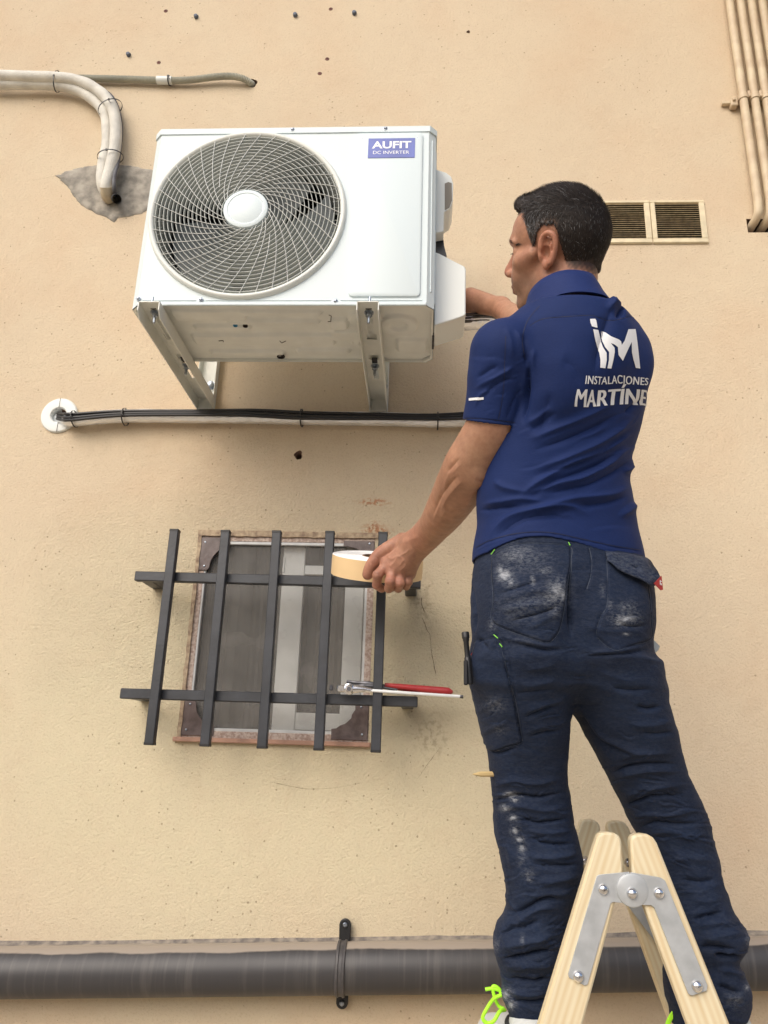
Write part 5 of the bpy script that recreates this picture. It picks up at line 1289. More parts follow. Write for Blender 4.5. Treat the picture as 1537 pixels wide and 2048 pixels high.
# strands
tri = hf[fk]; cen_ = hv[tri].mean(1); area = np.linalg.norm(np.cross(hv[tri[:, 2]]-hv[tri[:, 0]], hv[tri[:, 3]]-hv[tri[:, 1]]), axis=1)
pick = rng.choice(len(tri), 34000, p=area/area.sum()); w4 = rng.dirichlet((1, 1, 1, 1), len(pick)); p0 = (hv[tri[pick]]*w4[:, :, None]).sum(1); n0 = (hn[tri[pick]]*w4[:, :, None]).sum(1); n0 /= np.linalg.norm(n0, axis=1)[:, None]
q0 = hl(p0); nl = n0@HR_; m0 = hairmask(q0); ok = m0 > -.002; p0, q0, nl, m0 = p0[ok], q0[ok], nl[ok], m0[ok]
top = np.clip((q0[:, 2]-.062)/.035, 0, 1); fr_ = np.clip((q0[:, 0]-.03)/.04, 0, 1)*top
side = np.stack([-.25-.35*np.clip(q0[:, 0]/.08, -1, 1), 0*top, -1+0*top], 1)                    # sides fall down and back
swirl = np.stack([.55-.2*fr_, .35*np.sin(q0[:, 0]*40+q0[:, 1]*20), .25+1.0*fr_], 1)             # top runs forward and up
d = side*(1-top)[:, None]+swirl*top[:, None]+rng.normal(size=q0.shape)*(.15+.12*(1-top))[:, None]
lift = (.34+.24*top)*(1+.5*rng.random(len(q0))); d = d-(d*nl).sum(1)[:, None]*nl; d /= np.linalg.norm(d, axis=1)[:, None]; d = d+nl*lift[:, None]*.8; d /= np.linalg.norm(d, axis=1)[:, None]
L = (.0055+.0055*np.clip(m0/.06, 0, 1)+.009*top)*(.7+.6*rng.random(len(q0)))*np.clip(.35+m0/.02, .3, 1)
S = np.cross(d, nl); S /= np.linalg.norm(S, axis=1)[:, None]; wd = .00034+.00012*rng.random(len(q0))
b0 = q0-nl*.001; mid = b0+d*(L*.55)[:, None]; tip = mid+nrm(np.array([0, 0, 0.0001]))*0+(d*.8-nl*.35)*(L*.5)[:, None]
V = np.stack([b0-S*wd[:, None], b0+S*wd[:, None], mid-S*wd[:, None]*.8, mid+S*wd[:, None]*.8, tip-S*wd[:, None]*.15, tip+S*wd[:, None]*.15], 1)
Vw = HC+HS*(V.reshape(-1, 3)@HR_.T); k_ = np.arange(len(q0))[:, None]*6
Fq = np.concatenate([k_+np.array([[0, 1, 3, 2]]), k_+np.array([[2, 3, 5, 4]])], 0)
gz = np.clip(1-abs(q0[:, 2]-.055)/.05, 0, 1)*np.clip((q0[:, 0]+.03)/.04, 0, 1); isg = rng.random(len(q0)) < (.05+.50*gz)*(1-.6*top)
tc_ = np.where(isg[:, None], np.array([[.16, .16, .165]])*(.4+.9*rng.random((len(q0), 1))), np.array([[.022, .017, .015]])*(.5+1.3*rng.random((len(q0), 1))))
so_ = mk('hair_strands', Vw, Fq, 'hair', hair, {'tint': np.repeat(tc_, 6, 0)}); so_['kind'] = 'stuff'
# ================================================================== SHIRT
COLC = P(1129, 606, -.940)
S = Field((-.02, -1.12, 1.86), (.52, -.56, 2.54), .0026)
hem = []
S.loft([(z, x, y, a, b, an) for z, x, y, a, b, an in T_LV], k=.02, power=2.25)
sc = P(1150, 640, -.95)
# shoulders, yoke and the slope up to the collar
NK = C7+np.array([-.012, .030, -.030])
S.cap(NK+np.array([0, .0, -.010]), SH_L+np.array([.012, 0, -.002]), .068, .058, k=.035); S.cap(NK+np.array([.01, .0, -.010]), SH_R+np.array([-.004, 0, -.002]), .068, .047, k=.035)
S.ell(P(1150, 690, -.965), (.105, .060, .10), k=.05)
# shoulder blades and the hollow of the back
S.ell(P(1110, 740, -.99), (.05, .028, .075), k=.05); S.ell(P(1265, 720, -.93), (.035, .028, .06), k=.04)
# left sleeve
ss_ = [PR(1001, 705, -.99, 59), PR(994, 760, -.972, 58), PR(988, 805, -.955, 57), PR(982, 846, -.935, 57)]
def flatcap(a, b, ra, rb, k, mode='u', e0=-1e9, e1=0.0):
    a = np.array(a); b = np.array(b); ba = b-a; L = np.linalg.norm(ba); ba /= L
    def fn(x, y, z):
        px, py, pz = x-a[0], y-a[1], z-a[2]; h = px*ba[0]+py*ba[1]+pz*ba[2]; dx, dy, dz_ = px-h*ba[0], py-h*ba[1], pz-h*ba[2]
        r = np.sqrt(dx*dx+dy*dy+dz_*dz_)-(ra+(rb-ra)*np.clip(h/L, 0, 1.2)); e = h-(L+e1)+.10*(dx*RT[0]+dy*RT[1]+dz_*RT[2])*0; c0 = -h+max(e0, -ra*.6)
        return np.maximum(np.maximum(r, e), c0)
    m_ = max(ra, rb); S.op(fn, np.minimum(a, b)-m_, np.maximum(a, b)+m_, k, mode)
S.cap(ss_[0][0], ss_[1][0], ss_[0][1], ss_[1][1], k=.022); S.cap(ss_[1][0], ss_[2][0], ss_[1][1], ss_[2][1]*.9, k=.006)
flatcap(ss_[1][0], ss_[3][0], ss_[1][1], ss_[3][1], .004)
# right sleeve (far side)
uR = nrm(EL_R-SH_R); flatcap(SH_R, SH_R+uR*.17, .047, .048, .03)
# lower hem, higher in the middle of the back
HX = [(930, 1116), (945, 1111), (985, 1093), (1040, 1079), (1090, 1077), (1150, 1087), (1220, 1101), (1290, 1114), (1320, 1116)]
hp_ = np.array([P(x, y, -.935) for x, y in HX]); xx_ = S.ax[0]; hz_ = np.interp(xx_, hp_[:, 0], hp_[:, 2])[:, None, None]-.06*(S.ax[1][None, :, None]+.935)
S.D = np.maximum(S.D, hz_-S.ax[2][None, None, :])
# hollow inside: sleeve, body, neck
flatcap(ss_[2][0], ss_[3][0], ss_[3][1]-.0042, ss_[3][1]-.0042, .002, 's', 0, .01)
flatcap(SH_R+uR*.13, SH_R+uR*.17, .044, .044, .002, 's', 0, .01)
S.loft([(z, x, y, a-.0055, b-.0055, an) for z, x, y, a, b, an in T_LV if z < 2.02], k=.002, mode='s', power=2.25)
nkd = nrm(H(-.028, 0, -.03)-NK); S.cap(NK+nkd*.012, NK+nkd*.10, .0625, .064, k=.006, mode='s')
# openings: hem of the sleeves and the lower hem are cut later by planes
shv, shf = S.mesh(); del S
shv = relax(shv, shf, 2, .5); shn = vnormals(shv, shf)
if ((shv-shv.mean(0))*shn).sum(1).mean() < 0: shf = shf[:, ::-1]; shn = -shn
spx = proj(shv)
tors = ~((spx[:, 0] < 1040)&(spx[:, 1] < 880)&(spx[:, 1] > 740))
# broad drape first, then folds traced from the photograph
shv += shn*(.0018*fbm(shv*np.array([1, 1, 1.6]), 16, 21))[:, None]
SHF = [
 ([(1052, 882), (1086, 868), (1129, 850), (1186, 826), (1243, 800)], 8, .0050), ([(1056, 905), (1129, 880), (1190, 855), (1246, 825)], 9, -.0050),
 ([(1050, 850), (1076, 835), (1106, 812)], 6, .0035), ([(1056, 864), (1082, 848), (1118, 822)], 6, -.0030),
 ([(1060, 938), (1110, 925), (1150, 908), (1200, 885), (1245, 855), (1274, 830)], 8, .0060), ([(1060, 955), (1110, 942), (1160, 925), (1215, 897), (1262, 858)], 8, -.0050),
 ([(1035, 1000), (1060, 976), (1100, 950), (1145, 926), (1192, 908), (1240, 882), (1270, 862)], 7, .0070), ([(1050, 1002), (1100, 968), (1150, 948), (1200, 928), (1250, 895)], 7, -.0055),
 ([(1049, 990), (1085, 978), (1118, 966), (1172, 954), (1229, 920), (1266, 892)], 6.5, .0060), ([(1080, 990), (1130, 980), (1180, 968), (1235, 940), (1266, 915)], 7, -.0045),
 ([(1040, 1030), (1075, 1018), (1118, 1004), (1158, 996), (1229, 988), (1266, 968)], 7, .0055), ([(1150, 1010), (1200, 1008), (1262, 992)], 7, -.0045),
 ([(975, 1075), (1000, 1050), (1029, 1030), (1086, 1016), (1143, 1013), (1190, 1038)], 7, .0060), ([(985, 1080), (1020, 1055), (1060, 1037), (1110, 1033), (1160, 1045)], 7, -.0040),
 ([(960, 1010), (1000, 1004), (1045, 998), (1100, 1004)], 6, .0045), ([(955, 1022), (1000, 1016), (1050, 1012)], 5, -.0045),
 ([(985, 960), (1010, 975), (1060, 985)], 7, .004), ([(1245, 945), (1262, 935), (1275, 915)], 6, .005), ([(1235, 1035), (1262, 1020), (1275, 1005)], 7, .004),
 ([(1190, 760), (1200, 700), (1215, 650), (1230, 600)], 16, -.0060), ([(1235, 640), (1245, 620), (1258, 600)], 9, -.008), ([(1215, 625), (1228, 605), (1240, 592)], 8, .006),
 ([(1215, 590), (1228, 600), (1244, 615), (1254, 640)], 6, .004), ([(1060, 720), (1058, 760), (1052, 800), (1046, 850)], 5, -.012), ([(1048, 665), (1052, 700), (1055, 740)], 6, -.005),
 ([(1030, 655), (1045, 690), (1052, 720)], 5, .0035), ([(1070, 690), (1064, 730), (1062, 780)], 7, .0035), ([(1105, 780), (1090, 830), (1075, 880)], 18, -.004),
 ([(950, 760), (975, 742), (1000, 730)], 6, -.0035), ([(946, 780), (975, 762), (1010, 745), (1030, 730)], 5, .0035), ([(965, 800), (985, 775), (1012, 760), (1040, 758)], 5, -.0030),
 ([(950, 815), (962, 790), (985, 778)], 4, .0025), ([(1010, 650), (1022, 680), (1025, 720)], 6, .002), ([(1040, 780), (1025, 810), (1012, 845)], 6, -.002),
 ([(1250, 830), (1262, 815), (1284, 800)], 6, -.004), ([(1150, 880), (1180, 870), (1220, 850)], 5, .002), ([(1120, 720), (1150, 735), (1170, 780)], 22, -.0025)]
for p_, w2, h in SHF: fold(shv, shn, p_, w2, h*1.35, .3)
shn = vnormals(shv, shf)
creases(shv, shf, lambda r: (r.uniform(960, 1040), r.uniform(700, 835)), 16, 8, .0012, 3.5, lambda x, y: -35, 18, 20, 50)
creases(shv, shf, lambda r: (r.uniform(1040, 1270), r.uniform(830, 1060)), 26, 9, .0014, 4.5, lambda x, y: -24, 9, 40, 120)
shn = vnormals(shv, shf)
# seams: yoke, sleeve set-in, side panel, hems
for p_ in ([(1060, 652), (1078, 641), (1100, 636), (1140, 633), (1180, 631), (1200, 636), (1212, 641), (1235, 640), (1262, 633), (1284, 633)],
           [(1075, 600), (1062, 625), (1050, 650), (1044, 680), (1050, 720), (1058, 760)], [(1008, 700), (1010, 760), (1004, 810), (998, 848)],
           [(929, 838), (960, 838), (1000, 843), (1036, 849)], [(950, 1098), (985, 1082), (1040, 1069), (1100, 1068), (1160, 1080), (1220, 1093), (1285, 1104)]):
    fold(shv, shn, p_, 1.8, -.0016, .04); 
    fold(shv, shn, [(x, y+2.6) for x, y in p_], 1.6, .0008, .04)
# cut: remove faces below the hems, inside the neck
spx = proj(shv)
def hemz(v):
    """hem line of the shirt, higher in the middle of the back"""
    p_ = proj(v); return np.interp(p_[:, 0], [930, 945, 985, 1040, 1090, 1150, 1220, 1290, 1310], [1114, 1110, 1093, 1080, 1079, 1088, 1101, 1115, 1118])
nkd = nrm(H(-.028, 0, -.03)-NK)
kf = shf; used = np.unique(kf); rm_ = -np.ones(len(shv), int); rm_[used] = np.arange(len(used))
shirt = mk('polo_shirt', shv[used], rm_[kf], 'shirt', man)
SB = BVHTree.FromPolygons([Vector(p) for p in shv], [tuple(int(i) for i in f) for f in kf])
shirt['label'] = 'royal blue polo shirt with a white logo on the back'
def onto(x, y, lift=.0012, bv_=None):
    h = (bv_ or SB).ray_cast(Vector(CAM), Vector(nrm(ray(x, y)))); 
    if h[0] is None: return None, None
    n_ = np.array(h[1]); n_ = n_ if n_@(CAM-np.array(h[0])) > 0 else -n_
    return np.array(h[0])+n_*lift, n_
# collar: stand and turned-down fall
print('NK', proj(NK), proj(NK+nkd*.05), proj(H(-.028, 0, -.03)))
cax = nrm(np.array([-.10, .02, 1.0])); cb = COLC; e1 = nrm(np.cross(cax, (0, 1, 0))); e2 = np.cross(cax, e1)
m_ = MB(); N = 84; rows = [(-.016, .0700), (.006, .0665), (.026, .0640), (.0300, .0640), (.0312, .0655), (.0295, .0680), (.012, .0735), (-.008, .0790), (-.036, .0900), (-.0365, .0875), (.002, .0730)]
vs = []
for h_, r_ in rows:
    for k in range(N):
        a = 2*math.pi*k/N; dirv = e1*math.cos(a)+e2*math.sin(a); fr2 = max(0, dirv@nrm([-.75, .65, 0]))
        hh = h_-.030*fr2**1.5+.0012*math.sin(a*5+1); rr2 = r_*(1+.02*math.sin(a*3+1))*(1+.10*fr2); vs.append(cb+cax*hh+dirv*rr2)
m_.add(vs, [(i*N+k, i*N+(k+1) % N, (i+1)*N+(k+1) % N, (i+1)*N+k) for i in range(len(rows)-1) for k in range(N)])
collar = m_.build('collar', 'rib', shirt, smooth=60)
p_, n_ = onto(1186, 583, .002)
if p_ is not None: m_ = MB(); m_.box(p_, (.006, .0015, .010), ch=.0003); m_.build('collar_label', mat('label_cloth', (.45, .42, .36), .8), shirt)
# reflective dash on the sleeve
def ribbon(pts, w_, name, m, parent, lift=.0012, bv_=None, n=8, thick=True):
    sp_ = [p[:2] for p in spline([(x, y, 0) for x, y in pts], n)]; L_, R_ = [], []
    for i, (x, y) in enumerate(sp_):
        a = np.array(sp_[max(0, i-1)]); b = np.array(sp_[min(len(sp_)-1, i+1)]); t_ = (b-a)/np.linalg.norm(b-a); nn = np.array([-t_[1], t_[0]])*w_/2
        p1, _ = onto(x+nn[0], y+nn[1], lift, bv_); p2, _ = onto(x-nn[0], y-nn[1], lift, bv_)
        if p1 is None or p2 is None: continue
        L_.append(p1); R_.append(p2)
    k = len(L_); m_ = MB(); m_.add(L_+R_, [(i, i+1, k+i+1, k+i) for i in range(k-1)]); return m_.build(name, m, parent, smooth=60)
ribbon([(939, 799), (950, 798), (968, 797)], 5, 'reflective_dash', 'print_white', shirt, n=5)
for p_ in ([(1060, 652), (1078, 641), (1100, 636), (1140, 633), (1180, 631), (1200, 636), (1212, 641), (1235, 640), (1262, 633), (1282, 633)],
           [(1080, 612), (1064, 630), (1052, 650), (1045, 680), (1050, 718)], [(1012, 672), (1010, 720), (1008, 770), (1003, 810), (997, 838)],
           [(932, 836), (960, 837), (1000, 841), (1030, 845)], [(952, 1095), (985, 1079), (1040, 1066), (1100, 1065), (1160, 1077), (1220, 1090), (1280, 1100)]):
    seamline(p_, 1.5, 'seam', 'thread_blue', shirt, SB)
# printed logo and wording: outlines draped over the cloth
def drape_poly(polys, name):
    """filled outlines in photo pixels, triangulated finely and laid on the shirt"""
    cu = bpy.data.curves.new('d', 'CURVE'); cu.dimensions = '2D'; cu.fill_mode = 'BOTH'
    for pl_ in polys:
        sp2 = cu.splines.new('POLY'); sp2.points.add(len(pl_)-1); sp2.use_cyclic_u = True
        for q_, (x, y) in zip(sp2.points, pl_): q_.co = (x*.01, -y*.01, 0, 1)
    o = bpy.data.objects.new('d', cu); COL.objects.link(o); me = bpy.data.meshes.new_from_object(o); bpy.data.objects.remove(o); bpy.data.curves.remove(cu)
    return me
def lay(me, fn, name, step=.05):
    bm = bmesh.new(); bm.from_mesh(me); bmesh.ops.triangulate(bm, faces=bm.faces)
    for _ in range(4):
        ed = [e for e in bm.edges if e.calc_length() > step]
        if not ed: break
        bmesh.ops.subdivide_edges(bm, edges=ed, cuts=1); bmesh.ops.triangulate(bm, faces=bm.faces)
    drop = []
    for v in bm.verts:
        p_ = fn(v.co.x, v.co.y)
        if p_ is None: drop.append(v)
        else: v.co = Vector(p_-np.array(root_loc(man)))
    bmesh.ops.delete(bm, geom=drop, context='VERTS'); bm.to_mesh(me); bm.free(); me.name = name
    o = bpy.data.objects.new(name, me); COL.objects.link(o); o.parent = shirt; me.materials.append(MT['print_white']); return o
def z7(pts, ox=1100, oy=620, s=6.986): return [(ox+x/s, oy+y/s) for x, y in pts]
LOGO = [z7([(560, 130), (630, 125), (645, 150), (662, 250), (640, 248), (585, 232), (565, 180)]),
        z7([(603, 272), (672, 282), (700, 400), (740, 520), (790, 600), (792, 700), (772, 815), (702, 808), (706, 700), (690, 600), (655, 520), (625, 400)]),
        z7([(706, 300), (722, 330), (770, 400), (850, 465), (900, 530), (903, 590), (885, 690), (855, 818), (800, 815), (822, 700), (825, 590), (770, 520), (735, 440), (712, 360)]),
        z7([(715, 298), (780, 320), (850, 370), (960, 415), (990, 440), (1000, 490), (1040, 430), (1092, 272), (1190, 270), (1205, 360), (1225, 520), (1257, 818), (1195, 808), (1160, 690), (1140, 590), (1137, 450), (1090, 545), (1015, 712), (955, 630), (945, 520), (900, 485), (830, 455), (770, 400), (735, 345)])]
for pl_ in LOGO:
    me = bpy.data.meshes.new('logo'); n = len(pl_); me.from_pydata([(x*.01, -y*.01, 0) for x, y in pl_], [], [tuple(range(n))]); lay(me, lambda x, y: onto(x*100, -y*100, .0013)[0], 'logo_stroke', .04)
# wording follows the shirt round the side of the chest
TC = P(1178, 790, -.893)
def warp_text(txt, offset, pxpath, hpx, name, sp=1.0, du=(0,)):
    """pxpath: photo pixels of the baseline; the last stretch continues round the torso"""
    me0 = text_mesh(txt, 1.0, offset, spacing=sp); me = me0; co_ = np.array([v.co for v in me.vertices]); mn, mx_ = co_.min(0), co_.max(0)
    base_ = []
    for (x, y), (x2, y2) in pxpath:
        a, _ = onto(x, y, 0); b, _ = onto(x2, y2, 0)
        if a is None or b is None: print('miss', txt, x, y); continue
        base_.append((math.atan2(a[1]-TC[1], a[0]-TC[0]), a[2], math.atan2(b[1]-TC[1], b[0]-TC[0]), b[2]))
    base_ = np.array(base_); k = len(base_)
    us = np.array(UPOS[name][:k]); 
    def fn(x, y):
        u = (x-mn[0])/(mx_[0]-mn[0])+SH_[0]; v = (y-mn[1])/(mx_[1]-mn[1])
        def ev(c):
            if u <= us[-1]: return np.interp(u, us, base_[:, c])
            return base_[-1, c]+(u-us[-1])/(us[-1]-us[-2])*(base_[-1, c]-base_[-2, c])*(1.3 if c in (0, 2) else .3)
        th = ev(0)*(1-v)+ev(2)*v; z = ev(1)*(1-v)+ev(3)*v
        o_ = np.array([TC[0]+.35*math.cos(th), TC[1]+.35*math.sin(th), z]); h = SB.ray_cast(Vector(o_), Vector((-math.cos(th), -math.sin(th), 0)))
        if h[0] is None: return None
        return np.array(h[0])+np.array([math.cos(th), math.sin(th), .25])*(.0012+SH_[1])
    bm_ = bmesh.new()
    for q_, d_ in enumerate(du):
        SH_[0], SH_[1] = d_, .00012*q_; o_ = lay(me0.copy(), fn, name, .07); bm_.from_mesh(o_.data); bpy.data.objects.remove(o_)
    bm_.to_mesh(me0); bm_.free(); me0.materials.append(MT['print_white']); me0.name = name; o_ = bpy.data.objects.new('lettering', me0); COL.objects.link(o_); o_.parent = shirt
SH_ = [0, 0]
UPOS = {'lettering_small': [0, .30, .58, .80, .93, 1.0], 'lettering_large': [0, .27, .47, .62, .76, .86]}
warp_text('INSTALACIONES', 0, [((1171, 769), (1173, 752)), ((1205, 770), (1207, 755)), ((1240, 768), (1239, 751)), ((1268, 770), (1270, 754)), ((1286, 771), (1287, 756)), ((1294, 771), (1296, 757))], 16, 'lettering_small', 1.08, du=(-.0030, .0030))
warp_text('MARTÍNEZ', 0, [((1150, 814), (1158, 771)), ((1188, 814), (1192, 772)), ((1222, 811), (1227, 770)), ((1252, 809), (1256, 769)), ((1277, 811), (1280, 771)), ((1290, 812), (1293, 773))], 30, 'lettering_large', du=(-.007, 0, .007))
# ================================================================== TROUSERS
PEL = [(1075, 962, 1276, -.82, 16), (1092, 960, 1278, -.82, 16), (1112, 954, 1286, -.82, 16), (1150, 947, 1300, -.815, 18), (1200, 945, 1303, -.81, 20), (1250, 945, 1303, -.805, 20), (1300, 945, 1303, -.80, 18), (1340, 948, 1308, -.795, 16), (1372, 952, 1316, -.79, 14)]
LL = [(1330, 948, 1150, -.80, 10), (1400, 951, 1136, -.775, 8), (1450, 962, 1137, -.755, 6), (1500, 975, 1135, -.735, 4), (1550, 981, 1133, -.715, 0), (1600, 986, 1141, -.695, 0), (1650, 989, 1150, -.68, 0), (1700, 996, 1163, -.675, 0), (1750, 1008, 1168, -.675, 0),
      (1790, 1014, 1158, -.675, 0), (1820, 1012, 1145, -.67, 0), (1850, 998, 1138, -.665, 0), (1875, 988, 1135, -.66, 0), (1900, 985, 1132, -.655, 0), (1930, 997, 1128, -.65, 0), (1960, 1005, 1120, -.645, 0), (2000, 1008, 1112, -.64, 0), (2030, 1020, 1108, -.64, 0), (2058, 1022, 1106, -.64, 0)]
RL = [(1330, 1120, 1309, -.79, 10), (1400, 1143, 1325, -.765, 8), (1450, 1167, 1344, -.745, 6), (1500, 1190, 1357, -.725, 4), (1550, 1214, 1376, -.705, 0), (1600, 1240, 1400, -.685, 0), (1650, 1264, 1418, -.665, 0), (1700, 1290, 1431, -.655, 0), (1750, 1310, 1441, -.65, 0),
      (1790, 1322, 1450, -.65, 0), (1820, 1330, 1462, -.65, 0), (1845, 1336, 1482, -.65, 0), (1870, 1338, 1498, -.65, 0), (1895, 1338, 1496, -.65, 0), (1918, 1336, 1470, -.645, 0), (1940, 1330, 1484, -.64, 0), (1965, 1328, 1500, -.64, 0), (1990, 1334, 1500, -.64, 0), (2020, 1342, 1494, -.64, 0), (2050, 1350, 1488, -.64, 0)]
T = Field((.06, -1.0, 1.04), (.66, -.50, 1.98), .0024)
T.loft(levels(PEL, [.70, .70, .70, .72, .74, .74, .70, .62, .50]), k=.02, power=2.3)
LR_ = [1.32, 1.28, 1.18, 1.08, 1.0, .96, .94]+[.92]*20
T.loft(levels(LL, LR_[:len(LL)]), k=.045, power=2.2); T.loft(levels(RL, LR_[:len(RL)]), k=.045, power=2.2)
# seat
T.ell(P(1062, 1225, -.862), (.072, .070, .085), k=.05); T.ell(P(1222, 1225, -.852), (.066, .066, .085), k=.05)
T.cap(P(1170, 1150, -.965), P(1158, 1250, -.955), .012, .016, k=.030, mode='s'); T.cap(P(1158, 1250, -.955), P(1150, 1420, -.925), .016, .018, k=.030, mode='s')
tv, tf = T.mesh(); del T
tv = relax(tv, tf, 2, .5); tn = vnormals(tv, tf)
if ((tv-tv.mean(0))*tn).sum(1).mean() < 0: tf = tf[:, ::-1]; tn = -tn
# bunching: rings of folds that get stronger towards the ankles, slanted and broken up
z = tv[:, 2]; lowk = np.clip((1.50-z)/.25, 0, 1); ang_ = np.arctan2(tv[:, 1]+.67, tv[:, 0]-np.where(tv[:, 0] > .36, .46, .22))
ph = z*95+2.2*np.sin(ang_*1+z*9)+1.4*fbm(tv, 14, 31)+np.where(tv[:, 0] > .36, 2.0, 0)
ridge = 1-np.abs(np.sin(ph)); tv += tn*((ridge**2-.33)*.0026*lowk*np.clip(fbm(tv, 13, 41)+.15, 0, 1))[:, None]
tv += tn*(.0024*fbm(tv*np.array([1, 1, 1.5]), 22, 51))[:, None]
rdg = lambda sc, sd, asp: 1-np.abs(fbm(tv@np.array([[.8, 0, .6], [0, 1, 0], [-.6, 0, .8]])*np.array([1, 1, asp]), sc, sd, 2))*1.6
for sc_, sd_, am in ((14, 61, .0030), (23, 62, .0014)): r_ = np.clip(rdg(sc_, sd_, 2.3), 0, 1); tv += tn*(am*(r_**4-.25)*(.25+.8*lowk))[:, None]
tv += tn*(.0009*fbm(tv*np.array([1, 1, 1.8]), 75, 52))[:, None]
def s5(pts, ox=900, oy=1550, s=2.413): return [(ox+x/s, oy+y/s) for x, y in pts]
def s3(pts, ox=920, oy=1060, s=3.202): return [(ox+x/s, oy+y/s) for x, y in pts]
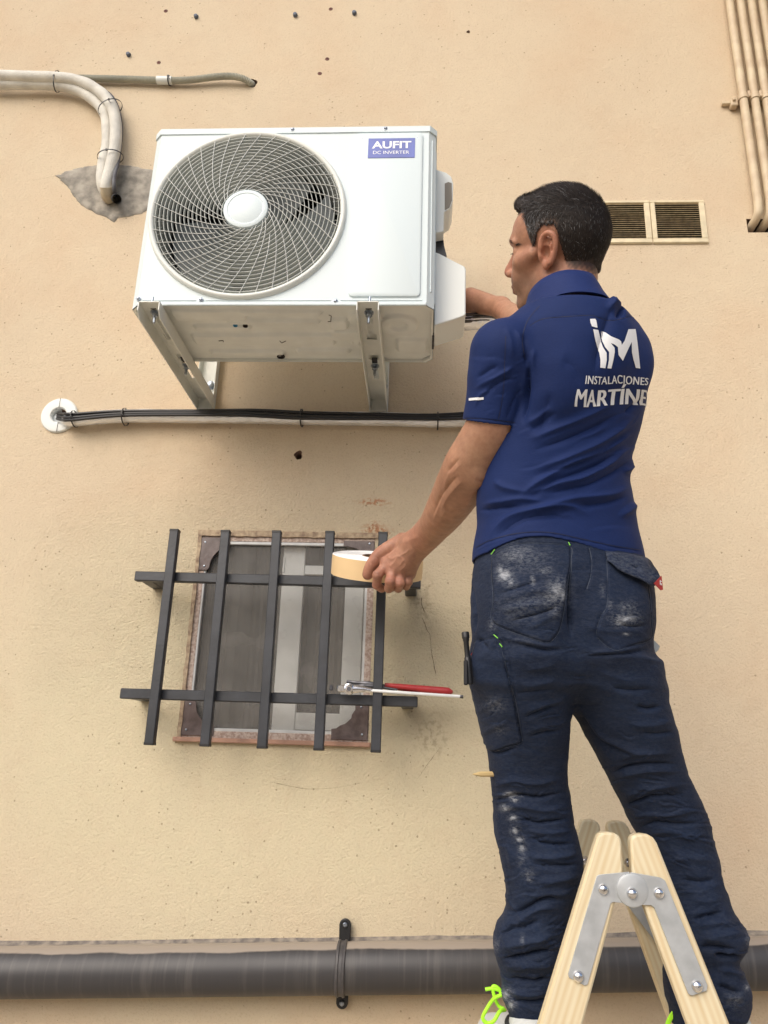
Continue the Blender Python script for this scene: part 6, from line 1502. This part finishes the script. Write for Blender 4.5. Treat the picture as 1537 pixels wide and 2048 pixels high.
TF = [
 (s3([(90, 850), (180, 790), (260, 690), (330, 700), (470, 730), (560, 745), (690, 740)]), 6, .0050), (s3([(320, 715), (470, 750), (560, 768), (680, 765)]), 6, -.0060),
 (s3([(720, 240), (715, 400), (712, 560), (715, 700)]), 7, -.0120), (s3([(240, 480), (300, 440), (430, 400), (520, 390), (640, 420)]), 7, .0045), (s3([(230, 420), (330, 385), (450, 345), (540, 330)]), 6, -.003),
 (s3([(250, 540), (350, 500), (480, 480), (600, 470)]), 6, .004), (s3([(300, 590), (420, 560), (560, 520), (650, 470)]), 6, -.004), (s3([(420, 640), (520, 590), (640, 520)]), 5, .003),
 (s3([(780, 790), (900, 785), (1050, 770), (1230, 740)]), 5, .0045), (s3([(790, 805), (900, 803), (1060, 790), (1220, 762)]), 5, -.0045), (s3([(780, 600), (900, 640), (1020, 650), (1160, 640)]), 8, .003),
 (s3([(1000, 600), (1100, 620), (1210, 610)]), 6, -.003), (s3([(400, 900), (520, 880), (640, 850)]), 7, .003), (s3([(380, 1000), (500, 990), (640, 960)]), 7, .004), (s3([(350, 1050), (470, 1040), (620, 1020)]), 6, -.003),
 (s3([(400, 1180), (520, 1130), (640, 1090), (690, 1040)]), 7, .0045), (s3([(400, 1210), (530, 1160), (650, 1120)]), 6, -.0045), (s3([(420, 1300), (520, 1260), (640, 1240), (695, 1200)]), 7, .004), (s3([(430, 1330), (540, 1300), (660, 1280)]), 5, -.004),
 (s3([(730, 1080), (800, 1200), (880, 1310), (1000, 1380), (1130, 1420), (1260, 1440)]), 7, .0060), (s3([(740, 1120), (800, 1235), (880, 1345), (1000, 1410), (1130, 1450)]), 7, -.0050),
 (s3([(860, 880), (960, 930), (1080, 960), (1230, 950)]), 10, .004), (s3([(960, 1010), (1080, 1030), (1260, 1020)]), 9, -.004), (s3([(1120, 1120), (1200, 1150), (1300, 1130)]), 8, -.006), (s3([(1060, 1230), (1160, 1250), (1290, 1240), (1370, 1200)]), 8, .005),
 (s3([(1150, 1300), (1260, 1310), (1380, 1290)]), 7, -.004), (s3([(980, 1480), (1100, 1440), (1240, 1430), (1400, 1430)]), 7, .005), (s3([(960, 1560), (1080, 1520), (1220, 1500), (1420, 1500)]), 6, -.005), (s3([(1000, 1600), (1100, 1560), (1250, 1540), (1450, 1550)]), 6, .005),
 (s3([(95, 1180), (180, 1130), (300, 1040)]), 5, .003), (s3([(130, 1320), (220, 1260), (330, 1210)]), 5, .0035), (s3([(100, 700), (150, 720), (200, 780)]), 6, -.004), (s3([(200, 1410), (260, 1430), (380, 1385)]), 4, -.005),
 (s3([(70, 330), (85, 430), (100, 560), (90, 680)]), 4, -.006),
 # knees and calves
 (s5([(190, 60), (300, 30), (420, 40), (560, 10)]), 6, .005), (s5([(200, 130), (320, 100), (430, 110), (575, 80)]), 6, -.005), (s5([(230, 170), (330, 150), (460, 170), (580, 150)]), 6, .005),
 (s5([(330, 210), (440, 230), (590, 210)]), 5, -.005), (s5([(360, 260), (470, 280), (600, 265)]), 6, .0055), (s5([(390, 310), (500, 335), (610, 330)]), 5, -.005), (s5([(350, 380), (450, 400), (560, 390), (625, 370)]), 6, .006),
 (s5([(390, 430), (500, 440), (630, 430)]), 6, -.005), (s5([(400, 520), (520, 510), (640, 480)]), 8, .006), (s5([(380, 590), (500, 580), (610, 560)]), 8, .004), (s5([(270, 690), (380, 640), (470, 600), (560, 610)]), 8, -.006),
 (s5([(300, 760), (360, 690), (440, 640), (540, 650)]), 7, .0065), (s5([(215, 790), (290, 740), (370, 730), (450, 690)]), 6, -.006), (s5([(220, 840), (320, 820), (420, 800), (520, 760)]), 8, .007),
 (s5([(240, 890), (340, 880), (430, 860), (520, 850)]), 7, -.009), (s5([(250, 930), (340, 920), (450, 920), (520, 900)]), 8, .006), (s5([(280, 980), (400, 1000), (500, 980)]), 7, -.007), (s5([(270, 1040), (380, 1060), (490, 1040)]), 7, .006), (s5([(290, 1090), (400, 1100), (490, 1080)]), 6, -.006),
 (s5([(270, 300), (290, 380), (300, 470)]), 7, .004), (s5([(320, 240), (350, 320), (370, 400)]), 6, -.003),
 (s5([(830, 130), (900, 80), (1000, 60), (1150, 50)]), 6, .005), (s5([(840, 160), (920, 120), (1040, 100), (1170, 110)]), 6, -.004), (s5([(860, 210), (960, 190), (1080, 190), (1210, 160)]), 6, .005), (s5([(900, 260), (1000, 230), (1100, 240), (1230, 230)]), 6, -.004),
 (s5([(930, 300), (1040, 270), (1150, 290), (1250, 290)]), 7, .0045), (s5([(1050, 420), (1150, 400), (1290, 420)]), 9, .004), (s5([(1120, 500), (1200, 520), (1300, 500)]), 9, -.004), (s5([(1150, 590), (1240, 610), (1320, 600)]), 9, .004),
 (s5([(1170, 700), (1250, 680), (1330, 660)]), 7, -.007), (s5([(1180, 730), (1260, 720), (1400, 710)]), 7, .006), (s5([(1210, 790), (1300, 780), (1430, 760)]), 8, .007), (s5([(1200, 830), (1280, 830), (1400, 850)]), 7, -.007),
 (s5([(1270, 870), (1340, 880), (1410, 880)]), 7, -.010), (s5([(1290, 930), (1360, 950), (1430, 990)]), 8, .008), (s5([(1290, 1010), (1350, 1030), (1420, 1060)]), 7, -.007), (s5([(1310, 1080), (1370, 1070), (1420, 1080)]), 6, .005)]
for p_, w2, h in TF:
    kk = .8 if p_[0][1] < 1545 else 1.05
    fold(tv, tn, p_, w2*(1.15 if h > 0 else .8), h*kk*(1.0 if h > 0 else 1.75), .3)
def legreg(r):
    while True:
        y = r.uniform(1130, 2030) if r.random() < .25 else r.uniform(1560, 2030); rows = LL if r.random() < .5 else RL
        if y < 1340: rows = PEL
        ys = [q[0] for q in rows]; a_, b_ = np.interp(y, ys, [q[1] for q in rows]), np.interp(y, ys, [q[2] for q in rows]); return r.uniform(a_+2, b_-2), y
creases(tv, tf, legreg, 230, 5, .0028, 2.3, lambda x, y: (-12 if x < 1150 else 4)+10*math.sin(y*.02), 17, 18, 80)
tn = vnormals(tv, tf)
# pockets: cloth layers standing proud, with sunk stitch lines
def raised(poly, h, edge=2.0):
    px = proj(tv); vis = ((tv-CAM)*tn).sum(1) < 0; P_ = np.array(poly, float); x, y = px[:, 0], px[:, 1]; ins_ = np.zeros(len(px), bool); j = len(P_)-1
    for i in range(len(P_)):
        c_ = ((P_[i, 1] > y) != (P_[j, 1] > y)) & (x < (P_[j, 0]-P_[i, 0])*(y-P_[i, 1])/(P_[j, 1]-P_[i, 1]+1e-9)+P_[i, 0]); ins_ ^= c_; j = i
    d, _ = seg_dist(px, list(poly)+[poly[0]]); k = np.where(ins_, 1, 0)*np.clip(d/edge, 0, 1)*vis; tv[:] = tv+tn*(h*k)[:, None]
    return ins_
PK1 = s3([(205, 165), (330, 95), (500, 85), (705, 105), (712, 200), (690, 330), (675, 470), (640, 640), (580, 715), (510, 710), (220, 600), (215, 450), (205, 300)])
PK2 = s3([(940, 165), (1180, 200), (1215, 390), (1232, 600), (1225, 700), (1100, 740), (990, 770), (880, 680), (900, 560), (945, 480), (945, 300)])
PK3 = s3([(100, 720), (230, 690), (280, 760), (300, 900), (340, 1060), (370, 1220), (398, 1355), (300, 1390), (205, 1420), (150, 1360), (110, 1200), (75, 1030), (70, 850)])
raised(PK1, .0022); raised(PK2, .0020); raised(PK3, .0035)
tn = vnormals(tv, tf)
for p_ in (PK1, PK2, PK3):
    fold(tv, tn, p_, 1.6, -.0024, .02)
for p_ in (s3([(707, 105), (712, 240), (700, 330)]), s3([(830, 115), (845, 200), (840, 290), (800, 400)]), s3([(300, 760), (340, 960), (395, 1340)]), s3([(240, 620), (250, 760), (320, 960), (355, 1120), (395, 1350)])): fold(tv, tn, p_, 1.7, -.0026, .05)
tn = vnormals(tv, tf)
for y_ in np.arange(1145, 1250, 7): fold(tv, tn, [(983+rng.uniform(-1, 1), y_), (992+rng.uniform(-2, 4), y_+rng.uniform(-3, 3))], 1.8, .0014, .3)
for y_ in np.arange(1300, 1480, 7): x_ = np.interp(y_, [1290, 1350, 1400, 1480], [1010, 1020, 1030, 1043]); fold(tv, tn, [(x_-6, y_+rng.uniform(-3, 3)), (x_+3, y_)], 1.8, .0014, .3)
for y_ in np.arange(1560, 1800, 6): x_ = np.interp(y_, [1560, 1650, 1800], [994, 996, 1020]); fold(tv, tn, [(x_-4, y_+rng.uniform(-2, 2)), (x_+6, y_)], 1.8, .0016, .3)
tpx = proj(tv); tvis = ((tv-CAM)*tn).sum(1) < 0
st = np.zeros(len(tv))
for (x, y, rx, ry, a) in [s_ for s_ in (
    (1030, 1110, 26, 18, .55), (1045, 1100, 30, 10, .4), (1010, 1150, 16, 14, .95), (1002, 1140, 8, 12, .8), (1022, 1165, 12, 10, .7), (1066, 1160, 5, 16, .6), (1090, 1140, 16, 10, .5), (1115, 1180, 20, 22, .75), (1105, 1195, 26, 18, .6), (1126, 1190, 8, 14, .85), (1068, 1205, 20, 16, .3), (1040, 1215, 40, 30, .22), (1110, 1220, 12, 16, .4),
    (985, 1250, 8, 10, .45), (1050, 1120, 50, 26, .30), (1250, 1238, 26, 12, .75), (1238, 1245, 10, 9, .7), (1255, 1215, 18, 12, .45), (1272, 1230, 10, 18, .3), (1222, 1212, 6, 12, .4), (1205, 1180, 5, 14, .35), (1253, 1268, 6, 3, .9), (1025, 1590, 16, 5, 1.0), (1018, 1586, 10, 4, .9), (1030, 1600, 8, 4, 1.0),
    (1012, 1618, 12, 5, .8), (1026, 1636, 8, 6, .9), (1008, 1612, 8, 5, .6), (1030, 1662, 8, 9, .85), (1040, 1680, 9, 6, 1.0), (1044, 1696, 7, 9, .9), (1045, 1720, 8, 12, .35), (1058, 1748, 10, 10, .45), (1060, 1760, 6, 4, .6), (1045, 1880, 4, 12, .4), (1010, 1990, 14, 16, .8), (1022, 2010, 10, 10, .9), (1004, 2010, 10, 16, .6), (1470, 2000, 16, 18, .35), (1495, 1975, 6, 8, .7),
    (1497, 1880, 5, 12, .5), (990, 1410, 20, 14, .35), (1000, 1460, 16, 10, .25), (1050, 1280, 40, 10, .12), (1000, 1800, 10, 30, .3), (990, 1890, 10, 14, .4))]:
    m_k = np.exp(-(((tpx[:, 0]-x)/rx)**2+((tpx[:, 1]-y)/ry)**2)); st = np.maximum(st, m_k*a)
st = np.clip(st*1.15+.05, 0, 1)*np.where(tvis, 1, .2)
trousers = mk('trousers', tv, tf, 'trouser', man, {'stain': st})
trousers['label'] = 'dusty navy work trousers with cargo and back pockets'
TB = BVHTree.FromPolygons([Vector(p) for p in tv], [tuple(int(i) for i in f) for f in tf])
def onT(x, y, lift=.002): return onto(x, y, lift, TB)
for p_ in (PK1[:3]+PK1[3:]+[PK1[0]], PK2+[PK2[0]], PK3+[PK3[0]], s3([(712, 110), (716, 240), (706, 330), (700, 470)]), s3([(830, 115), (845, 200), (840, 290), (815, 380)]), s3([(265, 760), (320, 960), (365, 1120), (405, 1350)])):
    seamline(p_, 1.2, 'seam', 'thread_navy', trousers, TB, .0007, 4)
# loose flap of the right back pocket with a red tag
def patch(poly, lift0, lift1, name, m, parent, anchor_y, th=.0022):
    """cloth piece lying on the trousers at the top and standing off towards its lower edge"""
    cx_ = np.mean([p[0] for p in poly]); cy_ = np.mean([p[1] for p in poly]); ring_ = [p[:2] for p in spline([(x, y, 0) for x, y in list(poly)+[poly[0]]], 4)[:-1]]
    rows_ = []; ymax = max(p[1] for p in poly); last = None
    for s_ in (1, .7, .35, .02):
        row = []
        for x, y in ring_:
            xx, yy = cx_+(x-cx_)*s_, cy_+(y-cy_)*s_; t_ = np.clip((yy-anchor_y)/(ymax-anchor_y), 0, 1); li = lift0+(lift1-lift0)*t_
            p_, n_ = onT(min(xx, 1296), yy, li)
            if p_ is None: p_ = last
            if xx > 1296: p_ = p_+RT*((xx-1296)/FPX*((p_-CAM)@FW))
            last = p_; row.append(p_)
        rows_.append(row)
    m_ = MB(); n = len(ring_); m_.add([p for r in rows_ for p in r], [(i*n+k, i*n+(k+1) % n, (i+1)*n+(k+1) % n, (i+1)*n+k) for i in range(3) for k in range(n)])
    o = m_.build(name, m, parent, smooth=60); md = o.modifiers.new('th', 'SOLIDIFY'); md.thickness = th; md.offset = 0
    return o
fl = patch(s3([(925, 140), (1060, 160), (1180, 190), (1225, 255), (1247, 310), (1243, 330), (1195, 368), (1120, 325), (1040, 290), (980, 245), (935, 190)]), .004, .013, 'pocket_flap', 'trouser', trousers, 1105)
at = fl.data.color_attributes.new('stain', 'FLOAT_COLOR', 'POINT'); at.data.foreach_set('color', np.full(len(fl.data.vertices)*4, .22, np.float32))
p_, n_ = onT(1290, 1172, .016); c_ = p_+RT*(14/FPX*((p_-CAM)@FW)); dpx = ((c_-CAM)@FW)/FPX
m_ = MB(); tri_ = [c_+RT*(dx*dpx)-UP*(dy*dpx) for dx, dy in ((-10, 2), (5, -14), (8, 14), (3, 15))]; m_.extrude(tri_, FW*.0025); tg = m_.build('red_tag', mat('red_tag', (.30, .03, .03), .45), trousers)
m_ = MB()
for dx, dy, w2, h2 in ((2, -1, 1.2, 9), (3.2, -3, 4, 1.2), (4, 3, 1.2, 4)): m_.box(c_+RT*(dx*dpx)-UP*(dy*dpx)-FW*.0008, (w2*dpx, .0006, h2*dpx), rot=np.stack([RT, FW, UP], 1))
m_.build('tag_mark', 'print_white', tg)
m_ = MB()
grn = mat('neon_thread', (.22, .62, .06), .6)
for x0, y0, x1, y1 in ((985, 1110, 992, 1100), (1136, 1086, 1140, 1091), (990, 1269, 996, 1277), (999, 1288, 1004, 1296)):
    a, _ = onT(x0, y0, .003); b, _ = onT(x1, y1, .003); mm_ = MB(); mm_.tube([a, (a+b)/2-FW*.0006, b], .0009, 6); mm_.build('neon_bartack', grn, trousers)
# dark pocket mouth patch
# belt loops and back yoke band just under the hem
# ------------------------------------------------------------------ shoes and laces
neon = mat('neon_lace', (.42, .95, .03), .5)
def shoe(ax, ay, Y, yaw, label):
    """running shoe: sole, upper, collar, side panel, laces; ax,ay photo pixel of the ankle"""
    a = P(ax, ay, Y); f = nrm([-math.sin(yaw), math.cos(yaw), 0]); sd = np.cross((0, 0, 1), f); R = np.stack([f, sd, (0, 0, 1)], 1)
    zs_ = a[2]-.115
    def W(x, y, z_): return np.array([a[0], a[1], 0])+R@np.array([x, y, 0])+np.array([0, 0, zs_+z_])
    F_ = Field(np.array([a[0], a[1], zs_])-np.array([.30, .30, .01]), np.array([a[0], a[1], zs_])+np.array([.30, .30, .17]), .003)
    F_.chain([W(-.045, 0, .045), W(.02, 0, .045), W(.09, .006, .040), (W(.155, .010, .035))], [.040, .041, .043, .036], k=.02)
    F_.cap(W(-.030, 0, .05), W(-.028, 0, .100), .040, .042, k=.02); F_.cap(W(.02, 0, .065), W(.095, 0, .050), .036, .034, k=.02)
    F_.cap(W(-.026, 0, .09), W(-.026, 0, .14), .034, k=.008, mode='s')
    v, f2 = F_.mesh(); n2 = vnormals(v, f2)
    if ((v-v.mean(0))*n2).sum(1).mean() < 0: f2 = f2[:, ::-1]
    v[:, 2] = np.maximum(v[:, 2], zs_+.022)
    root = mk('shoe', v, f2, mat('shoe_mesh', (.55, .57, .56), .7, bump=.6, bscale=500), man)
    if label: root['label'] = label
    m_ = MB(); poly = [(.195, .012), (.185, .040), (.150, .052), (.09, .050), (.0, .043), (-.06, .040), (-.085, .022), (-.09, 0), (-.085, -.022), (-.06, -.038), (.0, -.040), (.09, -.040), (.15, -.034), (.185, -.015)]
    m_.extrude([W(x, y, 0) for x, y in poly], (0, 0, .026)); m_.build('sole', mat('sole_white', (.65, .66, .64), .6), root, bevel=.004)
    for s_ in (1, -1):
        m_ = MB(); pts = spline([W(-.06, s_*.0415, .04), W(-.01, s_*.0435, .06), W(.04, s_*.043, .05), W(.10, s_*.047, .045)], 6); m_.tube(pts, .008, 8, squash=.4, ref=(0, 0, 1)); m_.build('side_stripe', mat('shoe_blue', (.10, .28, .55), .5), root)
    m_ = MB(); pts = [W(-.026+.043*math.cos(t), .043*math.sin(t), .098+.010*math.cos(t)) for t in np.linspace(0, 6.283, 24)]; m_.tube(pts, .006, 8); m_.build('collar_trim', mat('shoe_black', (.03, .03, .035), .8, bump=1, bscale=500), root)
    return a, W, root
aL, WL, shL = shoe(1052, 2024, -.62, math.radians(14), 'white and blue running shoe with neon laces'); aR, WRr, shR = shoe(1446, 2026, -.62, math.radians(-6), None)
lp = lambda x, y, Y=-.645: P(x, y, Y)
m_ = MB(); m_.tube(spline([lp(1008, 2018), lp(998, 2012), lp(990, 1996), lp(986, 1975), lp(992, 1973), lp(1000, 1980), lp(1003, 1992)], 8), .0032, 8)
m_.tube(spline([lp(971, 1979), lp(985, 1977), lp(998, 1980)], 6), .0032, 8); m_.build('lace', neon, shL)
m_ = MB(); m_.tube(spline([lp(1010, 2020), lp(1000, 2023, -.66), lp(988, 2042, -.67), lp(975, 2046, -.67), lp(966, 2036, -.67), lp(975, 2016, -.67), lp(988, 1998, -.66), lp(1003, 1990, -.655)], 8), .0034, 8); m_.build('lace', neon, shL)
m_ = MB(); m_.tube(spline([lp(1358, 2015), lp(1345, 2030), lp(1336, 2050), lp(1340, 2065)], 8), .0045, 8, squash=.5); m_.build('lace', neon, shR)
# ------------------------------------------------------------------ things in the pockets
a, b, c_ = P(931, 1264, -.86), P(935, 1310, -.86), P(945, 1368, -.845)
m_ = MB(); ax2 = nrm(b-a); L0 = np.linalg.norm(c_-a)
m_.lathe([(0, 0), (.0060, 0), (.0072, .002), (.0072, .011), (.0060, .0125), (.0060, .016), (.0050, .018), (.0048, .046), (.0062, .048), (.0064, L0)], a, axis=ax2, n=20, ref=(0, 1, 0))
mk_ = tag(m_.build('marker', 'black_plastic', origin=a, bevel=0), 'slim black torch clipped in the side pocket of the trousers', 'torch')
m_ = MB(); m_.box(P(932, 1345, -.875), (.0075, .008, .045), ch=.002); m_.build('clip', 'black_rubber', mk_)
m_ = MB(); m_.tube([P(944, 1306, -.85), P(952, 1311, -.85)], .004, 8); tag(m_.build('red_pen', 'red_grip', origin=P(946, 1308, -.85)), 'red pen end peeping from the side pocket beside the torch', 'pen')
m_ = MB(); m_.lathe([(0, 0), (.0012, .002), (.0048, .018), (.0048, .05)], P(945, 1548.5, -.76), axis=nrm(P(990, 1548, -.74)-P(945, 1548.5, -.76)), n=6, ref=(0, 0, 1))
tag(m_.build('pencil', 'pencil', origin=P(945, 1548, -.76)), 'sharpened wooden pencil sticking out of the left leg pocket', 'pencil')
a = P(1304, 1296, -.79); m_ = MB(); m_.extrude([P(x, y, -.80) for x, y in ((1298, 1284), (1308, 1279), (1321, 1292), (1318, 1300), (1304, 1312), (1298, 1308))], (0, .012, 0)); tag(m_.build('steel_ruler', mat('dusty_metal', (.38, .40, .40), .4, metal=.5), origin=a, bevel=.0015), 'small grey metal tool poking from the right thigh pocket', 'tool')

# ================================================================== TAPE ROLL
tc0 = P(755, 1132, -.292); tl = math.radians(21); ax3 = nrm([.060, -math.sin(tl), math.cos(tl)]); Rr = (P(846, 1132, -.292)[0]-P(664, 1132, -.292)[0])/2; hh = .052
print('tape R', Rr)
tp = thing('tape_roll', tc0, 'big roll of white foam tape with yellow liner held against the window grille', 'tape roll')
m_ = MB(); m_.lathe([(Rr, -hh/2), (Rr, hh/2)], tc0, axis=ax3, n=96, ref=(1, 0, 0)); m_.build('liner', 'tape_face', tp)
prof = [(Rr-.0004, hh/2)]
for k in range(26): r_ = Rr-.0004-(Rr-.043)*(k+1)/26; prof += [(r_+.0010, hh/2+.0004*math.sin(k*1.7)), (r_+.0002, hh/2-.0008)]
prof += [(.042, hh/2)]
m_ = MB(); m_.lathe(prof, tc0, axis=ax3, n=96, ref=(1, 0, 0)); m_.lathe([(Rr-.0004, -hh/2), (.042, -hh/2)], tc0, axis=ax3, n=96, ref=(1, 0, 0)); m_.build('foam', 'tape_side', tp, smooth=50)
m_ = MB(); m_.lathe([(.042, -hh/2-.001), (.042, hh/2+.001), (.038, hh/2+.001), (.038, -hh/2-.001), (.042, -hh/2-.001)], tc0, axis=ax3, n=64, ref=(1, 0, 0)); m_.build('core', 'tape_core', tp)

# ================================================================== STEP LADDER
lad = thing('step_ladder', (.36, -.64, 0), 'pale pine folding step ladder with galvanised hinge plates, man standing on it', 'step ladder')
YN, YFR = -.80, -.485; TH = .026
def s6(pts, ox=1060, oy=1600, s=3.222): return [(ox+x/s, oy+y/s) for x, y in pts]
def to_ground(a, b): d_ = b-a; return a+d_*(a[2]/(-d_[2]))
RAILS = {}
def frame(key, tip, l0, l1, r0, r1, yf, shift):
    pts = [P(x, y, YN-TH/2) for x, y in s6(tip)]; L0, L1, R0, R1 = [P(x, y, YN-TH/2) for x, y in s6([l0, l1, r0, r1])]
    poly = [to_ground(L0, L1), L0]+pts+[R0, to_ground(R0, R1)]; sh_ = np.array([shift, 0, 0])
    poly = [np.array([p[0], yf, max(0, p[2])])+sh_ for p in poly]
    m_ = MB(); m_.extrude(poly, (0, TH, 0)); o = m_.build('rail', 'wood', lad, bevel=.0045)
    d = nrm(to_ground(L0, L1)-L0); nn = np.array([-d[2], 0, d[0]]); uv = o.data.uv_layers.new(name='UVMap'); lc = np.array(root_loc(lad)); sd_ = rng.uniform(0, 9)
    for l in o.data.loops: p_ = np.array(o.data.vertices[l.vertex_index].co)+lc; uv.data[l.index].uv = (p_@nn+sd_+p_[1]*.6, p_@d)
    RAILS[key] = (np.array([(L0[0]+R0[0])/2+shift, yf, max(p[2] for p in pts)]), d, nn)
LT = ([(432, 250), (440, 225), (462, 211), (500, 207), (545, 213), (575, 230), (592, 255)], (415, 300), (65, 1444), (606, 465), (345, 1444))
RT_ = ([(648, 250), (662, 232), (690, 221), (725, 217), (765, 223), (798, 243), (822, 278)], (660, 465), (1020, 1444), (835, 310), (1290, 1444))
SHF_ = P(1181, 1637, YFR)[0]-P(1219, 1664, YN)[0]; print('far shift', SHF_, P(1181, 1637, YFR)-P(1219, 1664, YN))
for k1_, k2_, yf, sh_ in (('nl', 'nr', YN-TH/2, 0), ('fl', 'fr', YFR-TH/2, SHF_)): frame(k1_, *LT, yf, sh_); frame(k2_, *RT_, yf, sh_)
ofs = np.array([SHF_, 0, 0])
PLL = [(430, 490), (447, 480), (640, 461), (642, 560), (620, 664), (535, 657), (520, 665), (372, 1186), (352, 1194), (252, 1142), (246, 1120)]
PLR = [(646, 463), (840, 498), (868, 517), (1140, 1190), (1134, 1224), (1040, 1256), (1016, 1244), (797, 690), (777, 675), (690, 672), (660, 600)]
def plates(yface, s_, shift):
    sh_ = np.array([shift, 0, 0])
    def Q(p, dy=0): q = P(*s6([p])[0], YN-TH/2); return np.array([q[0], yface+dy, q[2]])+sh_
    o1 = None
    for poly, bolts, dd, th in ((PLL, ((472, 575), (312, 1135)), 0, .0022), (PLR, ((827, 597), (1072, 1195)), s_*.0023, .0022)):
        m_ = MB(); m_.extrude([Q(p, dd) for p in poly], (0, s_*th, 0)); o = m_.build('hinge_plate', 'galv', lad, bevel=.0005)
        for b_ in bolts: m_ = MB(); m_.lathe([(0, .0078), (.003, .0075), (.006, .0060), (.0082, .0036), (.0094, .0010), (.0096, -.002)], Q(b_, dd+s_*.002), axis=(0, s_, 0), n=24); m_.box(Q(b_, dd+s_*.0095), (.006, .0012, .0012)); m_.box(Q(b_, dd+s_*.0095), (.0012, .0012, .006)); m_.build('bolt', 'steel', o)
    c_ = Q((658, 580)); m_ = MB(); m_.lathe([(0, .0062), (.0235, .0062), (.0262, .0052), (.0270, .0035), (.0270, 0)], c_, axis=(0, s_, 0), n=48); h_ = m_.build('hinge_disc', 'galv', lad, smooth=30)
    m_ = MB(); m_.lathe([(0, .0150), (.003, .0146), (.006, .0130), (.0085, .0100), (.0098, .0062)], Q((652, 597)), axis=(0, s_, 0), n=24); m_.build('bolt', 'steel', h_)
plates(YN-TH/2-.0003, -1, 0); plates(YFR+TH/2+.0003, 1, SHF_)
for (x, y) in ((355, 390), (634, 403), (212, 822)):
    q_ = P(*s6([(x, y)])[0], YFR-TH/2); m_ = MB(); m_.lathe([(0, .0075), (.003, .0072), (.0042, .0045), (.0085, .0040), (.0092, 0)], q_, axis=(0, -1, 0), n=16); m_.build('bolt', 'steel', lad)
m_ = MB(); m_.extrude([P(x, y, YFR-TH/2-.02) for x, y in s6([(630, 678), (728, 682), (800, 820), (832, 950), (800, 900)])], (0, .004, 0)); m_.build('stay', 'galv', lad)
for k0, k1, sg in (('nl', 'fl', -1), ('nr', 'fr', 1)):
    t_, d_, n_ = RAILS[k0]
    for z_ in (1.005, .74, .475, .21):
        L = (t_[2]-z_)/(-d_[2]); c = t_+d_*L; m_ = MB(); m_.box((c[0]+ofs[0]/2, (YN+YFR)/2, z_-.009), (.082, YFR-YN-.027, .018), ch=.003)
        o = m_.build('step', 'wood', lad); uv = o.data.uv_layers.new(name='UVMap')
        for l in o.data.loops: v_ = o.data.vertices[l.vertex_index].co; uv.data[l.index].uv = (v_[0]+v_[2], v_[1])
